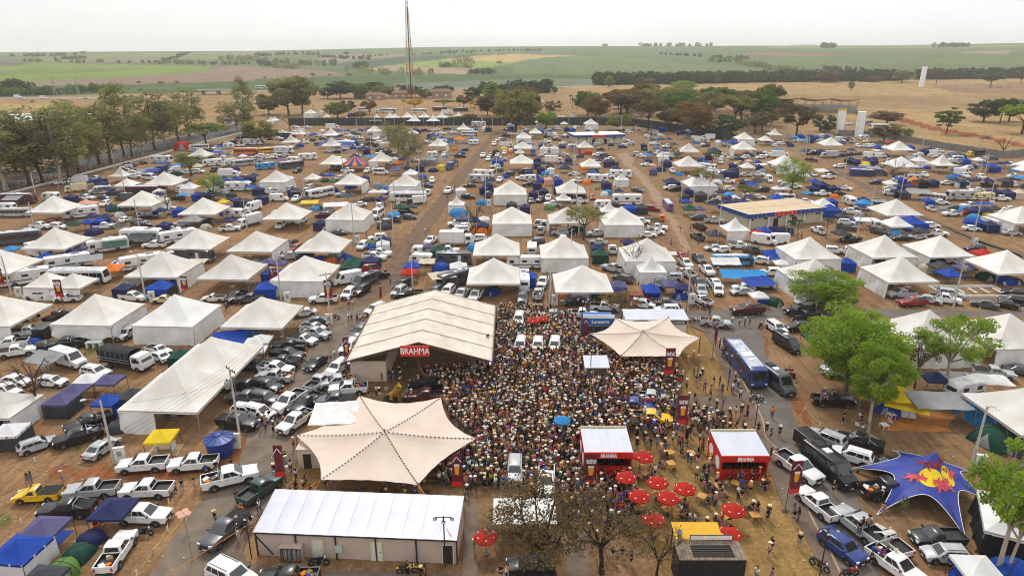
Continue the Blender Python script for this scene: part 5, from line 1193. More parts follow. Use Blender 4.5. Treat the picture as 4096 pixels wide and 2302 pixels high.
# --- long service shed
sh = empty('service_shed', (-14.2, 53.1, 0), R(-3.4)); L_, W_ = 18.8, 5.0
obj('wall', MB().box((0, -W_ / 2 + .08, 1.35), (L_ - .3, .1, 2.7)).mesh('wall', M_WALLP), parent=sh); obj('wall', MB().box((L_ / 2 - .15, 0, 1.4), (.1, W_ - .2, 2.8)).mesh('wall', M_WALLP), parent=sh); obj('wall', MB().box((-L_ / 2 + .15, 0, 1.4), (.1, W_ - .2, 2.8)).mesh('wall', M_WALLP), parent=sh); obj('wall', MB().box((0, W_ / 2 - .08, 1.6), (L_ - .3, .1, 3.2)).mesh('wall', M_WALLP), parent=sh)
for k in range(11):
    xa = -L_ / 2 + L_ * k / 11
    def g(u, v, xa=xa): return (xa + .02 + (L_ / 11 - .04) * u, -W_ / 2 - .25 + (W_ + .5) * v, 2.82 + .7 * v + .035 * math.sin(math.pi * u) - .03 * math.sin(math.pi * v))
    r_ = obj('roof_sheet', MB().grid(g, 4, 8).mesh('roof_sheet', M_ROOFW, 60), parent=sh)
    obj('seam', MB().bar((xa, -W_ / 2 - .24, 2.83), (xa, W_ / 2 + .24, 3.53), .05).mesh('seam', M_PLATE), parent=r_)
obj('roof_edge', MB().box((0, -W_ / 2 - .25, 2.74), (L_, .06, .12)).mesh('roof_edge', M_DARKSTEEL), parent=sh)
for k in range(6): obj('post', MB().box((-L_ / 2 + .05 + (L_ - .1) * k / 5, -W_ / 2 - .06, 1.38), (.12, .12, 2.76)).mesh('post', M_DARKSTEEL), parent=sh)
obj('brace', MB().bar((-L_ / 2 + .1, -W_ / 2 - .05, 2.2), (-L_ / 2 + 1.5, -W_ / 2 - .05, .2), .08).mesh('brace', M_DARKSTEEL), parent=sh)
for x in (-3.6, 1.9):
    d_ = obj('door', MB().box((x, -W_ / 2, 1.03), (.95, .08, 2.06)).mesh('door', M_DOORW), parent=sh); obj('door_frame', MB().box((x - .52, -W_ / 2 - .02, 1.06), (.08, .12, 2.12)).box((x + .52, -W_ / 2 - .02, 1.06), (.08, .12, 2.12)).box((x, -W_ / 2 - .02, 2.12), (1.12, .12, .08)).mesh('door_frame', M_CREAM), parent=d_); obj('handle', MB().box((x + .35, -W_ / 2 - .06, 1.0), (.12, .05, .04)).mesh('handle', M_DARKSTEEL), parent=d_)
d_ = obj('doorway', MB().box((8.5, -W_ / 2 + .01, 1.03), (.9, .06, 2.06)).mesh('doorway', M_LACE), parent=sh); obj('door_frame', MB().box((8.0, -W_ / 2 - .02, 1.06), (.08, .12, 2.12)).box((9.0, -W_ / 2 - .02, 1.06), (.08, .12, 2.12)).box((8.5, -W_ / 2 - .02, 2.12), (1.08, .12, .08)).mesh('door_frame', M_DOORW), parent=d_)
obj('meter_box', MB().box((-1.6, -W_ / 2 - .12, 1.25), (.65, .25, .75)).mesh('meter_box', mat('pale_green', (.42, .5, .42), .6)), parent=sh)
tag(sh, 'long beige panel shed with pale sheet roof along the front', 'shed', unique=True); land((-14, 51), 'the long pale-roofed shed')
cg = empty('gas_cage', (-20.3, 50.6, 0), R(-3.4)); obj('frame', MB().box((0, .35, .8), (1.9, .05, 1.6)).box((-.95, 0, .8), (.05, .7, 1.6)).box((.95, 0, .8), (.05, .7, 1.6)).box((0, 0, 1.63), (2.05, .85, .08)).mesh('frame', M_WALLP), parent=cg)
for k in range(4): b_ = obj('gas_bottle', MB().lathe([(.17, .02), (.19, .1), (.19, 1.0), (.1, 1.15), (.05, 1.25)], 12, (-.66 + k * .44, 0, .02)).mesh('gas_bottle', M_GREY, 40), parent=cg); obj('valve', MB().lathe([(.07, 1.27), (.07, 1.38)], 8, (-.66 + k * .44, 0, .02)).mesh('valve', M_CHROME), parent=b_)
obj('grille_door', MB().box((-.92, -.37, .8), (.06, .04, 1.6)).box((.92, -.37, .8), (.06, .04, 1.6)).box((0, -.37, 1.55), (1.84, .04, .06)).box((0, -.37, .05), (1.84, .04, .06)).box((0, -.37, .8), (.05, .04, 1.5)).mesh('grille_door', M_DARKSTEEL), parent=cg)
tag(cg, 'cage of grey gas bottles against the long shed wall', 'gas cage', unique=True)
# --- red kiosks
def kiosk(x0, x1, y0, y1, h, label, side):
    cx, cy, w, d = (x0 + x1) / 2, (y0 + y1) / 2, x1 - x0, y1 - y0; o = empty('drinks_kiosk', (cx, cy, 0))
    obj('wall', MB().box((0, d / 2 - .06, h / 2), (w, .12, h)).box((-w / 2 + .06, 0, h / 2), (.12, d - .24, h)).box((w / 2 - .06, 0, h / 2), (.12, d - .24, h)).mesh('wall', M_RED), parent=o)
    obj('parapet', MB().box((0, d / 2 + .01, h + .2), (w + .04, .08, .5)).mesh('parapet', M_CREAM), parent=o)
    obj('roof', MB().grid(lambda u, v: (-w / 2 + w * u, -d / 2 + (d - .1) * v, h + .02 + .25 * v - .05 * math.sin(math.pi * u) + .015 * math.sin(u * 40)), 20, 8).mesh('roof', M_ROOFW, 60), parent=o)
    f_ = obj('fascia', MB().box((0, -d / 2 - .02, h - .35), (w + .06, .14, .75)).mesh('fascia', M_RED), parent=o); obj('sign_board', MB().box((0, -d / 2 - .12, h - .35), (w * .34, .06, .7)).mesh('sign_board', M_SIGNRED), parent=f_)
    lettering('BRAHMA', .62, M_SIGNWHITE, f_, (0, -d / 2 - .17, h - .35), bold=.03, sx=.72)
    obj('counter', MB().box((0, -d / 2 + .3, .5), (w - .2, .6, 1.0)).box((0, -d / 2 + .25, 1.03), (w - .1, .8, .06)).mesh('counter', M_RED), parent=o)
    for x in (-w / 2 + .1, w / 2 - .1): obj('post', MB().box((x, -d / 2 + .08, h / 2), (.18, .14, h)).mesh('post', M_RED), parent=o)
    obj('back_shelf', MB().box((0, .8, .8), (w - .8, .5, 1.6)).mesh('back_shelf', M_DARKSTEEL), parent=o)
    for k in range(3): obj('fridge', MB().box((-w * .28 + k * w * .28, .2, .95), (.75, .6, 1.9)).mesh('fridge', [M_DARKSTEEL, M_GLASS][k % 2]), parent=o)
    for k in range(2): obj('side_emblem', MB().lathe([(.02, 0), (.75, .0), (.75, .02)], 18, (0, 0, 0)).mesh('side_emblem', M_FOAM), parent=o, loc=(side * (w / 2 + .02), -1.2 + 2.4 * k, 1.6)).rotation_euler = (0, R(90), 0)
    tag(o, label, 'kiosk', 'red drinks kiosks', unique=True); land((cx, y0), 'the red kiosk ' + ('beside the lawn' if x0 > 20 else 'at the crowd edge')); return o
kiosk(7.9, 13.2, 63.4, 68.1, 3.15, 'red drinks kiosk with white roof at the edge of the dense crowd', -1); kiosk(22.7, 27.9, 62.8, 67.5, 3.1, 'red drinks kiosk with white roof beside the dry lawn', -1)
# --- black container kitchen with the yellow roof
bk = empty('container_kitchen', (17.4, 48.4, 0)); obj('wall', MB().box((0, 0, 1.45), (5.8, 2.4, 2.9)).mesh('wall', M_BLACK), parent=bk)
for k in range(16): obj('roof_board', MB().box((-2.75 + k * .367, 0, 2.95), (.34, 2.42, .06)).mesh('roof_board', mat('weathered_board', (.2, .16, .12), .9, var=.3, scale=2)), parent=bk)
q = MB(); [q.box((.2, -.8 + k * .22, 3.03), (3.6, .1, .08)) for k in range(7)]; obj('roof_grate', q.mesh('roof_grate', M_DARKSTEEL), parent=bk)
sgf = obj('sign_frame', MB().box((.5, 1.25, 3.55), (3.8, .05, .06)).box((.5, 1.25, 3.05), (3.8, .05, .06)).box((-1.4, 1.25, 3.3), (.06, .05, .55)).box((2.4, 1.25, 3.3), (.06, .05, .55)).mesh('sign_frame', M_DARKSTEEL), parent=bk)
for k in range(3): obj('sign_panel', MB().box((-.77 + k * 1.26, 1.24, 3.3), (1.2, .03, .44)).mesh('sign_panel', M_SIGNWHITE), parent=sgf)
def gy(u, v): return (-2.6 + 4.3 * u, 1.6 + 2.0 * v, 2.85 + .25 * v + .05 * math.sin(u * 2 * math.pi * 26))
obj('yellow_roof', MB().grid(gy, 156, 2).mesh('yellow_roof', mat('yellow_sheet', (.72, .42, .02), .5, var=.08), 80), parent=bk)
obj('chimney', MB().lathe([(.18, 2.9), (.18, 3.4), (.3, 3.4), (.05, 3.65)], 12, (-2.2, 1.9, 0)).mesh('chimney', M_STEEL, 40), parent=bk)
for x in (-2.4, 1.5): obj('post', MB().box((x, 3.5, 1.5), (.1, .1, 3.0)).mesh('post', M_DARKSTEEL), parent=bk)
tag(bk, 'black container kitchen with boarded top and yellow corrugated roof', 'food stall', unique=True); land((17.4, 48.4), 'the black container kitchen')
# --- white corrugated roof between the trees
wr = empty('corrugated_shelter', (1.2, 53.7, 0)); obj('roof', MB().grid(lambda u, v: (-3 + 6 * u, -1.75 + 3.5 * v, 2.9 + .25 * v + .035 * math.sin(u * 2 * math.pi * 30)), 180, 2).mesh('roof', mat('white_sheet', (.7, .7, .68), .5, var=.1), 80), parent=wr)
for x in (-2.8, 0, 2.8):
    for y in (-1.6, 1.6): obj('post', MB().box((x, y, 1.45), (.1, .1, 2.9)).mesh('post', M_STEEL), parent=wr)
obj('rail', MB().box((0, -1.6, 1.0), (5.6, .06, .06)).mesh('rail', M_STEEL), parent=wr); obj('rail', MB().box((0, 1.6, 1.0), (5.6, .06, .06)).mesh('rail', M_STEEL), parent=wr); obj('bar_counter', MB().box((0, .3, .5), (4.6, .7, 1.0)).mesh('bar_counter', M_WOOD), parent=wr)
tag(wr, 'shelter with white corrugated roof among the brown-leaved trees', 'shelter', unique=True); land((1.2, 53.7), 'the white corrugated shelter')
# --- small booth with pale roof in the crowd
sb_ = empty('panel_booth', (12.0, 87.2, 0)); obj('wall', MB().box((0, 1.2, 1.2), (3.1, .1, 2.4)).box((-1.5, 0, 1.2), (.1, 2.4, 2.4)).box((1.5, 0, 1.2), (.1, 2.4, 2.4)).box((0, -1.2, .5), (3.1, .1, 1.0)).mesh('wall', M_WALLB), parent=sb_); obj('roof', MB().box((0, .1, 2.55), (3.5, 3.2, .08), M=Matrix.Rotation(R(8), 3, 'X')).mesh('roof', M_ROOFW), parent=sb_)
tag(sb_, 'small beige panel booth with pale sheet roof inside the crowd', 'booth', unique=True); land((12, 87), 'the small panel booth')
# --- blue shop and white-roofed shop behind the rear stretch tent
M_SHOPB = mat('shop_blue', (.02, .12, .42), .5, var=.06)
bs = empty('blue_shop', (14.1, 103.6, 0)); obj('wall', MB().box((0, 0, 1.5), (5.0, 3.6, 3.0)).mesh('wall', M_SHOPB), parent=bs); f_ = obj('fascia', MB().box((0, -1.86, 2.75), (5.1, .14, 1.1)).mesh('fascia', M_SHOPB), parent=bs); lettering('Lavateria', .8, M_SIGNWHITE, f_, (.3, -1.95, 2.75)); obj('parapet', MB().box((0, -1.75, 3.6), (5.1, .1, .6)).mesh('parapet', M_SIGNWHITE), parent=bs)
for x in (-1.5, 0, 1.5):
    w_ = obj('window', MB().box((x, -1.82, 1.3), (1.3, .06, 1.5)).mesh('window', M_GLASS), parent=bs); obj('frame', MB().box((x, -1.84, 2.08), (1.4, .06, .07)).box((x, -1.84, .52), (1.4, .06, .07)).mesh('frame', M_SIGNWHITE), parent=w_)
tag(bs, 'blue laundry shop with white script lettering behind the stretch tent', 'shop', unique=True); land((14, 103), 'the blue shop')
bb = empty('barber_shop', (23.7, 104.0, 0)); obj('wall', MB().box((0, .3, 1.3), (10, 3.2, 2.6)).mesh('wall', M_SIGNWHITE), parent=bb); obj('roof', MB().grid(lambda u, v: (-5.2 + 10.4 * u, -2.0 + 4 * v, 3.0 + .35 * v - .06 * abs(math.sin(u * 12))), 36, 5).mesh('roof', M_ROOFW, 50), parent=bb)
f_ = obj('fascia', MB().box((3.6, -1.42, 2.25), (2.8, .1, .55)).mesh('fascia', M_BLACK), parent=bb); lettering('BARBEARIA', .4, M_SIGNWHITE, f_, (3.7, -1.5, 2.25))
for x in (-4, -2, 0, 2): obj('window', MB().box((x, -1.32, 1.2), (1.3, .06, 1.6)).mesh('window', M_GLASS), parent=bb)
for x in (-5.1, 5.1): obj('post', MB().box((x, -1.9, 1.5), (.1, .1, 3.0)).mesh('post', M_STEEL), parent=bb)
tag(bb, 'white barber shop with pale awning roof and black lettered fascia', 'shop', unique=True); land((24, 104), 'the barber shop')
# --- star tent with the bull emblem
tips = Vz((37.9, 64.9, .02), (44.8, 68.6, .02), (51.4, 64.2, .02), (49.8, 58.8, .02), (43.7, 53.0, .02), (37.0, 56.9, .02)); PK = Vector((44.3, 60.8, 4.9))
st = empty('star_tent', (PK.x, PK.y, 0)); tl_ = [t - Vector((PK.x, PK.y, 0)) for t in tips]; M_RB = mat('cloth_star_blue', (.03, .05, .3), .6, var=.12, scale=1.2, trans=.08); M_RBY = mat('emblem_yellow', (.8, .56, .01), .6); M_RBR = mat('emblem_red', (.55, .06, .07), .6)
def ssurf(i, u, v):
    u = min(1, max(0, u)); v = max(0, v)
    A, B = tl_[i], tl_[(i + 1) % 6]; b = (4 * u * (1 - u)); E_ = A.lerp(B, u); k = 1 - .44 * b ** .62; E_ = Vector((E_.x * k, E_.y * k, 2.0 * b ** .6))
    P = Vector((0, 0, PK.z)).lerp(E_, v); P.z -= .8 * math.sin(math.pi * min(1, v * 1.0)) * (1 - .45 * b); P.z = max(P.z, .03); return P
for i in range(6):
    q = MB().grid(lambda u, v, i=i: ssurf(i, u, v), 24, 16); 
    if tl_[i].cross(tl_[(i + 1) % 6]).z > 0: q.f = [f[::-1] for f in q.f]
    pn = obj('fabric_panel', q.mesh('fabric_panel', M_RB, 60), parent=st)
    q = MB().tube([ssurf(i, k / 24, 1) for k in range(25)], .035, 5); obj('white_hem', q.mesh('white_hem', M_SIGNWHITE), parent=pn)
from mathutils.bvhtree import BVHTree
bv_ = [MB().grid(lambda u, v, i=i: ssurf(i, u, v), 24, 16) for i in range(6)]; BVH = [BVHTree.FromPolygons(b_.v, b_.f) for b_ in bv_]
def lay(i, co, lift, cv=.5):                  # a flat print (metres from the panel's middle) pressed on the cloth
    O_ = ssurf(i, .5, cv); t_ = (ssurf(i, .56, cv) - ssurf(i, .44, cv)).normalized(); d_ = (ssurf(i, .5, cv + .1) - ssurf(i, .5, cv - .1)).normalized(); n_ = t_.cross(d_).normalized()
    if n_.z < 0: n_ = -n_
    r_ = Vector((-O_.y, O_.x, 0)); t_ = t_ if t_.dot(r_) > 0 else -t_; P = O_ + t_ * co[0] + d_ * co[1]; best = None
    for q in BVH:
        h_ = q.ray_cast(P + n_ * 2.5, -n_, 5)[0]
        if h_ is not None and (best is None or (h_ - P - n_ * 2.5).length < (best - P - n_ * 2.5).length): best = h_
    return (best if best is not None else P) + n_ * lift
def decal(i, pts, m_, lift, name, par):
    P = [Vector((a, b, 0)) for a, b in pts]; tr_ = tessellate_polygon([P]); bm = bmesh.new(); vs_ = [bm.verts.new(p) for p in P]
    for t in tr_:
        try: bm.faces.new([vs_[k] for k in t])
        except ValueError: pass
    for _ in range(4): bmesh.ops.subdivide_edges(bm, edges=[e for e in bm.edges if e.calc_length() > .25], cuts=1)
    bmesh.ops.triangulate(bm, faces=bm.faces)
    for v in bm.verts: v.co = lay(i, v.co, lift)
    me_ = bpy.data.meshes.new(name); bm.to_mesh(me_); bm.free(); me_.materials.append(m_); return obj(name, me_, parent=par)
BULL = [(0, .35), (.08, .52), (.04, .68), (.1, .7), (.16, .55), (.3, .62), (.45, .6), (.55, .66), (.62, .58), (.7, .62), (.66, .74), (.74, .76), (.78, .6), (.9, .52), (1, .56), (.98, .44), (.9, .36), (.98, .25), (.9, .24), (.82, .32), (.7, .34), (.6, .3), (.66, .12), (.58, .1), (.48, .28), (.34, .28), (.3, .12), (.22, .08), (.2, .3), (.08, .3), (-.05, .2), (-.14, .3), (-.1, .36), (-.04, .28)]
for i in (4, 3):
    pn = [c for c in st.children if c.name.startswith('fabric_panel')][i]
    decal(i, [(1.05 * math.cos(a * math.pi / 12), .1 + 1.05 * math.sin(a * math.pi / 12)) for a in range(24)], M_RBY, .03, 'sun_emblem', pn)
    for off, fl in ((-1.15, 1), (1.15, -1)): decal(i, [(off + (x - .5) * 1.9 * fl, (.45 - y) * 1.75 + .35) for x, y in BULL], M_RBR, .06, 'bull_emblem', pn)
    tx = text_mesh('Red Bull', .85, M_RBR, .02).copy()
    for v in tx.vertices: v.co = lay(i, (v.co.x, -v.co.y - 1.45), .06)
    obj('lettering', tx, parent=pn)
obj('mast', MB().tube([(0, 0, 0), (0, 0, PK.z + .05)], .06, 8).mesh('mast', M_STEEL), parent=st)
for t in tl_: obj('peg', MB().tube([(t.x, t.y, 0), (t.x, t.y, .12)], .03, 5).mesh('peg', M_STEEL), parent=st)
tag(st, 'dark blue star-shaped tent with yellow sun and red bull emblem', 'star tent', unique=True); land((44.3, 60.8), 'the blue star tent')
# --- pavilions with painted fascia
M_FB = mat('fascia_blue', (.015, .05, .24), .5, var=.06); M_PAVW = mat('pavilion_wall', (.5, .47, .36), .8, var=.08, scale=.6); M_PROOF = mat('tan_roof', (.55, .42, .27), .8, var=.08, scale=.3)
def pavilion(p, rz, L_, D_, h, roofm, label, stripes, phrase):
    o = empty('washroom_pavilion', (p[0], p[1], 0), rz)
    obj('wall', MB().box((L_ / 2, D_ / 2, h * .4), (L_ - 1.6, D_ - 1.6, h * .8)).mesh('wall', M_PAVW), parent=o)
    obj('roof', MB().box((L_ / 2, D_ / 2, h - .15), (L_ - .2, D_ - .2, .2)).mesh('roof', roofm), parent=o); obj('roof_ridge', MB().box((L_ / 2, D_ / 2, h - .02), (L_ - .6, .25, .06)).mesh('roof_ridge', roofm), parent=o)
    n_ = 18; q = L_ / n_
    for k in range(n_):
        red = abs(k - n_ * .45) < n_ * .14; obj('fascia_panel', MB().box((q * (k + .5), 0, h - .55), (q - (.14 if stripes else .01), .12, 1.1)).mesh('fascia_panel', M_SIGNRED if red else M_FB), parent=o)
    if stripes: obj('fascia_backing', MB().box((L_ / 2, .06, h - .55), (L_, .1, 1.12)).mesh('fascia_backing', M_SIGNWHITE), parent=o)
    for x in (0, L_): obj('fascia_side', MB().box((x, D_ / 2, h - .55), (.12, D_, 1.1)).mesh('fascia_side', M_FB), parent=o)
    obj('fascia_rear', MB().box((L_ / 2, D_, h - .55), (L_, .12, 1.1)).mesh('fascia_rear', M_FB), parent=o)
    obj('roof_trim', MB().box((L_ / 2, -.02, h + .03), (L_ + .2, .2, .08)).box((0, D_ / 2, h + .03), (.2, D_, .08)).box((L_, D_ / 2, h + .03), (.2, D_, .08)).mesh('roof_trim', M_SIGNWHITE), parent=o)
    for x in (L_ * .38, L_ * .62): obj('doorway', MB().box((x, .79, 1.1), (1.6, .06, 2.2)).mesh('doorway', M_LACE), parent=o)
    for k in range(6): w_ = obj('window', MB().box((1.8 + k * (L_ - 3.6) / 5, .79, 2.5), (1.2, .06, .45)).mesh('window', M_GLASS), parent=o)
    for k in range(5): obj('column', MB().box((.9 + k * (L_ - 1.8) / 4, .3, h * .4), (.25, .25, h * .8)).mesh('column', M_SIGNWHITE), parent=o)
    tag(o, label, 'pavilion', 'washroom pavilions', unique=True); land(p, phrase)
pavilion((61.3, 170.9), R(20), 25.3, 13, 4.2, M_PROOF, 'pavilion with tan roof and striped blue and red fascia', True, 'the tan-roofed pavilion'); pavilion((31.0, 338), R(11), 26, 14, 4.4, M_SIGNWHITE, 'far pavilion with white roof and blue and red fascia', False, 'the far white-roofed pavilion')
# --- lattice mast
bt = Vector((-94.8, 657, 0)); topz = GY('A1', 1540, -245, 657).z; tw = empty('lattice_mast', bt); nseg = 16; hwb, hwt = 3.7, .8
M_MO = mat('mast_orange', (.42, .15, .03), .6); M_MW = mat('mast_white', (.45, .43, .39), .6)
for k in range(nseg):
    z0, z1 = topz * k / nseg, topz * (k + 1) / nseg; a, b = hwb + (hwt - hwb) * k / nseg, hwb + (hwt - hwb) * (k + 1) / nseg; q = MB(); th_ = .2 - .06 * k / nseg
    for s in range(4):
        c0 = [(-1, -1), (1, -1), (1, 1), (-1, 1)][s]; c1 = [(-1, -1), (1, -1), (1, 1), (-1, 1)][(s + 1) % 4]
        P0, P1, Q0, Q1 = (c0[0] * a, c0[1] * a, z0), (c0[0] * b, c0[1] * b, z1), (c1[0] * a, c1[1] * a, z0), (c1[0] * b, c1[1] * b, z1)
        q.bar(P0, P1, th_ * 1.4).bar(P0, Q1, th_ * .7).bar(Q0, P1, th_ * .7).bar(P0, Q0, th_ * .7)
    obj('lattice_section', q.mesh('lattice_section', M_MO if (k // 2) % 2 == 0 else M_MW), parent=tw)
obj('cable_ladder', MB().box((.3, -.2, topz * .47), (.95, .25, topz * .94)).mesh('cable_ladder', M_DARKSTEEL), parent=tw); obj('lightning_rod', MB().tube([(0, 0, topz - 2), (0, 0, topz + 5)], .12, 5).mesh('lightning_rod', M_DARKSTEEL), parent=tw)
for k in range(7): obj('antenna', MB().box(((-1) ** k * 1.3, -.9 + .3 * (k % 3), topz * (.55 + .065 * k)), (.35, .3, 2.4)).mesh('antenna', MATS['white_plastic']), parent=tw)
tag(tw, 'tall orange and white lattice radio mast above the horizon', 'radio mast', unique=True); land(bt, 'the radio mast')
# --- white tank towers
def tank_tower(p, top, r_, label, cap=None):
    o = empty('water_tower', p); obj('shell', MB().lathe([(r_ * 1.02, 0), (r_, .3), (r_, top - .4), (r_ * .96, top)], 24).mesh('shell', mat('tower_white', (.78, .78, .77), .5, var=.05, scale=.3), 40), parent=o); obj('rim', MB().lathe([(r_ * 1.04, top - .2), (r_ * 1.04, top + .1)], 24).mesh('rim', cap or MATS['tower_white']), parent=o)
    obj('ladder', MB().box((r_ + .12, -.2, top / 2), (.06, .45, top)).mesh('ladder', M_STEEL), parent=o)
    if cap:
        for k in range(10): a = k * math.pi / 5; obj('railing_post', MB().tube([(math.cos(a) * r_, math.sin(a) * r_, top), (math.cos(a) * r_, math.sin(a) * r_, top + 1.1)], .06, 5).mesh('railing_post', cap), parent=o)
        obj('railing', MB().lathe([(r_ * 1.02, top + .9), (r_ * 1.02, top + 1.1)], 20, cap=False).mesh('railing', cap), parent=o)
    tag(o, label, 'water tower', unique=True)
p1, p2, p3 = G('A3', 715, 1085), G('A3', 910, 1120), G('A3', 1540, 625)
tank_tower(p1, GY('A3', 730, 860, p1.y).z, 2.1, 'white cylindrical water tower with yellow railing', mat('railing_yellow', (.7, .5, .02), .6)); tank_tower(p2, GY('A3', 935, 875, p2.y).z, 2.1, 'white cylindrical water tower without railing beside trees'); tank_tower(p3, GY('A3', 1565, 420, p3.y).z, 2.9, 'lone slim white tower standing in the dry field'); land(p1, 'the twin white towers')
# --- blue water tank
tk = empty('water_tank', (-34.0, 67.9, 0)); M_TANK = mat('tank_blue', (.015, .04, .2), .45, var=.08); obj('tank_shell', MB().lathe([(1.35, 0), (1.55, 2.0), (1.6, 2.02)], 28).mesh('tank_shell', M_TANK, 40), parent=tk); ld = obj('lid', MB().lathe([(1.68, 2.0), (1.68, 2.12), (.35, 2.5), (.33, 2.62), (.05, 2.62)], 28).mesh('lid', mat('tank_lid_blue', (.02, .06, .27), .4), 40), parent=tk)
for k in range(12): a = k * math.pi / 6; obj('lid_rib', MB().bar((math.cos(a) * .35, math.sin(a) * .35, 2.53), (math.cos(a) * 1.65, math.sin(a) * 1.65, 2.15), .06).mesh('lid_rib', M_TANK), parent=ld)
tag(tk, 'big round dark blue plastic water tank with lid', 'water tank', unique=True); land((-34, 68), 'the blue water tank')
# --- lion statue
M_GOLD = mat('gold_paint', (.45, .28, .04), .35, .55, var=.25, scale=3)
LJ = dict(hip=(-.75, 0, .75), belly=(-.2, 0, 1.05), chest=(.3, 0, 1.35), neck=(.55, 0, 1.75), head=(.75, 0, 2.05), muzzle=(1.05, 0, 1.95), fsl=(.4, .25, 1.1), fkl=(.55, .28, .55), ffl=(.6, .28, .1), ftl=(.85, .28, .08), fsr=(.4, -.25, 1.1), fkr=(.55, -.28, .55), ffr=(.6, -.28, .1), ftr=(.85, -.28, .08), hkl=(-.3, .42, .55), hal=(-.75, .4, .2), hfl=(-.15, .42, .1), hkr=(-.3, -.42, .55), har=(-.75, -.4, .2), hfr=(-.15, -.42, .1), t1=(-1.2, 0, .45), t2=(-1.5, .2, .2), t3=(-1.3, .55, .15), e1=(.62, .24, 2.28), e2=(.62, -.24, 2.28))
LE = [('hip', 'belly'), ('belly', 'chest'), ('chest', 'neck'), ('neck', 'head'), ('head', 'muzzle'), ('chest', 'fsl'), ('fsl', 'fkl'), ('fkl', 'ffl'), ('ffl', 'ftl'), ('chest', 'fsr'), ('fsr', 'fkr'), ('fkr', 'ffr'), ('ffr', 'ftr'), ('hip', 'hkl'), ('hkl', 'hal'), ('hal', 'hfl'), ('hip', 'hkr'), ('hkr', 'har'), ('har', 'hfr'), ('hip', 't1'), ('t1', 't2'), ('t2', 't3'), ('head', 'e1'), ('head', 'e2')]
LR = dict(hip=.42, belly=.36, chest=.42, neck=.4, head=.36, muzzle=.17, fs=.2, fk=.14, ff=.12, ft=.12, hk=.24, ha=.14, hf=.12, t1=.08, t2=.06, t3=.1, e1=.07, e2=.07)
ln = empty('lion_statue', (-15.6, 80.4, 0), R(-12)); lb = skin_mesh(LJ, LE, {k: LR[k] if k in LR else LR[k[:-1]] for k in LJ}, 2, 'lion_body'); lb.materials.append(M_GOLD); obj('lion_body', lb, parent=ln, loc=(0, 0, .3))
mn_ = MB()
for k in range(26):
    a = k * 2.399; r_ = .34 + .14 * (k % 3) / 2; b_ = Vector((.5 + .12 * math.cos(k), math.cos(a) * r_, 1.85 + math.sin(a) * r_ * 1.1)); mn_.tube([b_, b_ + Vector((-.12, math.cos(a) * .16, math.sin(a) * .16 - .06)), b_ + Vector((-.3, math.cos(a) * .24, math.sin(a) * .2 - .3))], [.11, .1, .02], 5)
obj('mane', mn_.mesh('mane', M_GOLD, 60), parent=ln, loc=(0, 0, .3)); obj('plinth', MB().box((-.2, 0, .16), (2.9, 1.4, .32)).mesh('plinth', M_BLACK), parent=ln)
tag(ln, 'gold painted seated lion statue between marquee and stretch tent', 'statue', unique=True); land((-15.6, 80.4), 'the gold lion statue')

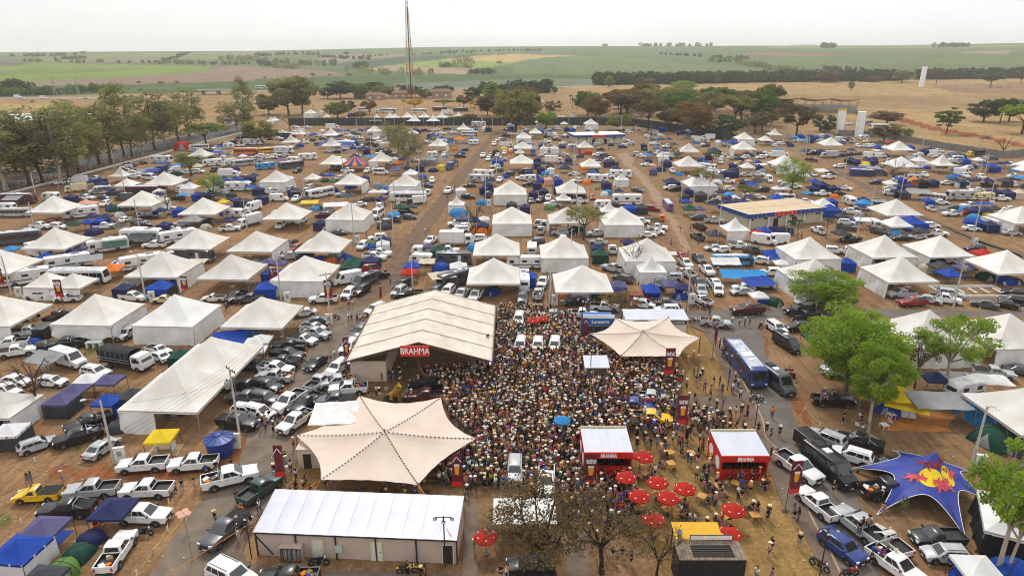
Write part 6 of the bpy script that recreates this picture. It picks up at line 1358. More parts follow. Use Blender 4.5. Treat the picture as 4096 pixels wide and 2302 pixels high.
# ------------------------------------------------------------------ event tents: tile, apex in the picture, width, walls (f r b l; p, h = half or lifted front, H = lifted right), w = white, ^ = high peak
TENT_DATA = '''
C0 -20 65 10 f|C0 955 60 10 hH|C0 1755 70 10 fr w|C1 50 80 10 -|C0 2120 490 10 -|C0 1745 795 10 p|C0 0 1030 6 r
B0 2010 45 8 -|B0 1200 235 6 - ^|B0 1270 345 6 -|B0 1650 280 10 -|B0 530 525 10 -|B0 1425 465 10 r|B0 2040 540 10 -|B0 545 845 10 -|B0 1975 845 10 -|B0 -10 1060 10 -|B0 1620 1080 10.5 rl|B1 0 868 10 r|B0 2320 1110 10 -|B0 465 1290 6 f|B0 725 1295 6 h|B0 1900 385 5 f w
B1 200 270 9 fr|B1 565 295 5 -|B1 950 290 9 r|B1 1495 305 9 fr|B1 1550 250 5 - w|B1 770 110 8.5 -|B1 1255 85 8.5 p|B1 305 585 10 -|B1 930 590 10 fr|B1 670 870 10 -|B1 485 1115 10.5 f|B1 2015 525 4.5 fr w ^|B2 -20 368 10 frl|B2 0 625 10 flr|B1 2420 900 10 -|B1 2390 1150 10 -
B2 95 100 9 r|B2 590 365 9 -|B2 520 480 4.5 - w ^|B2 555 630 9.5 l|B2 980 580 5 f w ^|B2 1105 635 10 flr|B2 1105 290 4.5 flr w ^|B2 790 145 7.5 -|B2 320 5 3.5 fl w ^|B2 430 5 3.5 f w ^|B2 75 40 4 - ^|B2 520 925 10 f|B2 710 1210 10.5 -|B2 1360 945 10.5 fl|B2 1405 1130 5.5 flr w ^|B2 1515 70 4.5 f w ^|B2 1775 120 9.5 -|B2 1890 300 9.5 f w|B2 2250 735 6 f w ^|B2 2370 185 5 - w
B3 170 115 9.5 f|B3 1345 125 9.5 - w|B3 1530 125 5 f w|B3 1760 105 8 - ^|B3 1295 550 10 -|B3 1300 725 6 - w|B3 2360 650 6 flr w ^|B3 2560 620 10 l|B3 425 935 10 lf|B3 1175 920 10 l|B3 1740 915 10 l|B3 475 1155 10 lf|B3 1345 1135 10 l|B3 2410 1060 10 -|B3 560 545 5 - w
C3 1625 225 11 fl|C3 2440 245 10.5 f|C3 2700 985 10 -
A0 2300 920 5 flr w ^|A1 545 845 7.5 flr|A1 645 845 3.5 f ^|A1 710 885 4.5 - ^|A1 910 915 4.5 f w ^|A1 150 920 5 f w ^|A1 182 915 5 f w ^|A1 1210 890 8 - w ^|A1 1345 875 7 - w ^|A1 1395 885 6 - w ^|A1 1520 870 7 - w ^|A1 1590 895 8 - w ^|A1 1690 870 7 - w ^|A1 1780 895 8 - w ^|A1 1865 870 7.5 - w ^|A1 2035 870 6 - w ^|A1 2085 980 7 - ^|A1 1185 1010 7.5 flr|A1 1560 1040 7 -|A1 425 1030 6.5 - ^|A1 345 1095 7.5 - ^|A1 750 1030 7.5 - ^|A1 755 1120 8 - ^|A1 1300 1140 4 - w ^|A1 1830 1140 8 r|A1 2450 840 4 f w ^
A2 305 745 6 flr w ^|A2 290 935 6.5 f|A2 525 965 4.5 -|A2 795 940 8 fr|A2 235 1035 6.5 -|A2 120 1075 7.5 f|A2 110 1165 8 -|A2 1780 1190 8.5 -|A2 2335 1160 9.5 lr|A2 2340 1075 8.5 f|A2 2550 1110 6 -
A3 70 1035 6.5 - ^|A3 635 1125 9 -|A3 1320 1165 9.5 -|A3 2600 1350 6 - w|A3 2600 1395 6 - w|A2 735 1165 7 -
'''
for row in TENT_DATA.split('|') if False else [e for L_ in TENT_DATA.strip().split('\n') for e in L_.split('|')]:
    q = row.split(); t, x, y, w, wl = q[0], float(q[1]), float(q[2]), float(q[3]), q[4].replace('-', ''); pk_ = '^' in q[5:]
    ev = EAVE if w > 6 else 2.5; az = (ev + .42 * w + .3) if pk_ else ev + (APEX - EAVE) * w / 10
    p = G(t, x, y, az); dist = math.hypot(p.x, p.y)
    rz_ = R(-3 if p.x < -20 else 3.5 if p.x > 40 else 0) if t[0] in 'BC' else random.uniform(-.1, .1)
    tent(p, w, wl, 'w' if 'w' in q[5:] else 'c', rz_, pk_, detail=dist < 260)
tent(G('D3', 2620, 760, 4.0), 7, 'lf', 'w', R(-28), desc='white tent with black side walls behind the front right trees', eave=2.6, wallcol='k')
# front of the far bar tent and the striped canopy
p = G('A2', 735, 1165, 5.5); o_ = empty('bar_front', (p.x, p.y - 3.7, 0)); obj('red_fascia', MB().box((0, 0, 2.75), (7.2, .1, .6)).mesh('red_fascia', M_SIGNRED), parent=o_); obj('counter', MB().box((1.2, 0, .6), (3.6, .7, 1.2)).box((-2.9, 0, 1.2), (1.2, .5, 2.4)).mesh('counter', M_RED), parent=o_); tag(o_, 'red bar front with fascia under a white tent', 'bar', unique=True); land(p, 'the red bar front')
p = G('B1', 990, 120, 5.6); cs = empty('striped_canopy', (p.x, p.y, 0)); q = MB()
for k in range(16):
    a0_, a1_ = 2 * math.pi * k / 16, 2 * math.pi * (k + 1) / 16
    def g(u, v, a0_=a0_, a1_=a1_): a = a0_ + (a1_ - a0_) * u; r_ = 5.2 * (1 - v); return (r_ * math.cos(a), r_ * math.sin(a), 2.6 + 3.0 * v ** 1.5)
    s_ = MB().grid(g, 2, 6); s_.grid(lambda u, v, a0_=a0_, a1_=a1_: (5.2 * math.cos(a0_ + (a1_ - a0_) * u), 5.2 * math.sin(a0_ + (a1_ - a0_) * u), 2.6 - .35 * v), 2, 1, flip=True); obj('stripe_panel', s_.mesh('stripe_panel', CLOTH['b' if k % 2 else 'o'], 40), parent=cs)
    if k % 2: obj('pole', MB().tube([(5.1 * math.cos(a0_), 5.1 * math.sin(a0_), 0), (5.1 * math.cos(a0_), 5.1 * math.sin(a0_), 2.6)], .05, 5).mesh('pole', M_STEEL), parent=cs)
tag(cs, 'round circus canopy striped blue and orange', 'canopy', unique=True); land(p, 'the striped circus canopy')

# ------------------------------------------------------------------ vehicles: tile; kind, colour, picture spot, heading (0 right, 90 away), optional scale, c = covered bed
VEH = '''
D0 ha s 370 120 45;pk k 790 45 218;ca s 1020 150 78;pk w 1440 325 188;pk w 1950 315 187;pk w 2310 455 24 1.1;ps y 385 615 187 1.05 c;pk s 930 580 185;pk w 1480 580 185;pk k 680 775 187 1 c;pk w 1440 835 356;pk w 1172 1200 97;pk g 2260 985 250 1 c;su w 2330 1440 335 1.1;pk e 2620 570 62
D1 pk k 330 1475 180 1
D2 pk w 345 500 266;su s 30 380 266;su k 190 1350 180
D3 tl k 415 85 285;su s 590 60 132;pk k 920 100 147 1 c;su w 845 235 145;ca k 1225 320 175;pk w 300 350 293 1.1;mn k 620 330 287 1.05;pk k 1200 570 8 1.1;pk w 500 720 112;pk s 920 940 110 1.1;ps t 1220 1080 107;su b 745 1150 293;pk w 1285 1340 295;ps k 1710 1045 182 1.1;ha s 1790 1215 177
C0 pk w 100 560 200;pk w 165 640 28 1 c;ca k 410 582 195;pk k 665 560 200;va w 690 705 338;ct w 1270 700 346 1.02;ps w 1590 620 335;ca w 1600 680 150;ca w 160 925 350;ca w 75 1015 340;ha w 520 935 352;ha w 960 835 345 1.1;pk w 290 440 20 1 c;tl k 440 430 275;pk k 590 285 75 1 c;ps w 680 95 183 1.1 c;su w 380 75 180;pk w 1340 92 350;bt be 1640 112 185;ps w 2150 100 185;pk k 2370 92 250;pk g 2515 112 180 1 c;su s 1280 455 262;pk k 890 1355 225 1 c
C0 pk k 2480 995 168;pk g 2480 1110 172;ha w 2480 1225 345 1.05;pk k 2390 1350 346 1 c;je g 2490 775 175
C1 ca g 585 330 205;ps w 580 395 345 1.05;pk s 600 458 340;ps w 470 513 340 1.1 c;pk k 340 590 172;pk k 320 672 345 1 c;pk k 265 750 174 1 c;pk w 200 812 345;pk s 190 893 172;su k 110 985 340;su g 90 1110 338;su w 30 1250 335;ca k 600 745 250;su g 1040 440 256 1.05;su w 940 590 256;su w 822 800 250;pk s 640 945 72;pk s 820 945 197;pk w 930 1012 190;pk g 800 1132 186 1 c;pk w 330 1140 250 1.05;pk k 500 1160 250;pk w 395 1340 246;pk k 1750 972 184 1.1;pk m 1710 1090 182
C1 pk w 680 112 187;su w 930 55 265;su k 1060 22 250;su s 1440 35 255;pk k 1550 62 190;ca t 480 245 200;su w 1200 215 240;pk s 2070 62 256;pk w 2210 78 258;su w 1930 30 256;su g 1800 36 254
C2 su g 105 100 266 1.05;pk s 265 62 80;ha k 630 138 190;pk w 930 192 352;su r 1290 110 350;su w 1320 165 345;pk g 1550 160 352;ps w 1920 118 110 1.1;pk w 710 265 350;su w 70 315 266;ca s 400 262 190;pk m 2370 218 184 1.12 c;pk s 2050 350 342;su w 85 575 266;su w 260 580 266;su w 430 575 266;pk s 1400 1110 347;pk b 1230 1190 346;pk y 1400 1310 346;pk s 1900 25 262;su w 2070 20 262;ca s 2310 30 190;su w 1560 220 180
C3 mn g 95 920 281;su w 85 400 282;mn k 190 545 283 .85;su k 310 392 182;pk k 315 225 190 1 c;pk k 380 285 12;ha w 380 140 180;pk k 650 1130 352;pk s 1340 60 182;pk r 1450 142 186 1 c;ca s 1620 112 325;pk w 1780 112 330;su s 1840 60 330;ca g 2180 158 145;ca k 2380 158 145;su k 2460 122 160;ca k 2480 40 165;pk s 2270 858 346 1 c;ca g 2550 822 342;cv w 1980 1010 195;va w 760 800 180;mh w 1000 780 10
B0 pk k 1310 212 350;pk k 1320 262 350;pk w 1880 287 185;ps w 580 387 183 1.1;pk w 970 352 350;tr be 760 445 215 .85;mn w 1005 468 215;su g 1140 492 200;pk w 870 542 350;su w 1060 602 265;ca w 1260 757 85;pk w 410 827 352 1.05;ca r 550 780 350;su w 590 830 350;pk w 1050 830 20;su g 1400 790 25;su k 1440 820 20;pk k 1480 735 15;ca s 1460 690 10;ca w 1725 852 20;pk w 2310 852 15;tr w 2510 770 240 .9;mh w 810 690 215;mh w 1430 925 0 1.1;mh w 1075 1020 218;tr w 400 1085 330;mh g 1960 1120 345;bu w 800 1325 0;mh w 260 1335 35;mh w 690 1185 38;mh w 1440 1185 38;mh w 1800 930 38;bu m 170 552 0;cv w 510 530 180;bu s 150 690 182 .8;cv w 60 640 180;bu g 140 945 205;mh w 1620 158 0;tr b 1620 262 260 .8;tr w 1755 265 262 .7;mh w 2130 190 215 .9;tr w 2300 190 240 .8;bu s 2440 190 220 .8;tr w 2300 300 5 .9;mh w 2400 430 0;je k 2150 265 268;su r 2440 340 200;bu m 1430 472 180;su k 1790 542 180;cv w 1850 460 180;va w 2130 490 265;va w 2540 632 250;cv w 2350 700 180;tr w 780 365 190 .8;pk w 1350 330 10
B1 bu y 115 65 215 .8;mh w 285 62 0;su w 745 72 180;su k 815 82 180;mh l 90 225 215 .85;bu g 350 212 215 .9;mh w 520 130 20 .9;su k 415 272 250;pk g 780 242 260;pk k 835 247 260;pk w 1125 272 260;tr b 1950 225 258 .8;su w 1770 367 275;ca b 1720 417 150;pk w 1935 470 264 1.1;ca k 2150 417 180;mh w 2290 300 350 .9;mh s 2250 350 350 .9;pk w 2450 362 260;su k 2540 302 180;ha w 2410 225 190;su g 2430 267 190;pk w 2290 117 265;pk k 2360 117 265;ca w 2430 112 262;su w 2500 92 265;su s 835 347 220;su s 530 442 250;pk k 75 442 180;pk w 140 482 180 1.05;bu w 640 492 232 .9;pk s 880 512 182;ps g 1120 552 182 1.1;mn s 1250 582 265 .8;bu w 1530 532 180;tr k 1610 570 195 .75;su k 1510 685 355;ha g 1545 732 355;je g 1290 792 200;je g 1390 762 170;mn w 1220 700 260;ca w 1040 607 190;pk s 780 847 182;ca g 830 887 0;ca s 280 762 255;pk w 370 767 258;ca w 450 772 255;su w 250 817 265;pk k 345 1012 260;ha r 395 1045 250;pk s 340 1132 200 1 c;su w 205 1137 262;su w 1070 1025 265;su w 1220 942 200;pk w 1250 1097 350;pk w 1190 1135 345 1.05;pk r 1110 1262 200 1 c;pk k 1215 1322 30;va w 910 1350 215;mn g 1090 1370 236 .95;su k 1470 1412 240;pk w 1760 972 255;tr w 2020 952 0 1.05;su w 2010 802 182;su w 2080 832 184;su w 2060 862 182;cv w 1660 1160 170;mh g 1990 1150 0 .9;mh g 2010 1350 218 .95;cv w 1650 1070 180 .8
B2 va k 130 282 180 .9;cv w 180 345 180 .9;su w 95 345 180;ca s 620 302 170;ps b 670 127 180 1.1;pk s 515 112 350;pk s 330 117 190;tr b 215 92 265 .8;tr w 420 162 0 .95;su k 1020 202 185;pk w 1560 27 200;su b 1110 30 10;ca w 1300 122 320;ca w 1350 207 180;mh w 860 347 350 .9;ca g 1265 462 315;ca r 810 532 265;ca g 195 567 265;su k 285 562 250;pk w 365 545 265;pk w 410 607 182;pk w 680 577 182;mh w 1150 562 180 1.05;cv w 910 610 180;su r 1420 652 330;bu p 1565 612 86 .75;tw o 1440 752 2 .7;pk w 1460 842 352;ps w 1440 882 355 1.1;ca w 1365 912 0;pk k 1080 902 182;pk s 850 902 182;su s 480 892 182;pk w 265 802 80;pk s 290 872 82;pk g 40 882 0;su g 1870 737 186;pk s 2030 772 350;pk k 1885 832 100;pk g 1865 932 100;ca s 2030 1042 182;pk g 2430 1072 350;ca r 1705 1117 95;pk w 1745 1202 275;pk w 1770 1297 100;pk g 1880 1157 275;pk s 1625 1282 150;su s 1610 1340 160;pk w 1010 1062 85;pk s 1015 1252 140;su g 1115 1352 140;ca s 870 982 160;su g 240 982 180;mh w 125 1190 180 .9;cv w 200 1060 90;mh w 120 1370 92 .9;pk w 310 1392 260;bu l 2220 1170 0 .8;pk w 1960 1272 275;pk g 1890 1402 275;pk w 2040 1412 275;ca w 2330 1437 180;ca w 2530 1412 170;su w 2490 1172 150;va w 2540 962 330;pk w 2165 377 345;ca s 2340 312 350;pk w 2470 307 340;su w 2340 137 182;pk s 2215 142 182;ca w 2110 112 180;su w 2095 182 265;ca y 2285 192 180;pk k 2510 462 182;ca w 2480 532 350;su w 1590 442 182;su k 1640 457 185;su g 2020 582 182;va w 1990 300 0;mh w 1970 232 320 .8;pk g 1480 1410 260;pk w 2290 1025 350;ha w 2105 1060 185
B3 pk m 440 162 330;su w 715 225 182;su g 640 297 320;pk w 610 332 190;ps w 770 442 320 1.1;ca k 710 492 355;pk w 545 502 182;cv w 820 572 90;pk w 955 642 330;pk w 830 682 330;su w 790 792 335;pk g 790 842 335;pk w 510 872 95;du b 130 872 340 .8;va w 85 957 180;cv w 1065 802 90 .9;pk g 1130 882 300;ca k 1340 942 182;ca s 1500 932 172;pk w 1700 902 355;su w 1640 822 0;pk k 830 962 190;pk w 800 1082 340;su w 670 1072 345;pk w 1850 702 182;ca g 1860 637 182;pk w 2030 622 182;ca w 1740 587 350;bu w 1650 532 335 .7;mh s 1930 520 182;mh be 2150 530 182 .8;pk w 2340 552 350;ca s 2280 497 350;pk k 2225 417 345;pk w 2470 412 185;ca w 2100 460 182;pk w 2480 327 185;su w 1230 497 340;ca w 1230 447 340;su k 1085 387 182;bu b 950 292 345 .8;tr g 1130 290 320 .7;pk w 1565 312 265;va w 1960 282 345;ca w 1800 392 350;pk w 1365 377 0;su w 1510 112 182;ha w 1655 122 340;pk w 1705 77 350;ct y 2090 97 180 .9;su s 1850 102 350;pk w 1905 182 345;va w 1030 117 345;va w 1130 117 350 .85;su k 725 117 185;su k 810 107 185;su s 650 102 200;su w 510 92 330;pk k 440 97 200;su k 410 72 320;ca k 905 97 182;su w 1000 27 350;ca w 2050 847 345;ca s 2450 892 350;ca w 2440 652 0;su k 2080 1052 182;ca w 165 380 350;su w 270 430 345;pk w 1920 1180 345;ca k 1480 1110 160;ca w 1890 1150 350;su w 30 1290 180;va w 10 355 265 .9
A2 pk w 1250 1042 350;pk s 1420 1072 355;pk s 1465 1092 180;ha w 510 1187 190;su w 1115 1212 190;su s 1190 1192 180;pk w 1435 1192 180;ca w 1560 1217 180;tr w 1970 1127 180 .9;tr w 1870 1150 330 .9;su k 1945 1212 180;pk w 2150 1197 180;ca w 645 1022 350;pk w 95 1070 180;tr w 430 1110 280 .8;pk w 340 1170 350;pk w 1130 1160 330;su r 1270 1010 180;su r 1310 1012 180;su k 1150 1005 180;ca k 890 1245 10;su w 440 1025 180;pk w 370 1080 350;mh w 470 940 0;tr w 610 920 90
A3 pk w 305 1162 350;su s 55 1192 350;su w 130 1192 350;su k 200 1187 350;pk w 1000 1217 350;va w 725 1150 300 .9;su g 780 1152 320;cv w 960 1132 180;bu w 1120 1020 182;bu s 985 980 200 .8;ca w 790 992 180;ca w 830 990 180;pk be 1000 1170 190;su w 1050 1212 350;ca w 530 1155 350
A1 bu w 1090 848 0;bu w 1330 860 0 1.1;tr w 1250 862 180;bu w 1640 862 0;bu k 1850 845 0;tr w 1920 880 350;bu k 2060 850 0;su w 640 955 180;va b 960 905 180;tr w 770 1025 10;ca w 270 1075 10;su w 400 1025 350;ca w 520 1025 10;ca r 130 1120 350;pk k 1150 1195 180 1.1;bu w 880 1195 0;ca w 960 1115 20;ca w 1040 1130 340;ca w 930 1110 200;su w 1110 955 180;pk m 1710 1060 0 1.2;su w 1230 1140 265;su w 2010 1045 0;tr w 2290 1050 265 .8;mh w 2240 995 10;pk k 2520 1045 250;su w 2560 1010 0;pk w 2395 1195 265;pk k 2510 1110 180;su w 2450 1155 200;tr w 2520 1200 0 .8;pk w 2280 1310 265;su w 1800 1290 265;su w 1890 1300 265;ca k 2090 1250 200;ca g 1020 1090 10;pk k 640 1195 10;bu k 290 1110 0;cv w 2190 1180 350;su s 2200 1155 0;bu w 2150 1090 0 .8;ca w 630 1110 10;pk k 1925 1045 0;pk w 120 1330 20
A0 cv w 2300 1215 10;mh w 2540 1175 0;bu o 2480 1270 0;su g 2270 985 0;su w 2450 1000 10;pk w 2350 1490 0;je g 1440 1160 200;ca w 540 1420 20 1.2;bu w 2000 1225 200 .8
'''
nveh = 0
for L_ in VEH.strip().split('\n'):
    t, rest = L_.split(' ', 1)
    for e in rest.split(';'):
        q = e.split(); k, c, x, y, hd = q[0], q[1], float(q[2]), float(q[3]), float(q[4]); sc = float(q[5]) if len(q) > 5 and q[5] != 'c' else 1.0
        zc_ = dict(va=1.2, mn=1.2, bu=1.6, mh=1.5, cv=1.2, tr=1.6, ct=1.6, du=1.2, tw=1.2, tl=1.2).get(k, .75) * sc
        p = G(t, x, y, zc_); far_ = t[0] == 'A'
        vehicle(k, c, p, hd + random.uniform(-3, 3), sc, cover='c' in q[5:], desc='gutted white buggy-style pickup with hash-tag lettering' if k == 'ps' and c == 't' else None); nveh += 1
paz = [o for o, d in REG if d.startswith('gutted')][0]; lettering('#PAZ', .34, M_SIGNWHITE, paz, (-.33, 0, 1.28), rx=62, rz=-90, bold=.01)
bp = obj('name', None) if False else None
# the blue bus and the lettered lorry
bus = vehicle('bu', 'b', Vector((33.9, 89.0, 0)), 272.5, 1.0, lod=0, desc='long blue bus with open door beside the dry lawn'); land((33.9, 89), 'the long blue bus')
# ------------------------------------------------------------------ pop-up gazebos: tile; colour, picture spot of the canopy's middle, width, walls
GAZ = '''
D0 n 1135 745 3.4 -;u 430 940 3.4 -;b 190 1150 3.8 fr w;d 410 1440 3 -;y 1620 20 3 -
D3 w 2120 1340 3.2 -
C0 w 880 895 3 -;u 1095 905 3 -;u 750 1000 3 -;u 610 1100 3.2 fr d;b 1080 1110 3 r;d 1330 1050 3 lf;w 90 1410 3.2 fr d;e 1820 650 3 fl;w 2560 525 3 -
C1 w 50 500 3 -;w 10 600 2.6 -
C2 n 1065 15 3 f;b 1410 10 3 -;w 2480 60 3 -
C3 n 1680 880 3 -;e 470 480 3 -
B0 n 1020 390 3 fl;n 1400 420 3 fr;n 1450 425 3 f;b 1840 215 3 -;b 1990 500 3 fr;n 2050 505 3 fr;y 2240 575 3 -;n 2310 555 3 -;n 2410 560 3 fr;d 2470 565 3 fl;n 920 715 3 -;b 880 775 3 -;e 750 795 3 -;n 1060 720 3 -;b 990 760 3 fl;n 1610 660 3 l;b 1800 650 3 lf;n 1650 800 3 fr;g 1950 750 5 -;n 2300 760 3 -;l 110 1045 3 -;n 710 1075 3 -;n 900 1000 3 -;u 810 1030 3 -;o 1120 1240 4 -;b 1610 1415 4.5 f;n 1240 1430 3 f;p 860 580 3 -;n 1090 450 3 -;b 2210 370 3 f;n 2290 370 3 f;n 2550 310 3 -;b 450 1120 3 -;p 920 590 3 -;l 1780 215 3.4 f;be 1980 220 4 -;n 2510 330 3 fr
B1 n 50 530 3.2 fr;n 660 310 3 -;b 745 310 3 -;n 1060 60 3.4 -;n 1120 50 3.4 f;d 1245 50 3.2 fr;d 1330 65 3 fr;w 1390 145 3 f;n 1655 220 3.4 f;b 1675 318 3 -;n 1090 330 3 fr;u 1395 258 4 -;w 1180 475 3 -;w 1270 475 3 -;n 1255 542 3 -;e 1445 628 3.4 -;d 1560 622 3.4 -;w 2060 455 3.4 f;n 2290 435 3 fr;n 2330 400 3 fr;n 2365 358 3 -;b 2415 160 3.4 fr;d 2410 65 3 f;y 2495 38 3 -;u 2065 738 3 f;n 2185 745 3 l;n 2280 805 3 f;w 2290 745 3 fr;l 1380 695 3.2 fr;n 1285 950 3 r;w 1275 990 3 fr;e 985 1165 3.6 fr;e 945 1215 3.6 fr;n 1155 1155 3.4 r;b 1570 1210 3.2 -;r 1540 1275 3.2 -;w 2035 1215 3.6 fr;e 1830 1050 3.6 f;u 1730 1018 2.4 -;u 110 1185 3.2 -;u 230 1185 3.2 -;b 155 1280 3.4 fr;n 645 780 3 fr;n 2200 760 3 -;n 500 1100 3 f;b 110 1420 4 f;n 1990 170 3 r;g 1740 150 6 fr;o 1420 185 3.4 -;y 1860 215 2.6 f
B2 n 255 148 3 f;n 315 188 3 -;n 290 240 3 fr;n 385 218 3 f;n 490 192 3 -;n 575 197 3 -;n 535 232 4 -;n 570 147 3 f;n 245 193 3 fl;w 390 248 2.8 fr;n 875 138 2.8 -;d 990 162 3 fr;n 1045 232 3 fr;p 365 348 3 f;b 460 353 3 fr;n 255 393 3 fr;n 215 483 3 f;n 320 463 3 f;n 950 388 3 fl;n 1075 462 2.6 -;n 130 622 3 f;b 1185 630 3.6 f;d 1300 625 3.4 f;n 1605 372 5 f;n 1770 458 3 f;e 1785 640 4 -;u 1885 643 3 -;n 2150 280 3 fr;n 2235 278 3 fr;n 2215 203 3 fr;d 2320 370 3 fr;d 2430 372 3 -;n 2230 250 3 f;n 2480 218 3 fr;p 2385 165 2.6 f;p 1415 208 2.6 -;u 1415 253 3 fr;n 1550 178 4 f;b 1950 188 3.4 f;n 2040 65 5 f;n 2105 478 3 -;d 1730 513 3 f;n 2180 533 3 f;w 2240 533 3 f;n 2330 573 3.6 fr;l 2190 503 3.4 f;d 2040 895 4 -;r 2465 890 3.4 -;b 2535 860 3.4 -;n 860 1030 3 fr;e 880 1090 3.6 fr;n 1170 975 3 f;b 1320 1185 3 f;u 1060 1405 3.4 f;b 1395 1435 3.2 fr;u 1595 1395 3.4 -;n 1715 1425 3.2 -;b 160 1315 3.4 f;d 1900 500 4 f;n 1370 160 3 f;l 1360 105 3 -;n 1390 85 3 -;d 2250 560 3 f;b 1750 570 3 -
B3 l 100 68 4 -;n 530 65 3 fr;n 620 72 3.2 fr;n 840 55 3 -;b 1430 28 3 fr;n 1565 62 3.4 fr;n 1630 45 3 -;n 815 158 3 -;n 890 172 3 f;n 1000 157 3 -;n 1060 167 3 f;y 985 190 3 -;u 1910 93 3 -;b 1980 158 3.4 fr;w 2110 157 4 f;n 2160 187 3 -;b 2240 220 5 fr;n 2330 192 3 -;n 2400 187 3 -;b 470 368 3.4 fr;n 540 398 4 f;n 450 435 3.4 fr;n 660 433 3.4 f;w 90 442 3 -;w 180 442 3 -;b 90 533 4 f;b 640 563 3 f;b 620 645 5 f;n 960 548 3 -;l 970 583 4 -;d 740 715 3 f;d 740 888 3.6 -;b 1440 772 6 f;d 1530 862 3.4 -;w 1230 388 4 f;n 1330 418 3 f;n 1430 415 3 -;o 1475 348 3 f;k 1540 372 3.6 f;n 1660 368 3 fr;n 1880 353 3 -;n 1960 373 3 f;n 2070 358 3 -;n 2200 358 3.4 fr;d 2380 363 4 f;n 2400 478 4 f;n 2280 470 3.4 f;n 2060 653 3.4 f;n 2170 653 3.4 -;d 2270 640 3.4 -;n 2230 798 3.4 fr;b 2120 775 3 f;r 2160 1085 3.8 -;b 790 1170 3.2 fr;w 135 1185 2.8 -;d 1745 1220 4 -;b 1830 1290 4 -;u 1980 1230 3.6 -;n 1300 463 3 fr;d 1370 483 3 f;be 2520 480 3.6 f
A1 b 570 1095 3.4 -;b 840 1060 3.4 -;b 920 1055 3 -;w 665 1055 3 -;n 260 1155 3 -;n 140 1145 3 -;b 980 1165 4 f;b 1870 1130 3.4 -;n 1740 1135 3 -;e 1950 1160 3 -;o 2040 1140 5 -;d 2490 1150 3.4 f;b 2440 1360 3.4 fr;b 1790 1105 4 -;n 1080 1225 3.4 -;n 1470 1340 3 -;n 2340 1030 3 fr
A2 b 900 935 3.4 f;n 550 1030 3.2 f;b 610 1040 3.2 fr;b 760 1055 2.6 f;o 75 1030 3.4 -;d 410 1050 3.4 -;n 300 1200 3 fr;n 1440 1030 3.6 -;b 1510 1030 4 f;n 1480 1005 3 -;d 1400 1010 3 -;n 1690 1065 4 f;l 1800 1075 3.4 -;e 1870 1085 3 -;n 1410 1145 3 -;n 1500 1140 3.4 -;n 1580 1140 3 -;e 1630 1190 3 -;b 1850 1180 3 -;n 2150 1155 3.4 -;b 2230 1170 4 f;n 2030 1250 5 f;n 100 1000 3 -;w 1770 1055 3 -;b 1140 965 3 -
A3 b 330 1105 3.4 f;b 430 1105 3 f;l 270 1120 3.4 -;b 490 1120 3 f;w 540 1100 3 fr;b 590 1110 3 fr;e 700 1100 3.4 -;d 1120 1170 4 -;b 1100 1215 3 f;r 1230 1170 3 -;b 1430 1215 3 fr;n 2200 1130 3 - 
'''
for L_ in GAZ.strip().split('\n'):
    t, rest = L_.split(' ', 1)
    for e in rest.split(';'):
        q = e.split(); w = float(q[3]); p = G(t, float(q[1]), float(q[2]), 2.3); d_ = math.hypot(p.x, p.y)
        gazebo(p, q[0], w, q[4].replace('-', ''), random.uniform(-.12, .12), q[5] if len(q) > 5 else None, far=d_ > 220)
DOM = '''
D0 n 920 1035 1.15;e 780 1190 1.25;gr 630 1345 1.25
D3 b 2480 1380 1.6;e 2280 60 2.2;d 2480 120 1.8;b 1990 1430 1.2
C0 b 330 530 1.1;d 1170 1380 1.2;n 40 1300 1.4
C2 w 690 70 2.0;o 560 60 1.8;b 1400 75 1.5;b 1690 65 1.4;b 2560 110 1.3
C3 b 1230 1200 1.5;w 1360 1200 1.5;b 2010 1160 1.5;l 2070 1250 1.8;b 2280 1230 1.6;e 60 130 1.4;be 1500 1120 1.3
B0 b 915 368 1.2;b 1085 775 1.3;b 1110 650 1.4;be 2070 830 1.4;d 2100 770 1.4;d 1310 640 1.5;e 1150 650 1.8;g 1510 270 2.2;d 1270 650 1.3;n 720 340 1.4;l 690 430 1.4
B1 e 695 365 1.3;gr 765 370 1.2;g 1225 415 1.8;l 1290 435 1.2;g 740 670 1.6;e 620 640 1.5;l 600 650 1.4;l 2040 700 2.2;o 2280 865 2.2;g 1690 355 1.6;b 1180 1035 1.4;gr 1170 1000 1.4;b 650 1150 1.3;o 750 1160 1.2;g 800 1110 1.4;b 1860 1250 2.0;n 510 1090 1.5;b 900 1140 1.4;n 1520 240 1.3;d 1540 250 1.4
B2 o 725 245 1.6;g 805 270 1.6;d 830 270 1.4;gr 860 440 .9;l 960 485 1.5;w 930 500 1.4;o 1060 510 1.1;gr 380 640 1.5;e 1890 470 2.0;d 2040 540 1.6;l 1680 300 1.4;g 990 290 1.3;be 2070 545 1.4;g 1560 190 1.3;e 700 520 1.6;d 580 520 1.6
B3 w 110 495 1.2;o 165 490 1.2;e 1090 580 1.6;l 1270 900 1.8;l 2070 745 1.9;r 1990 690 1.4;l 1970 660 1.6;o 930 1150 2.0;w 1000 1185 1.6;be 1610 1245 1.8;e 1610 410 1.4;w 1960 415 2.4;y 2200 720 1.6;b 1700 1135 1.4;d 1560 1130 1.4;e 1830 1110 1.4;g 930 720 1.6;e 40 200 1.6;e 150 100 1.6;e 2200 1330 1.6;b 2400 1370 1.5;n 2300 1340 1.4;e 770 85 1.2;b 1860 130 1.6;e 1960 125 1.6
A1 e 570 1155 1.4
'''
for L_ in DOM.strip().split('\n'):
    t, rest = L_.split(' ', 1)
    for e in rest.split(';'):
        q = e.split(); p = G(t, float(q[1]), float(q[2]), .7); dome(p, q[0], float(q[3]), random.uniform(0, 6.28))
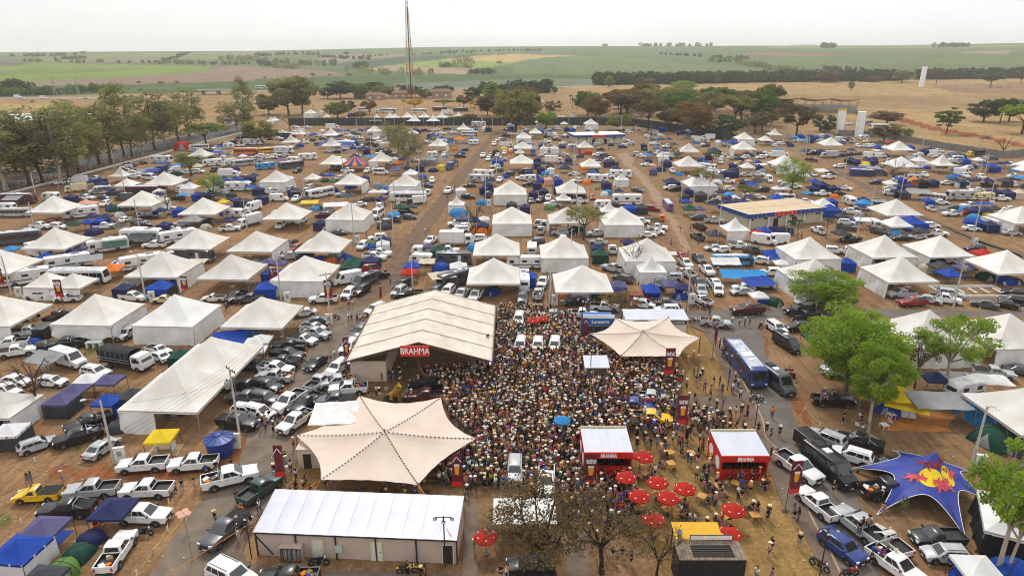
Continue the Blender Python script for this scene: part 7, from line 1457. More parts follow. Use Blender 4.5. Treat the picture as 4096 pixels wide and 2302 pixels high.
# tarpaulins, awnings
for t, x, y, w, d, c, z0, z1, rz in [('B2', 2330, 1310, 9, 4, 'l', 2.2, 1.6, -.1), ('B2', 2480, 1380, 6, 4, 'b', 2.0, 1.4, .2), ('B3', 60, 1110, 5, 3, 'b', 2.6, 1.4, .4), ('C3', 1140, 1045, 6, 4, 'y', 3.0, 2.4, -.2), ('C3', 1400, 1130, 5, 4.5, 'y', 2.6, 1.8, -.5), ('C3', 1720, 1130, 7, 4, 'g', 2.8, 2.4, -.05), ('C3', 2230, 920, 5, 3.4, 'w', 2.2, 2.2, -.15), ('C3', 1920, 890, 4, 3, 'g', 2.2, 2.2, -.1), ('C0', 440, 700, 5, 3, 'g', 2.6, 2.0, -.3), ('C0', 2310, 500, 5, 3, 'b', 2.6, 1.4, .3), ('B0', 870, 1150, 6, 3.4, 'g', 2.8, 2.4, .5), ('B0', 1150, 1005, 5, 3, 'e', 2.8, 2.2, .45), ('B0', 1410, 930, 6, 3, 'd', 2.8, 2.0, 0), ('B0', 120, 545, 5, 3, 'g', 2.8, 2.0, 0), ('B1', 540, 585, 5, 3, 'y', 2.2, 1.8, .1), ('B1', 800, 610, 7, 4, 'w', 2.4, 2.0, .2), ('B1', 1870, 1320, 5, 4, 'be', 2.6, 2.4, .4), ('B1', 1720, 1180, 3.4, 2.5, 'be', 2.6, 2.2, 0), ('B2', 2150, 1180, 6, 2.5, 'w', 2.9, 2.0, 0), ('B3', 1520, 480, 7, 5, 'g', 2.8, 2.2, -.2), ('B3', 880, 240, 6, 4, 'u', 2.8, 2.4, -.3), ('B3', 1060, 240, 5, 4, 'g', 2.8, 2.4, -.2), ('B3', 950, 760, 4, 3, 'w', 2.6, 2.2, -.2), ('B1', 600, 470, 4, 3, 'w', 2.6, 2.0, .4), ('B0', 1980, 1180, 4, 3, 'be', 2.4, 2.2, 0), ('B2', 160, 20, 4, 2, 'be', 2.4, 2.0, 0), ('B1', 250, 70, 6, 2, 'g', 2.8, 1.6, 0), ('A1', 880, 1195, 9, 3, 'b', 2.8, 2.0, 0), ('B2', 1610, 1100, 2, 2, 'w', 2.2, 2, 0)]:
    p = G(t, x, y, (z0 + z1) / 2); tarp(p, w, d, c, z0, z1, rz)
parasol(G('B0', 1215, 1175, 2.2), 'w', 1.9, 2.5, n=10, col2='b', desc='blue and white striped beach parasol beside an orange gazebo', group='beach parasols', marks=False)

# ------------------------------------------------------------------ red parasols, tables and benches of the beer garden
M_TABW = mat('table_amber', (.5, .24, .05), .6, var=.15, scale=4)
for x, y in ((1325, 235), (1150, 440), (1465, 495), (1740, 555), (1280, 630), (1570, 645), (2230, 770), (2190, 1010), (1430, 870)):
    p = G('D2', x, y, 2.2); parasol(p, 'r', 1.22, 2.6, group='red parasols in the beer garden'); table(p, random.uniform(0, 3), M_TABW)
for x, y in ((200, 1010),): parasol(G('D1', 2310, 1025, 2.3), 'r', 1.15, 2.5, group='red parasols in the beer garden')
parasol(G('C2', 215, 320, 2.2), 'r', 1.2, 2.6, group='red parasols in the beer garden'); parasol(G('C2', 305, 305, 2.2), 'r', 1.1, 2.6, group='red parasols in the beer garden')
parasol(G('C2', 505, 1310, 2.4), 'l', 1.05, 2.7, n=10, desc='sky blue parasol rising out of the crowd', group='single parasol', marks=False)
BENCH = []
def picnic(p, rz):
    o = empty('picnic_table', (p[0], p[1], 0), rz)
    for k in range(4): obj('plank', MB().box((0, -.3 + k * .2, .74), (2.4, .18, .04)).mesh('plank', M_DECK), parent=o)
    for s in (-1, 1): obj('bench_seat', MB().box((0, s * .75, .44), (2.4, .28, .05)).mesh('bench_seat', M_DECK), parent=o); obj('leg', MB().bar((s * .9, -.8, 0), (s * .9, .3, .74), .08).bar((s * .9, .8, 0), (s * .9, -.3, .74), .08).mesh('leg', M_DECK), parent=o)
    tag(o, 'dark wooden picnic table under the stretch tent', 'picnic table', 'wooden picnic tables')
for x, y in ((1000, 545), (1340, 570), (1660, 560), (1770, 430), (1780, 350)): picnic(G('D1', x, y, .7), random.uniform(-.1, .1))
for x, y in ((1590, 200), (1597, 310), (1800, 205), (2080, 535), (1910, 640), (2250, 510), (2440, 830), (2150, 860), (1660, 800), (1330, 410)):
    p = G('D2', x, y, .7); table(p, random.uniform(0, 1), M_TABW)
    for k in range(3):
        a = random.uniform(0, 6.28); chair((p.x + math.cos(a) * 1.0, p.y + math.sin(a) * 1.0), a + math.pi / 2, M_DECK, 'dark wooden folding'); 
        if random.random() < .75: person((p.x + math.cos(a) * 1.0, p.y + math.sin(a) * 1.0), a + math.pi / 2, 'sit', group='people seated in the beer garden')
# ------------------------------------------------------------------ people standing about, one by one
SPOT = '''
D0 270 470;310 460;620 450;1825 530;1770 600;1955 530;2370 640;2425 790;2160 860;2390 1030;2520 900;2470 930;2070 390;2170 350;2320 320
D1 30 740;205 450;235 440;180 380;210 350;345 340;310 400;400 430;510 470;470 520;330 560;400 560;490 500;545 580;790 500;725 540;690 500;2195 1140;1520 1360;1690 1400;1660 1420;2460 1400;2530 1400;2120 600;300 300;375 110;290 250;495 250;1040 590;1160 620;1260 600;1310 600;1385 590;1290 510;1360 510;1470 540;1500 620;1600 590;870 600;930 610;1690 480;1740 410
D2 1480 340;1440 390;1460 100;1360 90;1395 110;1260 110;1340 60;1760 130;1500 180;1770 260;1800 300;1870 270;1860 420;1930 390;1280 400;1700 790;1760 770;1790 850;1840 870;2100 640;2310 640;2310 440;2410 420;2490 420;2560 430;2530 500;2550 540;2420 760;2470 760;2570 840;2110 890;2160 640;1920 140;1890 60;1680 100;1710 90;1570 120;2030 320;2000 260;1980 130;1015 1230;1110 1210;1200 1270;640 1050;780 980;860 1050;620 840;770 740;690 740;1420 930;2460 1430;600 800;1960 920;1740 700;960 1000;420 1380;265 1310;335 1300;1540 120;1620 60
D3 30 220;85 230;660 560;1160 770;265 850;310 830;265 780;320 1090;40 1120;15 1180;1045 1250;40 1440;1830 1330;1960 1340;2490 580;10 800;1150 620;5 500;30 20;1120 1230
C0 2265 180;2290 185;370 230;530 800;625 135;970 490
C1 925 150;935 155;970 155;930 310;960 315;1015 310;1045 310;1100 300;1075 335;750 690;790 690;715 400;735 410;1265 890;1300 860;1335 880;1380 890;1440 850;1455 900;1445 960;1210 1030;1240 1050;1310 1030;1520 1050;1560 1080;1130 1080;820 1180;130 1270;90 1370;40 1380;170 1390;215 1360;275 1330;160 1230;20 1300;85 1310;1500 720
C2 2050 550;2090 560;2130 560;2120 650;1830 680;1875 720;1950 390;2020 390;2290 340;2345 345;2390 350;2200 380;2215 350;1940 215;1990 230;740 180;775 190;830 190;825 130;2030 940;2090 940;1760 960;1855 920;1890 900;1915 860;1830 860;1870 830;1770 740;2080 1020;2115 1020;1940 990;2000 1040;1840 1100;1990 1110;2060 1180;2120 1180;1780 1110;2300 1060;2220 1000;2250 880;2280 950;2310 860;2240 960;2190 880;2400 1080;2250 1240;2310 1230;2370 1240;2190 1270;2200 1320;2150 1350;2330 1340;2290 1300;2120 1400;2190 1410;2260 1390;2340 1430;2480 1400;2060 1290;1980 1310;1920 1260;1870 1270;1900 1410;1970 1400;2040 1420;2030 1350;1830 1230;2110 1290;2560 1410;100 240;135 245;40 240;385 160;1680 860;1720 880
C3 45 1250;765 1290;940 1320;1240 1310;120 1440;1000 1380;290 260
B1 1700 890;1730 890;1530 1010;1560 1005;1920 550;1310 1290;1350 1360;1300 1300;1110 900;2000 430
B2 1695 860;1795 850;1600 995;1770 1110;1870 1000;970 50;985 50;260 930;1430 65;350 1320;2110 1290;2070 1280;2180 1010
B3 310 920;340 920;250 840;2450 950;500 190;2440 1370
'''
for L_ in SPOT.strip().split('\n'):
    t, rest = L_.split(' ', 1)
    for e in rest.split(';'):
        x, y = map(float, e.split()); p = G(t, x, y, .9); sitting = t == 'D1' and 590 <= y <= 625 and 850 < x < 1600
        person(p, kind='sit' if sitting else None)
# people standing in pickup beds
for k, (x, y) in enumerate(((925, 960), (950, 930), (1010, 920))):
    p = G('D3', x, y, 1.7); person(p, kind='stand', z=.8, group='people in a pickup bed')
for x, y in ((1150, 1200), (1200, 1190), (1280, 1220)): p = G('D3', x, y, 1.6); person(p, kind='sit', z=.75, group='people in a pickup bed')
for x, y in ((540, 1090), (565, 1060), (640, 1080)): p = G('C3', x, y, 1.7); person(p, kind='stand', z=.8, group='people in a pickup bed')
# ------------------------------------------------------------------ the crowd
DENSE = [G('C1', *q) for q in ((1650, 900), (2300, 800), (2420, 480), (2440, 250))] + [G('C2', *q) for q in ((40, 230), (300, 240), (640, 330), (700, 560), (900, 660), (1080, 760), (1560, 760), (1680, 900), (1690, 1090), (1640, 1250), (1500, 1420))] + [G('D2', *q) for q in ((700, 130), (690, 330), (560, 520), (150, 560))] + [G('D1', *q) for q in ((2330, 620), (2120, 580), (1850, 560), (1800, 400), (2050, 200), (2240, 60))] + [G('C1', *q) for q in ((2050, 1448), (1900, 1230), (1880, 1060), (1600, 1000))]
DENSE = [(p.x, p.y) for p in DENSE]
MID = [G('D2', *q) for q in ((700, 250), (860, 370), (1180, 380), (1200, 560), (1300, 760), (1000, 1000), (560, 1000), (150, 640), (560, 520))] + [G('D2', 690, 330)]
MID = [(p.x, p.y) for p in MID]
MID2 = [(G('C2', *q).x, G('C2', *q).y) for q in ((1640, 1250), (1760, 1200), (2100, 1330), (2250, 1448))] + [(G('D2', *q).x, G('D2', *q).y) for q in ((1950, 60), (1300, 130), (1200, 40))] + [(G('C2', 1500, 1420).x, G('C2', 1500, 1420).y)]
MID3 = [(G('D2', *q).x, G('D2', *q).y) for q in ((1880, 380), (2560, 400), (2560, 620), (2100, 760), (1860, 720))]
def scatter(poly, sp, seed):
    rg = np.random.default_rng(seed); xs = [p[0] for p in poly]; ys = [p[1] for p in poly]; P = []
    gx = np.arange(min(xs), max(xs), sp); gy_ = np.arange(min(ys), max(ys), sp); A, B = np.meshgrid(gx, gy_); A = A + (np.arange(A.shape[0]) % 2)[:, None] * sp / 2
    q = np.stack([A.ravel(), B.ravel()], -1) + rg.normal(0, sp * .22, (A.size, 2)); return q[pts_in_poly(q, poly)]
BLOCK = [(7.5, 13.6, 62.9, 68.5), (22.3, 28.3, 62.4, 67.9), (10.2, 13.8, 85.6, 89), (11.4, 16.6, 101, 105.5)]
def clear(x, y):
    if any(a < x < b and c < y < d for a, b, c, d in BLOCK): return False
    for v, r_, o in VPOS:
        if abs(v.x - x) < 3 and abs(v.y - y) < 3:
            a = o.rotation_euler.z; dx, dy = x - v.x, y - v.y; lx = dx * math.cos(a) + dy * math.sin(a); ly = -dx * math.sin(a) + dy * math.cos(a)
            if abs(lx) < 2.2 and abs(ly) < .95: return False
    return True
PL_ = [tuple(q) for q in np.concatenate([scatter(DENSE, .6, 1), scatter(MID, .78, 2), scatter(MID2, 1.0, 3), scatter(MID3, 1.25, 4)]) if clear(*q)]
PL_.sort(key=lambda q: math.hypot(*q)); already = len(PEOPLE); k = 0; SINGLE = []
zone = PL_[:]
near_n = max(0, 296 - already)
for q in zone[:near_n]: person(q, group='people packed in front of the marquee')
cm_ = crowd_mesh([(x, y, .13 if X0 < x < X1 and y > Y0 - 1.4 else .02) for x, y in zone[near_n:]]); co = obj('crowd', cm_); co['kind'] = 'stuff'; co['label'] = 'dense festival crowd in straw hats filling the plaza'
print('people', already, 'crowd', len(zone), 'vehicles', nveh)
# ------------------------------------------------------------------ poles, lamps, pillars, banners
for t, x, y, h, k in [('D0', 1150, 310, 8, 'l'), ('D0', 2420, 100, 10, 't'), ('C1', 752, 370, 9.5, 't'), ('B0', 375, 580, 9, 'l'), ('B0', 365, 920, 8.5, 'p'), ('B0', 1265, 540, 9, 'p'), ('B0', 1405, 860, 8, 'p'), ('B0', 1160, 280, 9, 'l'), ('C0', 120, 85, 8, 'l'), ('C0', 1470, 135, 9, 'l'), ('B0', 2485, 862, 8, 'p'),
    ('B1', 490, 575, 9, 'p'), ('B1', 880, 325, 10, 'l'), ('B1', 1690, 620, 10, 'p'), ('B1', 1395, 610, 8.5, 'p'), ('B1', 1165, 135, 9, 'p'), ('B1', 1640, 300, 9, 'p'), ('B1', 1905, 360, 10, 'p'), ('B1', 1835, 190, 9, 'p'), ('B1', 2060, 130, 9, 'p'), ('B1', 990, 1000, 10, 'p'), ('B1', 1385, 1000, 10, 'p'), ('B1', 1270, 1120, 9, 'p'), ('B1', 2140, 880, 7.5, 'p'), ('B1', 2310, 620, 9, 'p'), ('B1', 2420, 330, 8, 'p'), ('B1', 2505, 160, 8, 'p'), ('C1', 255, 130, 8.5, 'l'), ('C1', 1580, 95, 8, 'p'),
    ('B2', 620, 360, 12, 'p'), ('B2', 650, 630, 9, 'p'), ('B2', 670, 930, 9, 'p'), ('B2', 590, 1230, 8.5, 'x'), ('C2', 380, 180, 8, 'p'), ('B2', 1505, 360, 9, 'l'), ('B2', 1695, 630, 10, 'p'), ('B2', 1960, 640, 9, 'l'), ('B2', 2065, 1000, 10, 'l'), ('C2', 1765, 175, 7.5, 'l'), ('B2', 2150, 180, 9, 'p'), ('B2', 2420, 350, 9, 'l'),
    ('B3', 370, 160, 9, 'p'), ('B3', 145, 40, 9, 'x'), ('B3', 755, 390, 8.5, 'l'), ('B3', 1020, 740, 9, 't'), ('B3', 1325, 555, 8, 'l'), ('B3', 1455, 335, 7.5, 'p'), ('B3', 950, 160, 8, 'l'), ('B3', 2225, 600, 8, 'p'), ('B3', 2040, 1030, 11, 'p'), ('B3', 885, 990, 8, 'l'), ('C3', 560, 190, 8, 'x'), ('C3', 1860, 210, 10, 't'), ('B3', 1540, 90, 7, 'l'), ('B3', 2110, 130, 7, 'l'), ('B3', 2150, 430, 11, 'p'), ('B3', 2120, 340, 8, 'l'), ('D3', 2040, 370, 8, 'l'), ('A2', 1095, 1090, 9, 'l'), ('A2', 570, 1070, 9, 'l'), ('A2', 2030, 1090, 9, 'p'), ('A3', 410, 1205, 9, 'x'), ('A3', 10, 1200, 9, 'x'), ('A0', 2050, 990, 12, 'x'), ('A1', 1020, 1090, 8, 'p'), ('A1', 740, 990, 8, 'p'), ('A1', 495, 1050, 8, 'p'), ('A1', 265, 985, 7, 'p'), ('A1', 1690, 1000, 8, 'p'), ('A1', 2270, 1110, 9, 'p'), ('A2', 1500, 1010, 8, 'p'), ('A2', 1365, 1330, 12, 'p'), ('A3', 870, 1200, 12, 'p'), ('A3', 1020, 860, 16, 'p'), ('A3', 1470, 850, 14, 'p'), ('A3', 1580, 860, 14, 'p'), ('A3', 1640, 880, 15, 'l')]:
    pole(t, x, y, h, k, random.uniform(0, 6.28))
for t, x, y, h in [('C2', 785, 940, 5.5), ('C2', 2165, 1035, 6), ('D2', 2430 + 0, 40, 5), ('C2', 720, 1400, 4), ('C2', 697, 570, 8), ('C2', 1750, 270, 4.5), ('D1', 1905, 1360, 5.6), ('D3', 520, 1440, 5.2), ('D0', 2530, 1265, 5)]: floodpost(t, x, y, h)
fp = G('D0', 1935, 1290); o_ = empty('petal_pole', fp); obj('post', MB().tube([(0, 0, 0), (0, 0, 5.2)], .05, 6).mesh('post', M_STEEL), parent=o_); [obj('petal', MB().lathe([(.02, 0), (.34, .02), (.3, .08)], 10, (math.cos(k * 1.571) * .38, math.sin(k * 1.571) * .38, 5.2)).mesh('petal', CLOTH['p']), parent=o_) for k in range(4)]; tag(o_, 'grey pole topped by four pink speaker petals on the gravel road', 'pole', unique=True)
for t, x, y in [('D0', 1205, 235), ('D0', 2365, 95), ('C0', 185, 45), ('C0', 1525, 90), ('C1', 315, 100), ('C1', 735, 320), ('B1', 1020, 965), ('B1', 1430, 585), ('B1', 2340, 600), ('C2', 430, 125), ('C2', 1810, 115), ('C3', 605, 150), ('B2', 675, 605), ('B2', 630, 145), ('B2', 645, 320), ('B2', 2170, 160), ('B3', 2085, 995), ('D3', 2130, 310), ('B3', 2250, 610), ('B1', 900, 310), ('B1', 1860, 150), ('A1', 1045, 1085), ('A1', 1990, 1190)]: pillar(t, x, y)
for t, x, y, k, h, w, ph, rz in [('C0', 600, 235, 'malt', 3.2, 1.4, 6.0, 0), ('C0', 1850, 140, 'malt', 2.6, 1.2, 5.0, 0), ('C1', 710, 270, 'malt', 3.4, 1.3, 6.5, 0), ('C1', 895, 800, 'beer', 3.8, .8, 4.8, .2), ('C2', 708, 560, 'plain', 3.6, .7, 4.4, 0), ('C2', 1615, 1000, 'malt', 3.9, 1.3, 6.0, math.pi), ('D2', 1640 - 0, 30, 'malt', 3.8, 1.2, 5.4, 0), ('D1', 315, 590, 'plain', 3.8, .9, 5.6, math.pi), ('D1', 2085, 680, 'beer', 3.9, 1.05, 5.6, math.pi), ('D2', 722, 600, 'malt', 3.6, 1.2, 4.6, 0), ('D3', 170, 800, 'beer', 3.8, 1.1, 6.0, .1), ('B0', 1440, 1448, 'beer', 3.0, 1.2, 5, 0), ('C2', 2010, 720, 'plain', 3.0, .4, 6.0, 0), ('C1', 1250, 180, 'plain', 3.0, .4, 4.4, 0), ('B1', 150, 1440, 'malt', 3.4, 1.3, 4.8, 0), ('C0', 0, 40, 'beer', 3.4, 1.3, 4.8, 0), ('C1', 2320, 760, 'plain', 3.4, .4, 4.8, 0), ('C1', 190, 55, 'plain', 3.4, 1.2, 5, 0)]: banner(t, x, y, k, h, w, ph, rz)
# cables over the front left, from pole to pole and on to the shed
A_ = G('D0', 2420, 100); B_ = G('C1', 752, 370); C_ = G('D0', 1150, 310)
for k in (-.9, -.3, .3, .9):
    cable((A_.x + k, A_.y, 9.7), (B_.x + k, B_.y, 9.2)); cable((A_.x + k, A_.y, 9.7), (-46 + k * 2, 40, 9.0))
cable((A_.x, A_.y, 8.5), (C_.x, C_.y, 7.6)); cable((C_.x, C_.y, 7.6), (-52, 44, 7.5))
cable((-19.6, 58.6, 3.1), (-31.5, 47.5, .3), .05, .035, 'guy_rope', M_ORANGE, 'long orange guy rope running to the front left'); cable((-9.5, 57.8, 3.1), (-5.5, 50.2, 3.0), .05, .035, 'guy_rope', M_ORANGE, 'orange guy rope over the long pale-roofed shed')
M_ROPE = mat('yellow_rope', (.6, .45, .05), .7); SP_ = []
for t, *c in [('D0', 0, 730, 430, 700), ('D0', 220, 920, 430, 700), ('D0', 660, 60, 355, 300), ('D0', 1700, 720, 1690, 1000, 1540, 1230, 1380, 1440), ('C3', 370, 1230, 520, 1390), ('C3', 100, 690, 190, 820), ('D0', 1900, 850, 1540, 1230)]:
    P = [G(t, c[i], c[i + 1]) for i in range(0, len(c), 2)]; SP_ += P
    for a, b_ in zip(P, P[1:]): cable(a + Vector((0, 0, .55)), b_ + Vector((0, 0, .55)), .25, .016, 'boundary_rope', M_ROPE, 'yellow boundary rope strung low between stakes')
SP_ += [G(*q) for q in (('C3', 100, 200), ('C3', 485, 200), ('C3', 235, 350), ('C3', 1295, 215), ('C3', 2125, 225), ('C3', 2555, 230), ('B0', 590, 440), ('B0', 945, 960), ('B1', 1360, 1090), ('B1', 1840, 300), ('B1', 1570, 800), ('B2', 1755, 830), ('B2', 1705, 760), ('B2', 1790, 915), ('B2', 960, 940), ('B2', 110, 940), ('B2', 635, 935), ('B3', 860, 440), ('B3', 1780, 770), ('B3', 1045, 350), ('B3', 815, 320), ('B1', 2460, 1000))]
STK = MB().lathe([(.07, 0), (.07, .6), (.05, .66)], 8).mesh('marker_stake', MATS['white_render'])
for p in SP_: tag(obj('marker_stake', STK, loc=p), 'short white marker stake in the ground', 'stake', 'marker stakes')
# ------------------------------------------------------------------ camp odds and ends
sk = G('D0', 1660, 150, .4); o_ = empty('wash_stand', (sk.x, sk.y, 0), .1); obj('basin', MB().box((0, 0, .85), (2.2, 1.1, .1)).box((0, .3, 1.0), (1.6, .5, .25)).mesh('basin', MATS['white_render']), parent=o_); [obj('leg', MB().box((x, 0, .4), (.25, 1.0, .8)).mesh('leg', MATS['white_render']), parent=o_) for x in (-.9, .9)]; obj('slab', MB().box((0, -.2, .03), (3.6, 2.6, .06)).mesh('slab', M_KERB), parent=o_); tag(o_, 'white masonry wash stand under the yellow gazebo', 'wash stand', unique=True)
sk = G('C0', 950, 570, .4); o_ = empty('wash_stand', (sk.x, sk.y, 0), .05); obj('basin', MB().box((0, 0, .85), (2.4, 1.0, .1)).mesh('basin', MATS['white_render']), parent=o_); [obj('leg', MB().box((x, 0, .4), (.3, .9, .8)).mesh('leg', MATS['white_render']), parent=o_) for x in (-1.0, 0, 1.0)]; tag(o_, 'white masonry wash stand beside the tarped stake-bed truck', 'wash stand', unique=True)
def bike(p, rz, m_, desc, name='motorbike'):
    o = empty(name, (p[0], p[1], 0), rz)
    for x in (-.68, .68): w = obj('wheel', MB().lathe([(.2, -.05), (.31, -.05), (.33, 0), (.31, .05), (.2, .05)], 16, (x, 0, .33), axis='y', cap=False).mesh('wheel', M_TYRE), parent=o); obj('spokes', MB().bar((x - .2, 0, .33), (x + .2, 0, .33), .03).bar((x, 0, .13), (x, 0, .53), .03).mesh('spokes', M_RIM), parent=w)
    obj('frame', MB().bar((-.68, .08, .33), (.1, .05, .55), .05).bar((.68, .1, .33), (.45, .05, .95), .05).bar((.45, 0, .95), (-.2, 0, .72), .06).box((0, 0, .42), (.4, .26, .34)).mesh('frame', M_DARKSTEEL), parent=o); obj('fuel_tank', MB().box((.2, 0, .84), (.5, .26, .24), taper=.7).mesh('fuel_tank', m_), parent=o); obj('seat', MB().box((-.35, 0, .83), (.75, .24, .1)).mesh('seat', M_BLACK), parent=o); obj('handlebar', MB().bar((.45, -.38, 1.08), (.45, .38, 1.08), .035).bar((.45, 0, .95), (.45, 0, 1.08), .05).mesh('handlebar', M_DARKSTEEL), parent=o); obj('mudguard', MB().box((.72, 0, .72), (.4, .12, .04)).box((-.8, 0, .74), (.4, .14, .05)).mesh('mudguard', m_), parent=o); obj('headlamp', MB().box((.6, 0, .95), (.1, .16, .16)).mesh('headlamp', M_HEAD), parent=o)
    tag(o, desc, 'motorbike', 'motorbikes and scooters'); return o
for t, x, y, rz, c, d in [('D1', 630, 1300, .1, 'k', 'dark trail motorbike parked against the long shed'), ('D1', 1520, 1380, .1, 'y', 'green and black scooter being fixed beside the shed'), ('D0', 1440, 1000, .05, 'k', 'black scooter on the bare ground'), ('D3', 520, 1330, 5.4, 'm', 'wine-red scooter on the pavement'), ('D3', 820, 1410, .2, 'r', 'red motorbike on the asphalt road'), ('C2', 1830, 190, .1, 'k', 'black motorbike on the cross street'), ('C2', 1950, 190, .2, 'r', 'red trail motorbike on the cross street'), ('C2', 1835, 325, .1, 'w', 'white and red motorbike behind the barber shop'), ('C2', 2500, 370, .9, 'y', 'motorbike with yellow box beside the cross street'), ('C2', 2170, 630, 1.2, 'k', 'motorbike beside the rear of the long blue bus'), ('C2', 2460, 1110, .1, 's', 'silver motorbike beside the front of the long blue bus'), ('C1', 790, 295, .4, 'k', 'black motorbike beside a meter pillar')]: bike(G(t, x, y, .5), rz, PAINT[c], d)
qb = G('C3', 220, 850, .4); o_ = empty('quad_bike', (qb.x, qb.y, 0), 1.4); [obj('wheel', MB().lathe([(.12, -.14), (.3, -.12), (.3, .12), (.12, .14)], 12, (x, y, .3), axis='y').mesh('wheel', M_TYRE), parent=o_) for x in (-.65, .65) for y in (-.48, .48)]; obj('body', MB().box((0, 0, .55), (1.5, .4, .3)).box((.65, 0, .75), (.55, .95, .1)).box((-.65, 0, .75), (.6, .95, .1)).mesh('body', PAINT['r'], 40), parent=o_); obj('seat', MB().box((-.2, 0, .8), (.8, .32, .14)).mesh('seat', M_BLACK), parent=o_); obj('handlebar', MB().bar((.3, -.4, 1.05), (.3, .4, 1.05), .04).bar((.4, 0, .7), (.3, 0, 1.05), .05).mesh('handlebar', M_DARKSTEEL), parent=o_); tag(o_, 'red quad bike on churned red soil beside the grey van', 'quad bike', unique=True)
# chairs under the purple-and-orange gear in the black pickup, around camps
for t, x, y, c, nm in [('D0', 990, 890, PAINT['r'], 'red plastic'), ('D0', 1030, 900, PAINT['r'], 'red plastic'), ('D0', 970, 940, PAINT['r'], 'red plastic'), ('C0', 220, 320, M_BLACK, 'black plastic'), ('C0', 280, 340, M_BLACK, 'black plastic'), ('C0', 180, 300, M_BLACK, 'black plastic'), ('C0', 340, 290, M_BLACK, 'black plastic'), ('C0', 390, 295, M_BLACK, 'black plastic'), ('C0', 160, 385, M_BLACK, 'black plastic'), ('C3', 940, 1290, MATS['white_plastic'], 'white folding'), ('C3', 1230, 1340, MATS['white_plastic'], 'white folding'), ('C3', 900, 1380, MATS['white_plastic'], 'white folding'), ('C3', 960, 1400, MATS['white_plastic'], 'white folding'), ('C3', 1265, 1225, MATS['white_plastic'], 'white folding'), ('C0', 500, 800, CLOTH['gr'], 'green folding')]: chair(G(t, x, y, .4), random.uniform(0, 6), c, nm)
for t, x, y in (('C3', 1170, 1380), ('C3', 1240, 1275), ('C0', 410, 805), ('C0', 260, 345), ('C0', 350, 290)): table(G(t, x, y, .6), .2, M_BLACK if x < 400 and t == 'C0' else None)
sheet('camp_groundsheet', gp_('C3', 1110, 1250, 1480, 1240, 1900, 1270, 1800, 1400, 1850, 1448, 1180, 1440), mat('orange_groundsheet', (.4, .15, .03), .8, var=.25, scale=.8), .02, .1); sheet('camp_groundsheet', gp_('D0', 480, 990, 745, 990, 560, 1170, 470, 1190), CLOTH['b'], .02, .05)
rg_ = random.Random(5)
for v, w, wl, o in list(TENTS):              # camping gear under the nearer open tents
    if w >= 8 and 'f' not in wl and v.length < 175:
        for k in range(4):
            x, y = v.x + rg_.uniform(-.36, .36) * w, v.y + rg_.uniform(-.36, .36) * w; c = rg_.random()
            if c < .5: dome((x, y), rg_.choice('nbedglo'), rg_.uniform(1.1, 1.4), rg_.uniform(0, 6), group='dome tents pitched under event tents')
            elif c < .75: table((x, y), rg_.uniform(0, 3))
            else: chair((x, y), rg_.uniform(0, 6), [MATS['white_plastic'], CLOTH['n'], CLOTH['r']][k % 3], ['white plastic', 'navy folding', 'red folding'][k % 3])
# the rest of the camp between the tents
dome(G('A0', 1840, 1230, 1), 'r', 4.2, .3, 4.0, desc='big red inflatable dome tent beside the street wall')
CAMPP = [G(*q) for q in (('B0', -100, 960), ('B0', 1240, 260), ('A0', 2430, 1130), ('A1', 1100, 1060), ('A2', 1000, 1050), ('A2', 1900, 1170), ('A3', 700, 1160), ('A3', 1700, 1290), ('A3', 2600, 1400), ('B3', 2640, 1100), ('B3', 0, 1180), ('B0', -100, 1300))]; CAMPP = [(p.x, p.y) for p in CAMPP]
LANES = [([('C1', 1000, 200), ('B1', 1300, 1448), ('B1', 1590, 950), ('B1', 1985, 430), ('A1', 2430, 1055)], 5.5), ([('B2', 1100, 100), ('B2', 1250, 240), ('B2', 1420, 480), ('B2', 1600, 750), ('B2', 1750, 1010), ('B2', 1850, 1300)], 5), ([('B3', 600, 255), ('B3', 1080, 495), ('B3', 1530, 725), ('B3', 2030, 965), ('B3', 2600, 1150)], 5), ([('B3', 420, 150), ('B3', 600, 255)], 5), ([('A2', 1150, 1100), ('A2', 1250, 1200), ('B2', 1100, 100)], 6)]
SEG = [(Vector(G(*a)[:2]), Vector(G(*b_)[:2]), w) for l_, w in LANES for a, b_ in zip(l_, l_[1:])]
OCC = [(Vector((o.location.x, o.location.y)), {'tent': 3.9, 'gazebo': 1.7, 'motorhome': 3.2, 'bus': 3.6, 'truck': 3, 'pavilion': 14, 'pole': .5}.get(o.get('category'), 1.9), o.get('category') == 'tent') for o in COL.objects if o.parent is None and o.get('category')]
PAVC = [(Vector((70, 181)), 15), (Vector((43, 347)), 15)]
def seg_d(P, a, b_): t = max(0, min(1, (P - a).dot(b_ - a) / (b_ - a).length_squared)); return (P - a.lerp(b_, t)).length
rf = random.Random(21); nf = 0
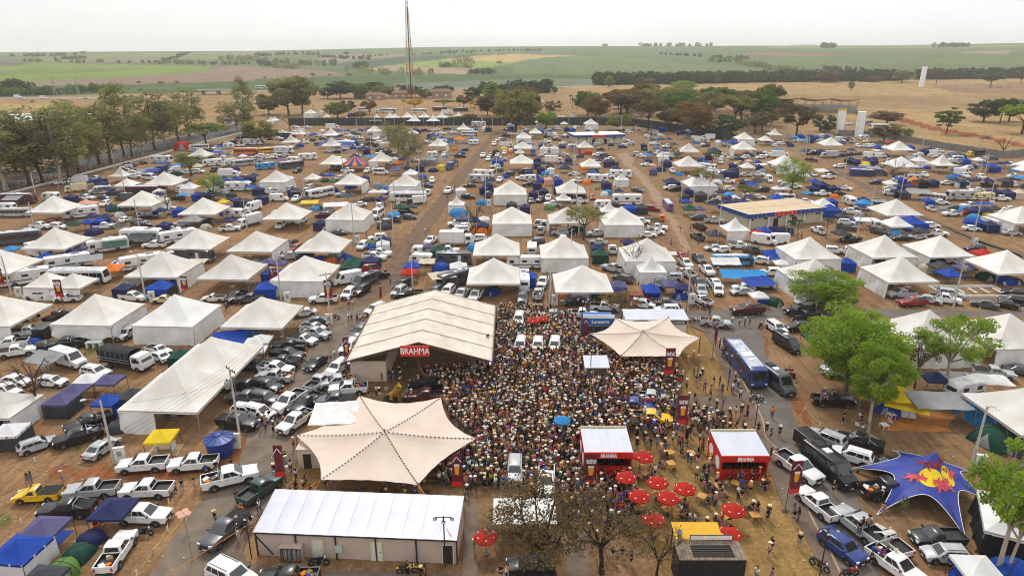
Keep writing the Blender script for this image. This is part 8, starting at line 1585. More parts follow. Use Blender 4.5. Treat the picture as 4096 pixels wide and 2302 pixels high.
for it in range(9000):
    P = Vector((rf.uniform(-165, 215), rf.uniform(118, 425)))
    if not pts_in_poly(np.array([[P.x, P.y]]), CAMPP)[0] or any(seg_d(P, a, b_) < w for a, b_, w in SEG): continue
    k = rf.choices(['car', 'dome', 'gaz', 'tarp', 'home'], [44, 24, 10, 16, 6])[0]; r_ = dict(car=1.7, dome=1.1, gaz=1.4, tarp=1.6, home=3.2)[k]
    if any(abs(P.x - q.x) < 9 and abs(P.y - q.y) < 9 and (P - q).length < r_ + s_ for q, s_, _ in OCC) or any((P - q).length < s_ for q, s_ in PAVC): continue
    if mnoise.noise(Vector((P.x * .03, P.y * .03, 2))) < -.22: continue
    OCC.append((P, r_, False)); nf += 1
    if k == 'car': vehicle(rf.choice(['pk', 'pk', 'pk', 'su', 'su', 'ca', 'ha', 'ps']), rf.choices('wskgrmb', [52, 16, 14, 10, 2, 2, 2])[0], P, rf.choice([0, 180, 265, 85, 350, 200]) + rf.uniform(-8, 8), 1)
    elif k == 'dome': dome(P, rf.choice('nbedlgobw'), rf.uniform(1.1, 1.8), rf.uniform(0, 6))
    elif k == 'gaz': gazebo(P, rf.choices('nbduw', [50, 22, 12, 8, 8])[0], 3, rf.choice(['', 'f', 'fr']), rf.uniform(-.15, .15), far=P.y > 220)
    elif k == 'tarp': tarp(P, rf.uniform(3, 5), rf.uniform(2.4, 3.4), rf.choice('nbgwldub'), 2.3, rf.uniform(1.5, 2.2), rf.uniform(-.4, .4))
    else: vehicle(rf.choice(['mh', 'va', 'cv', 'mn', 'tr']), rf.choices('wwwsg', [5, 5, 5, 2, 1])[0], P, rf.choice([0, 180, 215, 340]) + rf.uniform(-8, 8), .92)
    if nf >= 520: break
print('fill', nf)
# low goal-shaped masonry frame at the right
yd = G('C3', 2050, 60); o_ = empty('low_wall_court', yd); obj('low_wall', MB().box((0, -2.2, .25), (13, .25, .5)).box((0, 3.5, .25), (13, .25, .5)).box((-6.4, .6, .25), (.25, 5.6, .5)).box((6.4, .6, .25), (.25, 5.6, .5)).mesh('low_wall', MATS['white_render']), parent=o_); [obj('post', MB().box((-4.5 + k * 2.4, .5, .5), (.3, 2.6, .12)).mesh('post', MATS['white_render']), parent=o_) for k in range(5)]; tag(o_, 'low white masonry court with crossbars beside parked cars', 'court', unique=True)
# ------------------------------------------------------------------ fences and walls
def wall_run(name, pts, h, th_, m_, label, pier=0, pierm=None, cap=True):
    o = empty(name, pts[0]); b0 = Vector(pts[0])
    for i, (a, b_) in enumerate(zip(pts, pts[1:])):
        a, b_ = Vector(a) - b0, Vector(b_) - b0; L_ = (b_ - a).length; n_ = max(1, round(L_ / 6)); 
        for k in range(n_):
            p, q = a.lerp(b_, k / n_ + .002), a.lerp(b_, (k + 1) / n_ - .002); obj('wall_panel', MB().bar(Vector((p.x, p.y, h / 2)), Vector((q.x, q.y, h / 2)), th_, h).mesh('wall_panel', m_), parent=o)
            if pier: obj('pier', MB().box((p.x, p.y, h / 2 + .1), (pier, pier, h + .2)).mesh('pier', pierm or m_), parent=o)
    tag(o, label, 'wall', unique=True); return o
M_CW = mat('weathered_concrete', (.2, .19, .175), .9, var=.2, scale=.8)
wall_run('boundary_wall', [G('A3', *q) for q in ((700, 1110), (1000, 1120), (1380, 1175), (1800, 1252), (2280, 1325), (2370, 1338), (2760, 1290))], 3.0, .2, M_CW, 'grey precast concrete boundary wall along the dry field', .35)
M_MESHF = mat('dark_windbreak', (.03, .04, .042), .85, var=.2, scale=.5)
wall_run('windbreak_fence', [G('A1', 330, 1012), G('A1', 1100, 1010), G('A1', 2574, 1008), G('A2', 500, 1005), G('A2', 1150, 1008), G('A2', 1500, 1055), G('A2', 1950, 1125), G('A2', 2200, 1170)], 4.6, .1, M_MESHF, 'long dark windbreak fence closing the camp at the far end', .2, M_DARKSTEEL)
wall_run('low_kerb_wall', [G('B0', -300, 605), G('B0', 500, 402), G('B0', 1240, 205), G('B0', 1740, 75), G('A0', 2440, 1085)], .7, .3, MATS['white_render'], 'low white wall between the street and the camp')
fo = empty('street_railing', G('B0', -300, 590)); b0 = fo.location.copy(); pa, pb = G('B0', -300, 595), G('A0', 2440, 1080)
for k in range(60): p = pa.lerp(pb, k / 60) - b0; obj('fence_post', MB().box((p.x - .5, p.y, 1.2), (.1, .1, 2.4)).mesh('fence_post', M_DARKSTEEL), parent=fo)
for z in (.9, 1.6, 2.3): obj('rail', MB().bar((pa - b0) + Vector((-.5, 0, z)), (pb - b0) + Vector((-.5, 0, z)), .05).mesh('rail', M_DARKSTEEL), parent=fo)
tag(fo, 'dark post and rail fence along the left street', 'fence', unique=True)
# ------------------------------------------------------------------ far buildings
M_BIGROOF = mat('arena_roof', (.62, .63, .66), .5, var=.05, scale=.05); M_TILE = mat('clay_roof', (.2, .11, .075), .9, var=.2, scale=.5); M_BRICKW = mat('pinkish_wall', (.36, .24, .18), .9, var=.1)
ar_ = G('A0', 200, 1090); o_ = empty('arena_hall', (ar_.x - 12, ar_.y + 14, 0)); obj('roof', MB().grid(lambda u, v: (-30 + 75 * u, -18 + 36 * v, 7 + 2.2 * math.sin(math.pi * v) + .15 * math.sin(u * 60)), 60, 8).mesh('roof', M_BIGROOF, 60), parent=o_); obj('wall', MB().box((7.5, 0, 3.5), (73, 34, 7)).mesh('wall', M_WALLB), parent=o_); [obj('door', MB().box((-20 + k * 14, -17.05, 2.2), (5, .2, 4.4)).mesh('door', M_GREY), parent=o_) for k in range(5)]; tag(o_, 'large white-roofed hall behind the row of gum trees', 'hall', unique=True)
def house(t, x, y, w, d, h, label, rz=0.0):
    p = G(t, x, y); o = empty('farm_house', p, rz); obj('wall', MB().box((0, d / 2, h / 2), (w, d, h)).mesh('wall', M_BRICKW), parent=o)
    r_ = obj('roof', MB().add([(-w / 2 - 1, -1, h), (w / 2 + 1, -1, h), (w / 2 + 1, d + 1, h), (-w / 2 - 1, d + 1, h), (-w / 2 + 2, d / 2, h + 2.6), (w / 2 - 2, d / 2, h + 2.6)], [(0, 1, 5, 4), (2, 3, 4, 5), (1, 2, 5), (3, 0, 4), (3, 2, 1, 0)]).mesh('roof', M_TILE), parent=o)
    for k in (-1, 1): w_ = obj('window', MB().box((k * w * .25, -.05, h * .5), (1.6, .12, 1.4)).mesh('window', M_SIGNWHITE), parent=o)
    obj('door', MB().box((0, -.05, 1.1), (1.2, .12, 2.2)).mesh('door', M_WOOD), parent=o); tag(o, label, 'house', unique=True)
house('A1', 1090, 735, 20, 10, 4, 'brick farmhouse with red clay roof left of the mast'); house('A1', 1190, 752, 16, 10, 4, 'smaller brick farmhouse with red clay roof beside fence'); house('A1', 1445, 740, 14, 10, 5, 'brick outbuilding with clay roof at the mast foot'); house('A1', 1865, 738, 18, 9, 6, 'pink brick shed with pale gable beside dark trees'); house('A2', 1300, 930, 14, 9, 4, 'white cottage with clay roof under spreading trees')
ov = on_land('A0', 2200, 700); o_ = empty('road_overpass', ov); obj('deck', MB().box((0, 0, 4.6), (44, 10, 1.1)).mesh('deck', M_HWY), parent=o_); [obj('pier', MB().box((-16 + 16 * k, 0, 2), (1.5, 8, 4.2)).mesh('pier', M_HWY), parent=o_) for k in range(3)]; tag(o_, 'concrete road overpass far behind the gum trees', 'overpass', unique=True)
gs = G('A3', 520, 890); o_ = empty('grandstand', (gs.x, gs.y + 12, 0), R(-14)); o_.scale = (.5, .6, .75)
for k in range(3): obj('roof_wing', MB().grid(lambda u, v, k=k: (-62 + 42 * k + 41 * u, -9 + 20 * v, 11.5 + 1.6 * math.sin(math.pi * u) * -1 + 2.5 * (1 - v)), 12, 4).mesh('roof_wing', M_PROOF, 60), parent=o_)
q = MB(); [q.bar((-60 + 12 * k, -5, 9.6), (-60 + 12 * k, 9, 10.6), .35).bar((-60 + 12 * k, 2, 0), (-60 + 12 * k, 2, 10), .5).bar((-60 + 12 * k, 2, 6), (-60 + 12 * k, -7, 10), .3) for k in range(11)]; obj('truss', q.mesh('truss', mat('truss_ochre', (.42, .25, .04), .6)), parent=o_); obj('seating', MB().add([(-60, 0, .5), (62, 0, .5), (62, 14, 7), (-60, 14, 7), (-60, 14, 0), (62, 14, 0), (-60, 0, 0), (62, 0, 0)], [(0, 1, 2, 3), (3, 2, 5, 4), (0, 6, 7, 1), (0, 3, 4, 6), (1, 7, 5, 2)]).mesh('seating', M_CW), parent=o_); tag(o_, 'grandstand with curved tan roof and ochre trusses', 'grandstand', unique=True)
for t, x, y, s in (('A0', 225, 750, 1), ('A0', 440, 748, 2), ('A0', 870, 748, 1), ('A0', 180, 733, 2), ('A0', 1130, 745, 1)): p = on_land(t, x, y); vehicle('ca' if s == 1 else 'va', 'w' if s == 2 else 's', p, 0, 1.1, lod=2, group='vehicles on the far highway', desc='tiny vehicle on the far highway')
for t, x, y, c in (('A1', 50, 640, 'w'), ('A1', 1445, 630, 'r'), ('A3', 840, 558, 'w')): p = on_land(t, x, y); vehicle('tr' if c == 'r' else 'bu', c, p, 0, 1.1, lod=2, group='vehicles on the far highway', desc=f'tiny {CNAME[c]} long vehicle on the far highway')

# ------------------------------------------------------------------ trees
NEAR = dict(leaves=17000, lsize=.0135, twigs=2)
tree(('C3', 770, 1060), (250, 195, 1300, 780), 'round', 'bright', 'grey', 1, desc='broad bright green tree over the black pickup', **NEAR)
tree(('C3', 1000, 1445), (470, 560, 1240, 1060), 'sparse', 'bright', 'pale', 2, desc='bright green tree leaning over the yellow awning', **NEAR)
tree(('C3', 930, 1180), (560, 420, 1420, 930), 'round', 'bright', 'grey', 13, desc='bright green tree behind the yellow awning', **NEAR)
tree(('C3', 560, 200), (440, -170, 1240, 230), 'round', 'bright', 'grey', 3, desc='dense bright green tree on the cross street', **NEAR)
tree(('C3', 1775, 1015), (1310, 215, 2180, 790), 'sparse', 'bright', 'pale', 4, leaves=6500, lsize=.015, twigs=2, desc='open green tree with pale forked trunk')
tree(('C3', 1470, 1010), (1150, 420, 1640, 980), 'sparse', 'brown', 'brown', 5, leaves=2600, lsize=.016, twigs=2, desc='half-bare brown tree between the green ones')
tree(('D3', 2310, 1420), (1480, 60, 2700, 1000), 'sparse', 'bright', 'pale', 6, leaves=7500, lsize=.015, twigs=2, desc='open green tree with pale trunks')
tree(('D3', 2400, 1445), (2050, 300, 2900, 1050), 'sparse', 'bright', 'pale', 4, leaves=6500, lsize=.015, twigs=2, desc='second open green tree with pale trunk')
tree(('D3', 1345, 835), (1315, 655, 1420, 760), 'round', 'green', 'pale', 7, leaves=600, lsize=.04, desc='young sapling in a red soil circle beside the star tent')
tree(('D2', 270, 1448), (-260, 480, 810, 1330), 'round', 'dry', 'dark', 8, leaves=4600, lsize=.0135, twigs=2, desc='brown-leaved tree over the white corrugated shelter')
tree(('D2', 900, 1420), (560, 640, 1640, 1420), 'sparse', 'dry', 'dark', 9, leaves=2700, lsize=.0135, twigs=2, desc='brown half-bare tree over the beer garden')
tree(('D2', 1450, 1500), (1150, 900, 1750, 1450), 'sparse', 'dry', 'dark', 10, leaves=1400, lsize=.0135, twigs=2, desc='brown half-bare tree beside the black container kitchen')
tree(('C2', 1110, 310), (890, 50, 1390, 300), 'sparse', 'rust', 'brown', 11, leaves=3600, lsize=.014, twigs=2, desc='rust-leaved small tree behind the blue shop')
tree(('C0', 410, 1275), (-60, 620, 420, 1060), 'sparse', None, 'brown', 12, leaves=0, twigs=2, desc='bare leaning tree beside the navy gazebos')
MIDT = dict(leaves=3200, lsize=.017, twigs=2)
for b, bx, sh, lf, bk_, sd in [(('B2', 720, 970), (490, 640, 930, 870), 'umbrella', 'olive', 'brown', 21), (('B2', 1215, 1310), (1130, 950, 1420, 1180), 'sparse', None, 'brown', 22), (('B2', 1900, 510), (1740, 245, 2005, 400), 'umbrella', 'olive', 'dark', 23), (('B2', 1650, 145), (1570, 40, 1720, 135), 'round', 'olive', 'brown', 24), (('B2', 2010, 200), (1910, 75, 2110, 160), 'umbrella', 'green', 'brown', 25), (('B2', 2340, 545), (2240, 410, 2450, 520), 'sparse', 'yellowgreen', 'brown', 26), (('B2', 2385, 1240), (2190, 950, 2490, 1140), 'sparse', None, 'brown', 27), (('B1', 2205, 910), (2080, 550, 2340, 780), 'sparse', None, 'brown', 28),
    (('B1', 1530, 230), (1330, -150, 1690, 190), 'round', 'olive', 'grey', 29), (('A1', 1430, 1330), (1230, 940, 1560, 1200), 'round', 'yellowgreen', 'grey', 30), (('B0', 2150, 560), (1940, 295, 2170, 450), 'round', 'bright', 'brown', 31), (('B0', 1925, 325), (1720, 70, 2005, 250), 'layered', 'yellowgreen', 'brown', 32), (('B0', 1695, 710), (1500, 440, 1720, 640), 'sparse', None, 'brown', 33), (('B3', 230, 500), (70, 125, 470, 430), 'round', 'bright', 'brown', 34), (('B3', 1250, 360), (1120, 140, 1430, 330), 'sparse', None, 'brown', 35), (('A3', 2350, 1330), (2240, 1110, 2460, 1290), 'sparse', None, 'brown', 36), (('C0', 0, 1390 - 0), (-10, 100, 10, 120), 'sparse', None, 'brown', 37)][:-1]:
    tree(b, bx, sh, lf, bk_, sd, group='trees in the camp', **MIDT)
# the gum trees along the left street
for x, yb, x0, y0, x1, y1, lf, sd in [(60, 1660, -260, 740, 300, 1500, 'euca', 1), (300, 1620, 120, 830, 520, 1480, 'euca', 2), (430, 1590, 260, 960, 640, 1500, 'olive', 3), (610, 1600, 470, 690, 900, 1330, 'euca', 1), (800, 1490, 640, 700, 1010, 1300, 'olive', 2), (1000, 1400, 850, 790, 1260, 1240, 'olive', 3), (1120, 1390, 980, 760, 1290, 1250, 'euca', 2), (1250, 1330, 1130, 550, 1370, 1110, 'euca', 3), (1440, 1300, 1280, 850, 1500, 1200, 'olive', 1), (1560, 1260, 1380, 600, 1700, 1150, 'euca', 2), (1660, 1230, 1560, 690, 1830, 1130, 'euca', 1), (1800, 1180, 1700, 760, 2000, 1100, 'olive', 3), (1905, 1120, 1780, 595, 2020, 1000, 'euca', 2), (2390, 1080, 2190, 740, 2500, 990, 'olive', 1), (2480, 1060, 2400, 500, 2574, 900, 'euca', 3), (-120, 1600, -500, 770, 60, 1450, 'euca', 2), (160, 1480, -40, 900, 380, 1400, 'euca', 3), (650, 1440, 560, 1080, 780, 1380, 'green', 4), (700, 1560, 560, 850, 860, 1400, 'euca', 3), (900, 1450, 780, 900, 1050, 1330, 'euca', 1), (1330, 1330, 1240, 760, 1440, 1200, 'olive', 2)]:
    tree(('A0', x, yb), (x0, y0, x1, y1), 'tall' if lf != 'green' else 'round', lf, 'pale' if sd == 1 else 'brown', sd + 40, leaves=2500, lsize=.018, name='gum_tree', group='gum trees along the left street', grow=.98)
for b, bx, sh, lf, bk_, sd in [(('A0', 2075, 1215), (1915, 985, 2225, 1170), 'umbrella', 'yellowgreen', 'dark', 51), (('A1', 50, 1200), (-60, 950, 185, 1120), 'umbrella', 'olive', 'dark', 52), (('A1', 330, 910), (165, 490, 450, 850), 'round', 'euca', 'brown', 53), (('A1', 470, 900), (380, 490, 620, 850), 'round', 'euca', 'brown', 54), (('A1', 130, 900), (70, 680, 210, 860), 'tall', 'olive', 'brown', 55), (('A1', 720, 740), (665, 625, 800, 720), 'round', 'dark', 'brown', 56), (('A1', 850, 740), (745, 560, 970, 720), 'round', 'dark', 'brown', 57), (('A1', 1040, 740), (940, 580, 1125, 720), 'round', 'green', 'brown', 58), (('A1', 1190, 720), (1115, 560, 1285, 690), 'round', 'dark', 'brown', 59), (('A1', 1250, 740), (1190, 605, 1310, 720), 'round', 'olive', 'brown', 60), (('A1', 1350, 730), (1305, 610, 1395, 700), 'round', 'olive', 'brown', 61), (('A1', 1560, 730), (1465, 595, 1650, 700), 'round', 'dark', 'brown', 62), (('A1', 1700, 735), (1630, 625, 1780, 720), 'bush', 'green', 'brown', 63), (('A1', 1840, 715), (1795, 605, 1880, 700), 'round', 'dark', 'brown', 64), (('A1', 1910, 720), (1850, 605, 1982, 700), 'round', 'dark', 'brown', 65), (('A1', 820, 940), (715, 770, 915, 900), 'round', 'yellowgreen', 'brown', 66), (('A1', 930, 920), (880, 750, 1000, 860), 'sparse', 'brown', 'brown', 67), (('A1', 1600, 850), (1525, 735, 1665, 815), 'sparse', 'yellow', 'brown', 68), (('A1', 1890, 830), (1815, 750, 1970, 815), 'umbrella', 'yellowgreen', 'brown', 69), (('A1', 2370, 800), (2290, 560, 2455, 760), 'conical', 'bright', 'brown', 70), (('A1', 2330, 730), (2240, 560, 2420, 700), 'round', 'dark', 'brown', 71), (('A1', 2180, 760), (2105, 620, 2250, 720), 'round', 'dark', 'brown', 72), (('A1', 2090, 850), (2030, 700, 2160, 830), 'sparse', 'brown', 'brown', 73), (('A1', 2160, 830), (2120, 740, 2210, 815), 'sparse', 'yellow', 'brown', 74), (('A1', 2260, 850), (2210, 760, 2300, 835), 'sparse', 'yellow', 'brown', 75), (('A1', 2330, 910), (2260, 690, 2420, 860), 'tall', 'brown', 'brown', 76), (('A1', 2540, 920), (2450, 760, 2640, 880), 'umbrella', 'dry', 'dark', 77), (('A1', 1140, 900), (1080, 750, 1200, 860), 'sparse', 'rust', 'brown', 78), (('A1', 340, 1060), (270, 900, 400, 1010), 'sparse', None, 'brown', 79), (('A1', 1050, 940), (1000, 870, 1110, 920), 'umbrella', 'dry', 'brown', 80), (('A1', 2150, 1030), (2080, 890, 2220, 980), 'umbrella', 'dry', 'brown', 81), (('A1', 2490, 720), (2420, 590, 2574, 700), 'round', 'dark', 'brown', 82), (('A1', 2030, 1000), (1950, 910, 2090, 980), 'round', 'green', 'brown', 83),
    (('A2', 40, 1080), (-120, 610, 280, 950), 'umbrella', 'dry', 'dark', 84), (('A2', 345, 1040), (265, 865, 435, 1010), 'round', 'bright', 'brown', 85), (('A2', 840, 960), (715, 700, 965, 900), 'round', 'rust', 'brown', 86), (('A2', 1090, 910), (920, 670, 1300, 880), 'umbrella', 'dry', 'dark', 87), (('A2', 1420, 850), (1295, 610, 1545, 780), 'umbrella', 'olive', 'brown', 88), (('A2', 1370, 1070), (1270, 760, 1565, 960), 'umbrella', 'dry', 'dark', 89), (('A2', 1650, 950), (1490, 660, 1810, 900), 'round', 'green', 'brown', 90), (('A2', 1970, 900), (1820, 655, 2130, 860), 'round', 'olive', 'brown', 91), (('A2', 1850, 1130), (1740, 790, 2040, 1040), 'round', 'rust', 'brown', 92), (('A2', 2230, 1020), (2020, 700, 2430, 980), 'umbrella', 'olive', 'dark', 93), (('A2', 2130, 1120), (1960, 890, 2340, 1070), 'bush', 'dark', 'brown', 94), (('A2', 2500, 1010), (2405, 640, 2670, 980), 'round', 'green', 'brown', 95), (('A2', 1720, 670), (1605, 555, 1825, 660), 'round', 'bright', 'brown', 96), (('A2', 975, 625), (925, 505, 1025, 600), 'conical', 'bright', 'brown', 97), (('A2', 1065, 1060), (945, 890, 1160, 1010), 'umbrella', 'dry', 'brown', 98), (('A2', 1380, 620), (1335, 535, 1425, 595), 'umbrella', 'yellowgreen', 'brown', 99), (('A2', 1290, 610), (1260, 520, 1335, 590), 'round', 'brown', 'brown', 100), (('A2', 370, 640), (330, 540, 410, 610), 'round', 'rust', 'brown', 101), (('A2', 430, 700), (410, 615, 460, 670), 'round', 'green', 'brown', 102), (('A2', 2060, 590), (2020, 520, 2100, 570), 'conical', 'yellowgreen', 'brown', 103), (('A2', 410, 860), (350, 750, 500, 850), 'bush', 'rust', 'brown', 104), (('A2', 1590, 1060), (1490, 850, 1720, 1010), 'sparse', 'brown', 'dark', 105), (('A2', 1750, 760), (1590, 640, 1850, 740), 'round', 'green', 'brown', 120), (('A2', 2290, 900), (2120, 690, 2380, 850), 'round', 'brown', 'brown', 121), (('A2', 190, 930), (90, 640, 300, 860), 'sparse', 'brown', 'dark', 122), (('A2', 2440, 1090), (2330, 900, 2560, 1060), 'sparse', 'brown', 'dark', 123), (('A2', 1150, 880), (1080, 700, 1290, 850), 'round', 'brown', 'dark', 124),
    (('A3', 280, 1130), (130, 790, 470, 1040), 'sparse', 'dry', 'dark', 106), (('A3', 570, 1075), (465, 885, 675, 1060), 'bush', 'dark', 'brown', 107), (('A3', 1190, 1000), (1075, 855, 1340, 960), 'umbrella', 'dry', 'dark', 108), (('A3', 1160, 1190), (1060, 1010, 1320, 1160), 'sparse', 'brown', 'brown', 109), (('A3', 1330, 1160), (1230, 1010, 1420, 1130), 'bush', 'olive', 'brown', 110), (('A3', 1790, 1100), (1670, 830, 1945, 1060), 'layered', 'green', 'brown', 111), (('A3', 2165, 975), (1990, 750, 2280, 900), 'umbrella', 'dark', 'brown', 112), (('A3', 2330, 990), (2180, 740, 2430, 900), 'umbrella', 'dark', 'brown', 113), (('A3', 2420, 970), (2300, 720, 2580, 880), 'umbrella', 'dark', 'brown', 114), (('A3', 2550, 1095), (2340, 795, 2760, 1000), 'umbrella', 'bright', 'brown', 115), (('A3', 590, 578), (485, 460, 695, 560), 'round', 'brown', 'brown', 116), (('A3', 1345, 580), (1255, 450, 1440, 560), 'round', 'olive', 'brown', 117), (('A3', 1690, 592), (1615, 420, 1760, 560), 'sparse', 'brown', 'brown', 118), (('A3', 2235, 628), (2160, 460, 2380, 600), 'sparse', 'green', 'brown', 119), (('A3', 830, 665), (803, 565, 872, 650), 'round', 'olive', 'brown', 125), (('A3', 1050, 572), (975, 505, 1145, 560), 'bush', 'rust', 'brown', 126), (('A3', 2540, 590), (2470, 460, 2640, 560), 'sparse', 'brown', 'brown', 127), (('A3', 30, 1010), (-60, 830, 110, 980), 'round', 'olive', 'brown', 128), (('A3', 170, 870), (90, 745, 250, 840), 'round', 'olive', 'brown', 129), (('A3', -20, 900), (-110, 700, 80, 860), 'round', 'green', 'brown', 130)]:
    if b[0] == 'A2' and lf == 'dry': lf = ('olive', 'brown')[sd % 2]
    tree(b, bx, sh if sd % 2 else {'umbrella': 'round'}.get(sh, sh), lf, bk_, 1 + sd % 5, leaves=4200, lsize=.03, group='trees at the edge of the camp', grow=1.22)
    if b[0] == 'A2' and sd in (86, 87, 88, 90, 91, 92, 93, 95, 105, 120, 121, 122, 123, 124):      # the belt is two trees deep
        dx_ = 70 if sd % 2 else -80; dy_ = -25 - sd % 3 * 12; tree((b[0], b[1] + dx_, b[2] + dy_), (bx[0] + dx_, bx[1] + dy_, bx[2] + dx_, bx[3] + dy_), ['round', 'umbrella'][sd % 2], ['olive', 'green', 'rust', 'dry', 'brown'][sd % 5], bk_, 1 + (sd + 2) % 5, leaves=4800, lsize=.034, group='trees at the edge of the camp', grow=1.2)
for t, x, y, ty, s in [('B3', 210, 970, 740, 0), ('B3', 290, 965, 735, 1), ('B3', 580, 955, 720, 0), ('A2', 590, 800, 690, 1), ('A2', 610, 830, 720, 0), ('A2', 650, 850, 730, 1), ('A2', 740, 790, 680, 0), ('A2', 690, 830, 730, 1), ('A2', 845, 1180, 1050, 0), ('A2', 715, 1160, 1100, 1), ('A2', 1025, 1240, 1110, 0), ('A2', 615, 960, 875, 1), ('A2', 690, 1040, 930, 0), ('A2', 2360, 1150, 890, 1), ('A1', 1490, 850, 740, 0), ('A1', 2195, 850, 690, 1), ('A1', 2260, 870, 700, 0), ('A1', 1990, 830, 750, 1), ('A1', 2050, 850, 740, 0), ('A1', 1780, 720, 620, 1), ('A2', 1200, 960, 850, 0), ('A2', 1245, 1010, 810, 1), ('A2', 120, 960, 820, 0), ('A2', 160, 970, 840, 1), ('A0', 345, 850, 745, 0), ('A1', 580, 850, 800, 1), ('C1', 1590, 880, 760, 0), ('C1', 2300, 880, 810, 1)]: palm((t, x, y), ty, s)
OL = lambda t, *xy: [on_land(t, xy[i], xy[i + 1]) for i in range(0, len(xy), 2)]
thicket('hedgerow_wood', OL('A2', 830, 605, 1300, 598, 1900, 590, 2574, 578) + OL('A3', 600, 568, 1000, 565), 'dense dark hedgerow wood along the far highway', 'dark', 16, 7, 260, 130, 1.5, 1)
thicket('hedgerow_wood', OL('A3', 1050, 560, 1300, 558), 'dark wood beside the lone white tower', 'dark', 15, 7, 50, 120, 1.5, 2); thicket('hedgerow_wood', OL('A3', 1480, 550, 2000, 545, 2700, 528), 'dark wood behind the right dry field', 'dark', 15, 7, 150, 120, 1.5, 3)
thicket('palm_grove', OL('A2', -60, 690, 370, 680), 'dark palm grove beyond the camp', 'dark', 13, 6, 40, 110, 1.2, 4)
thicket('scrub_belt', OL('A0', -200, 720, 300, 715, 700, 690, 1200, 665), 'green scrub along the left highway', 'green', 9, 10, 60, 90, 1.0, 5); thicket('scrub_belt', OL('A0', 80, 700, 300, 700), 'dark clump of scrub trees at far left', 'dark', 15, 8, 16, 120, 1.6, 6)
far_lines = [(('A0', -200, 320, 400, 318, 780, 305), 12), (('A0', 580, 350, 830, 340), 14), (('A0', 150, 370, 800, 378, 1500, 392, 2100, 400), 14), (('A0', 1600, 385, 1740, 345, 1880, 285), 12), (('A0', 1650, 385, 2300, 400, 2574, 395), 16), (('A0', 2200, 350, 2574, 360), 24), (('A1', 0, 320, 300, 300, 650, 305), 20), (('A1', 0, 370, 400, 400, 800, 415), 22), (('A1', 150, 430, 450, 440), 20), (('A1', 650, 330, 1150, 350), 16), (('A1', 900, 330, 1500, 305, 2200, 290), 10), (('A1', 900, 470, 1300, 500, 1800, 495), 20), (('A1', 1000, 430, 1100, 430), 22), (('A1', 1850, 425, 2010, 425), 18), (('A1', 2010, 428, 2170, 430), 42), (('A1', 2140, 490, 2400, 490), 16), (('A1', 1800, 285, 2574, 262), 12), (('A2', 1260, 217, 1600, 216, 2020, 216), 22), (('A2', 1500, 300, 2000, 330, 2400, 345), 14), (('A2', 2000, 375, 2300, 380), 26), (('A2', 2300, 400, 2574, 440), 18), (('A3', 540, 232, 650, 232), 26), (('A3', 1690, 224, 1980, 222), 20), (('A3', 0, 455, 300, 460), 16), (('A3', 550, 455, 900, 460), 14), (('A2', 0, 260, 300, 262), 10), (('A3', 240, 205, 480, 205), 10), (('A1', 0, 395, 180, 420), 18)]
for i, (l_, h) in enumerate(far_lines):
    p_ = OL(*l_); L_ = sum((a - b_).length for a, b_ in zip(p_, p_[1:])); d_ = p_[0].length
    thicket('far_woodland', p_, 'thin line of far woodland between the fields', ['dark', 'green', 'olive'][i % 3], h * (.75 if d_ > 2500 else .6), 30, int(min(90, 18 + L_ / 45)), 36, max(1.6, d_ / 900), 20 + i)
rg_ = random.Random(9)
for t, x, y in [('A1', 1300, 470), ('A1', 90, 540), ('A0', 1400, 590), ('A0', 1780, 590), ('A1', 940, 520), ('A0', 2140, 410), ('A1', 1115, 352), ('A1', 785, 345), ('A1', 910, 305), ('A2', 935, 228), ('A1', 570, 520), ('A0', 840, 298), ('A2', 160, 258), ('A1', 2450, 395), ('A1', 1170, 470), ('A1', 740, 515), ('A0', 1620, 600)]:
    s_ = rg_.uniform(18, 34); tree((t, x, y), (x - s_, y - s_ * 1.3, x + s_, y - 3), 'round', rg_.choice(['green', 'dark', 'olive']), 'brown', 1 + rg_.randint(0, 3), leaves=700, lsize=.05, group='lone trees in the far fields', far=True, desc='lone round tree standing in a far field')
# power pylons, far off
for t, x, y, ty in (('A0', 560, 715, 520), ('A0', 790, 710, 530), ('A1', 2410, 555, 385), ('A2', 415, 555, 400), ('A1', 890, 540, 470)):
    p = on_land(t, x, y); h = GY(t, x, ty, p.y).z - p.z; o_ = empty('power_pylon', p); q = MB()
    for s in (-1, 1): q.bar((s * h * .1, 0, 0), (s * h * .02, 0, h), .35).bar((s * h * .1, 0, 0), (-s * h * .06, 0, h * .45), .22).bar((s * h * .06, 0, h * .45), (-s * h * .03, 0, h * .85), .2)
    obj('lattice', q.mesh('lattice', M_STEEL), parent=o_); obj('crossarm', MB().bar((-h * .16, 0, h * .8), (h * .16, 0, h * .8), .3).bar((-h * .12, 0, h * .92), (h * .12, 0, h * .92), .3).mesh('crossarm', M_STEEL), parent=o_); tag(o_, 'thin far steel power pylon', 'pylon', 'far power pylons')
# fence posts in the dry field
for k in range(9):
    p = G('A3', 1740 + k * 105, 660 + k * 1.5); o_ = obj('fence_post', MB().tube([(0, 0, 0), (0, 0, 8.5)], .5, 6).mesh('fence_post', M_CONC), loc=p); tag(o_, 'pale concrete post in the dry field row', 'post', 'posts in the dry field')
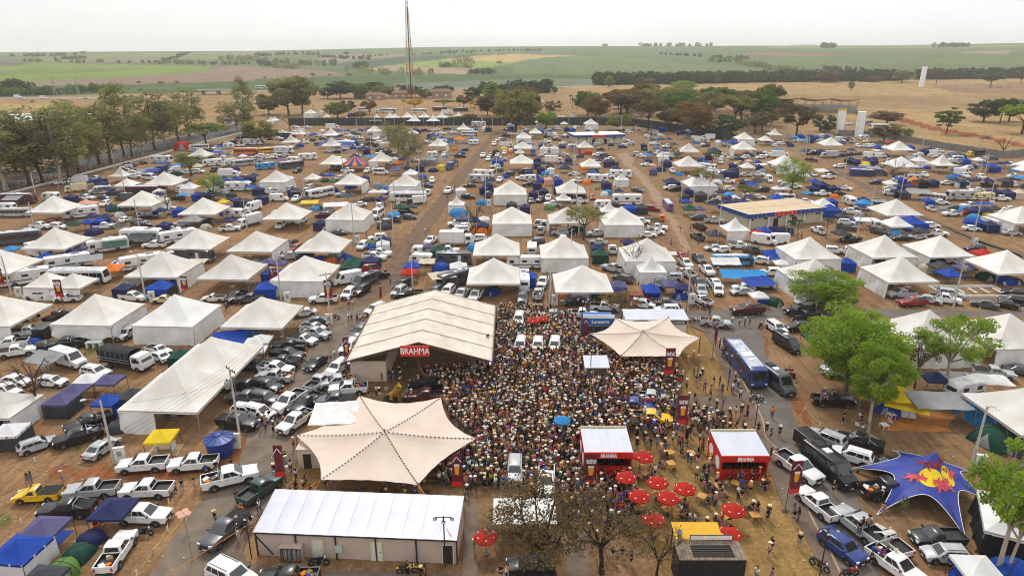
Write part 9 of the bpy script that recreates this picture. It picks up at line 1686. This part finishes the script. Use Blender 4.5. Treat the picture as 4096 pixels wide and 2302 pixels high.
# litter
mb = MB(); rg_ = random.Random(3)
for t, n_, bx in (('D0', 60, (0, 0, 2574, 1448)), ('D1', 50, (0, 100, 500, 800)), ('D3', 70, (0, 0, 2000, 1448)), ('C3', 50, (0, 300, 900, 1448)), ('C1', 50, (300, 200, 1100, 1100)), ('D2', 50, (1250, 100, 2574, 1448))):
    for k in range(n_): p = G(t, rg_.uniform(bx[0], bx[2]), rg_.uniform(bx[1], bx[3])); s_ = rg_.uniform(.05, .13); mb.box((p.x, p.y, .13), (s_, s_ * .7, .03), M=Matrix.Rotation(rg_.uniform(0, 3), 3, 'Z'))
o_ = obj('litter', mb.mesh('litter', MATS['white_plastic'])); o_['kind'] = 'stuff'; o_['label'] = 'scraps of white litter on the ground'

# ------------------------------------------------------------------ labels: each names the thing by its look, then by its rank from a landmark one can find
for v, ph in [((-98.8, 150), 'the open tents on the far left'), ((0, 130), 'the central tent rows'), ((75, 130), 'the right tent rows'), ((-52, 97), 'the tent with white draped walls'), ((-55, 72), 'the long double tent'), ((-60, 65), 'the row of parked white pickups'), ((60, 78), 'the bright green trees'), ((-44, 84), 'the tarped stake-bed truck'), ((150, 200), 'the far right gazebos'), ((-100, 240), 'the motorhomes by the street'), ((-30, 230), 'the upper camp lane'), ((40, 230), 'the pale mud track'), ((110, 230), 'the upper right tents'), ((-60, 380), 'the row of high-peaked tents')]: land(v, ph)
ORD = ['nearest', 'second nearest', 'third nearest', 'fourth nearest', 'fifth nearest', 'sixth nearest', 'seventh nearest', 'eighth nearest', 'ninth nearest', 'tenth nearest', 'eleventh nearest', 'twelfth nearest', 'thirteenth nearest', 'fourteenth nearest', 'fifteenth nearest', 'sixteenth nearest', 'seventeenth nearest', 'eighteenth nearest', 'nineteenth nearest', 'twentieth nearest']
buck = {}
for o, d in REG:
    P = Vector((o.location.x, o.location.y)); k = min(LAND, key=lambda L_: (L_[0] - P).length); buck.setdefault((d, k[1]), []).append(((k[0] - P).length, o))
for (d, ph), L_ in buck.items():
    L_.sort(key=lambda e: e[0])
    for i, (_, o) in enumerate(L_):
        n_ = min(i, 19); w_ = f'{d}, {ORD[n_]} {ph}' if i < 20 else f'{d}, far out from {ph}'
        while len(w_.split()) > 16: d2 = d.split(); d = ' '.join(d2[:-1]); w_ = f'{d}, {ORD[n_]} {ph}'
        o['label'] = w_
print('objects', len(bpy.data.objects))
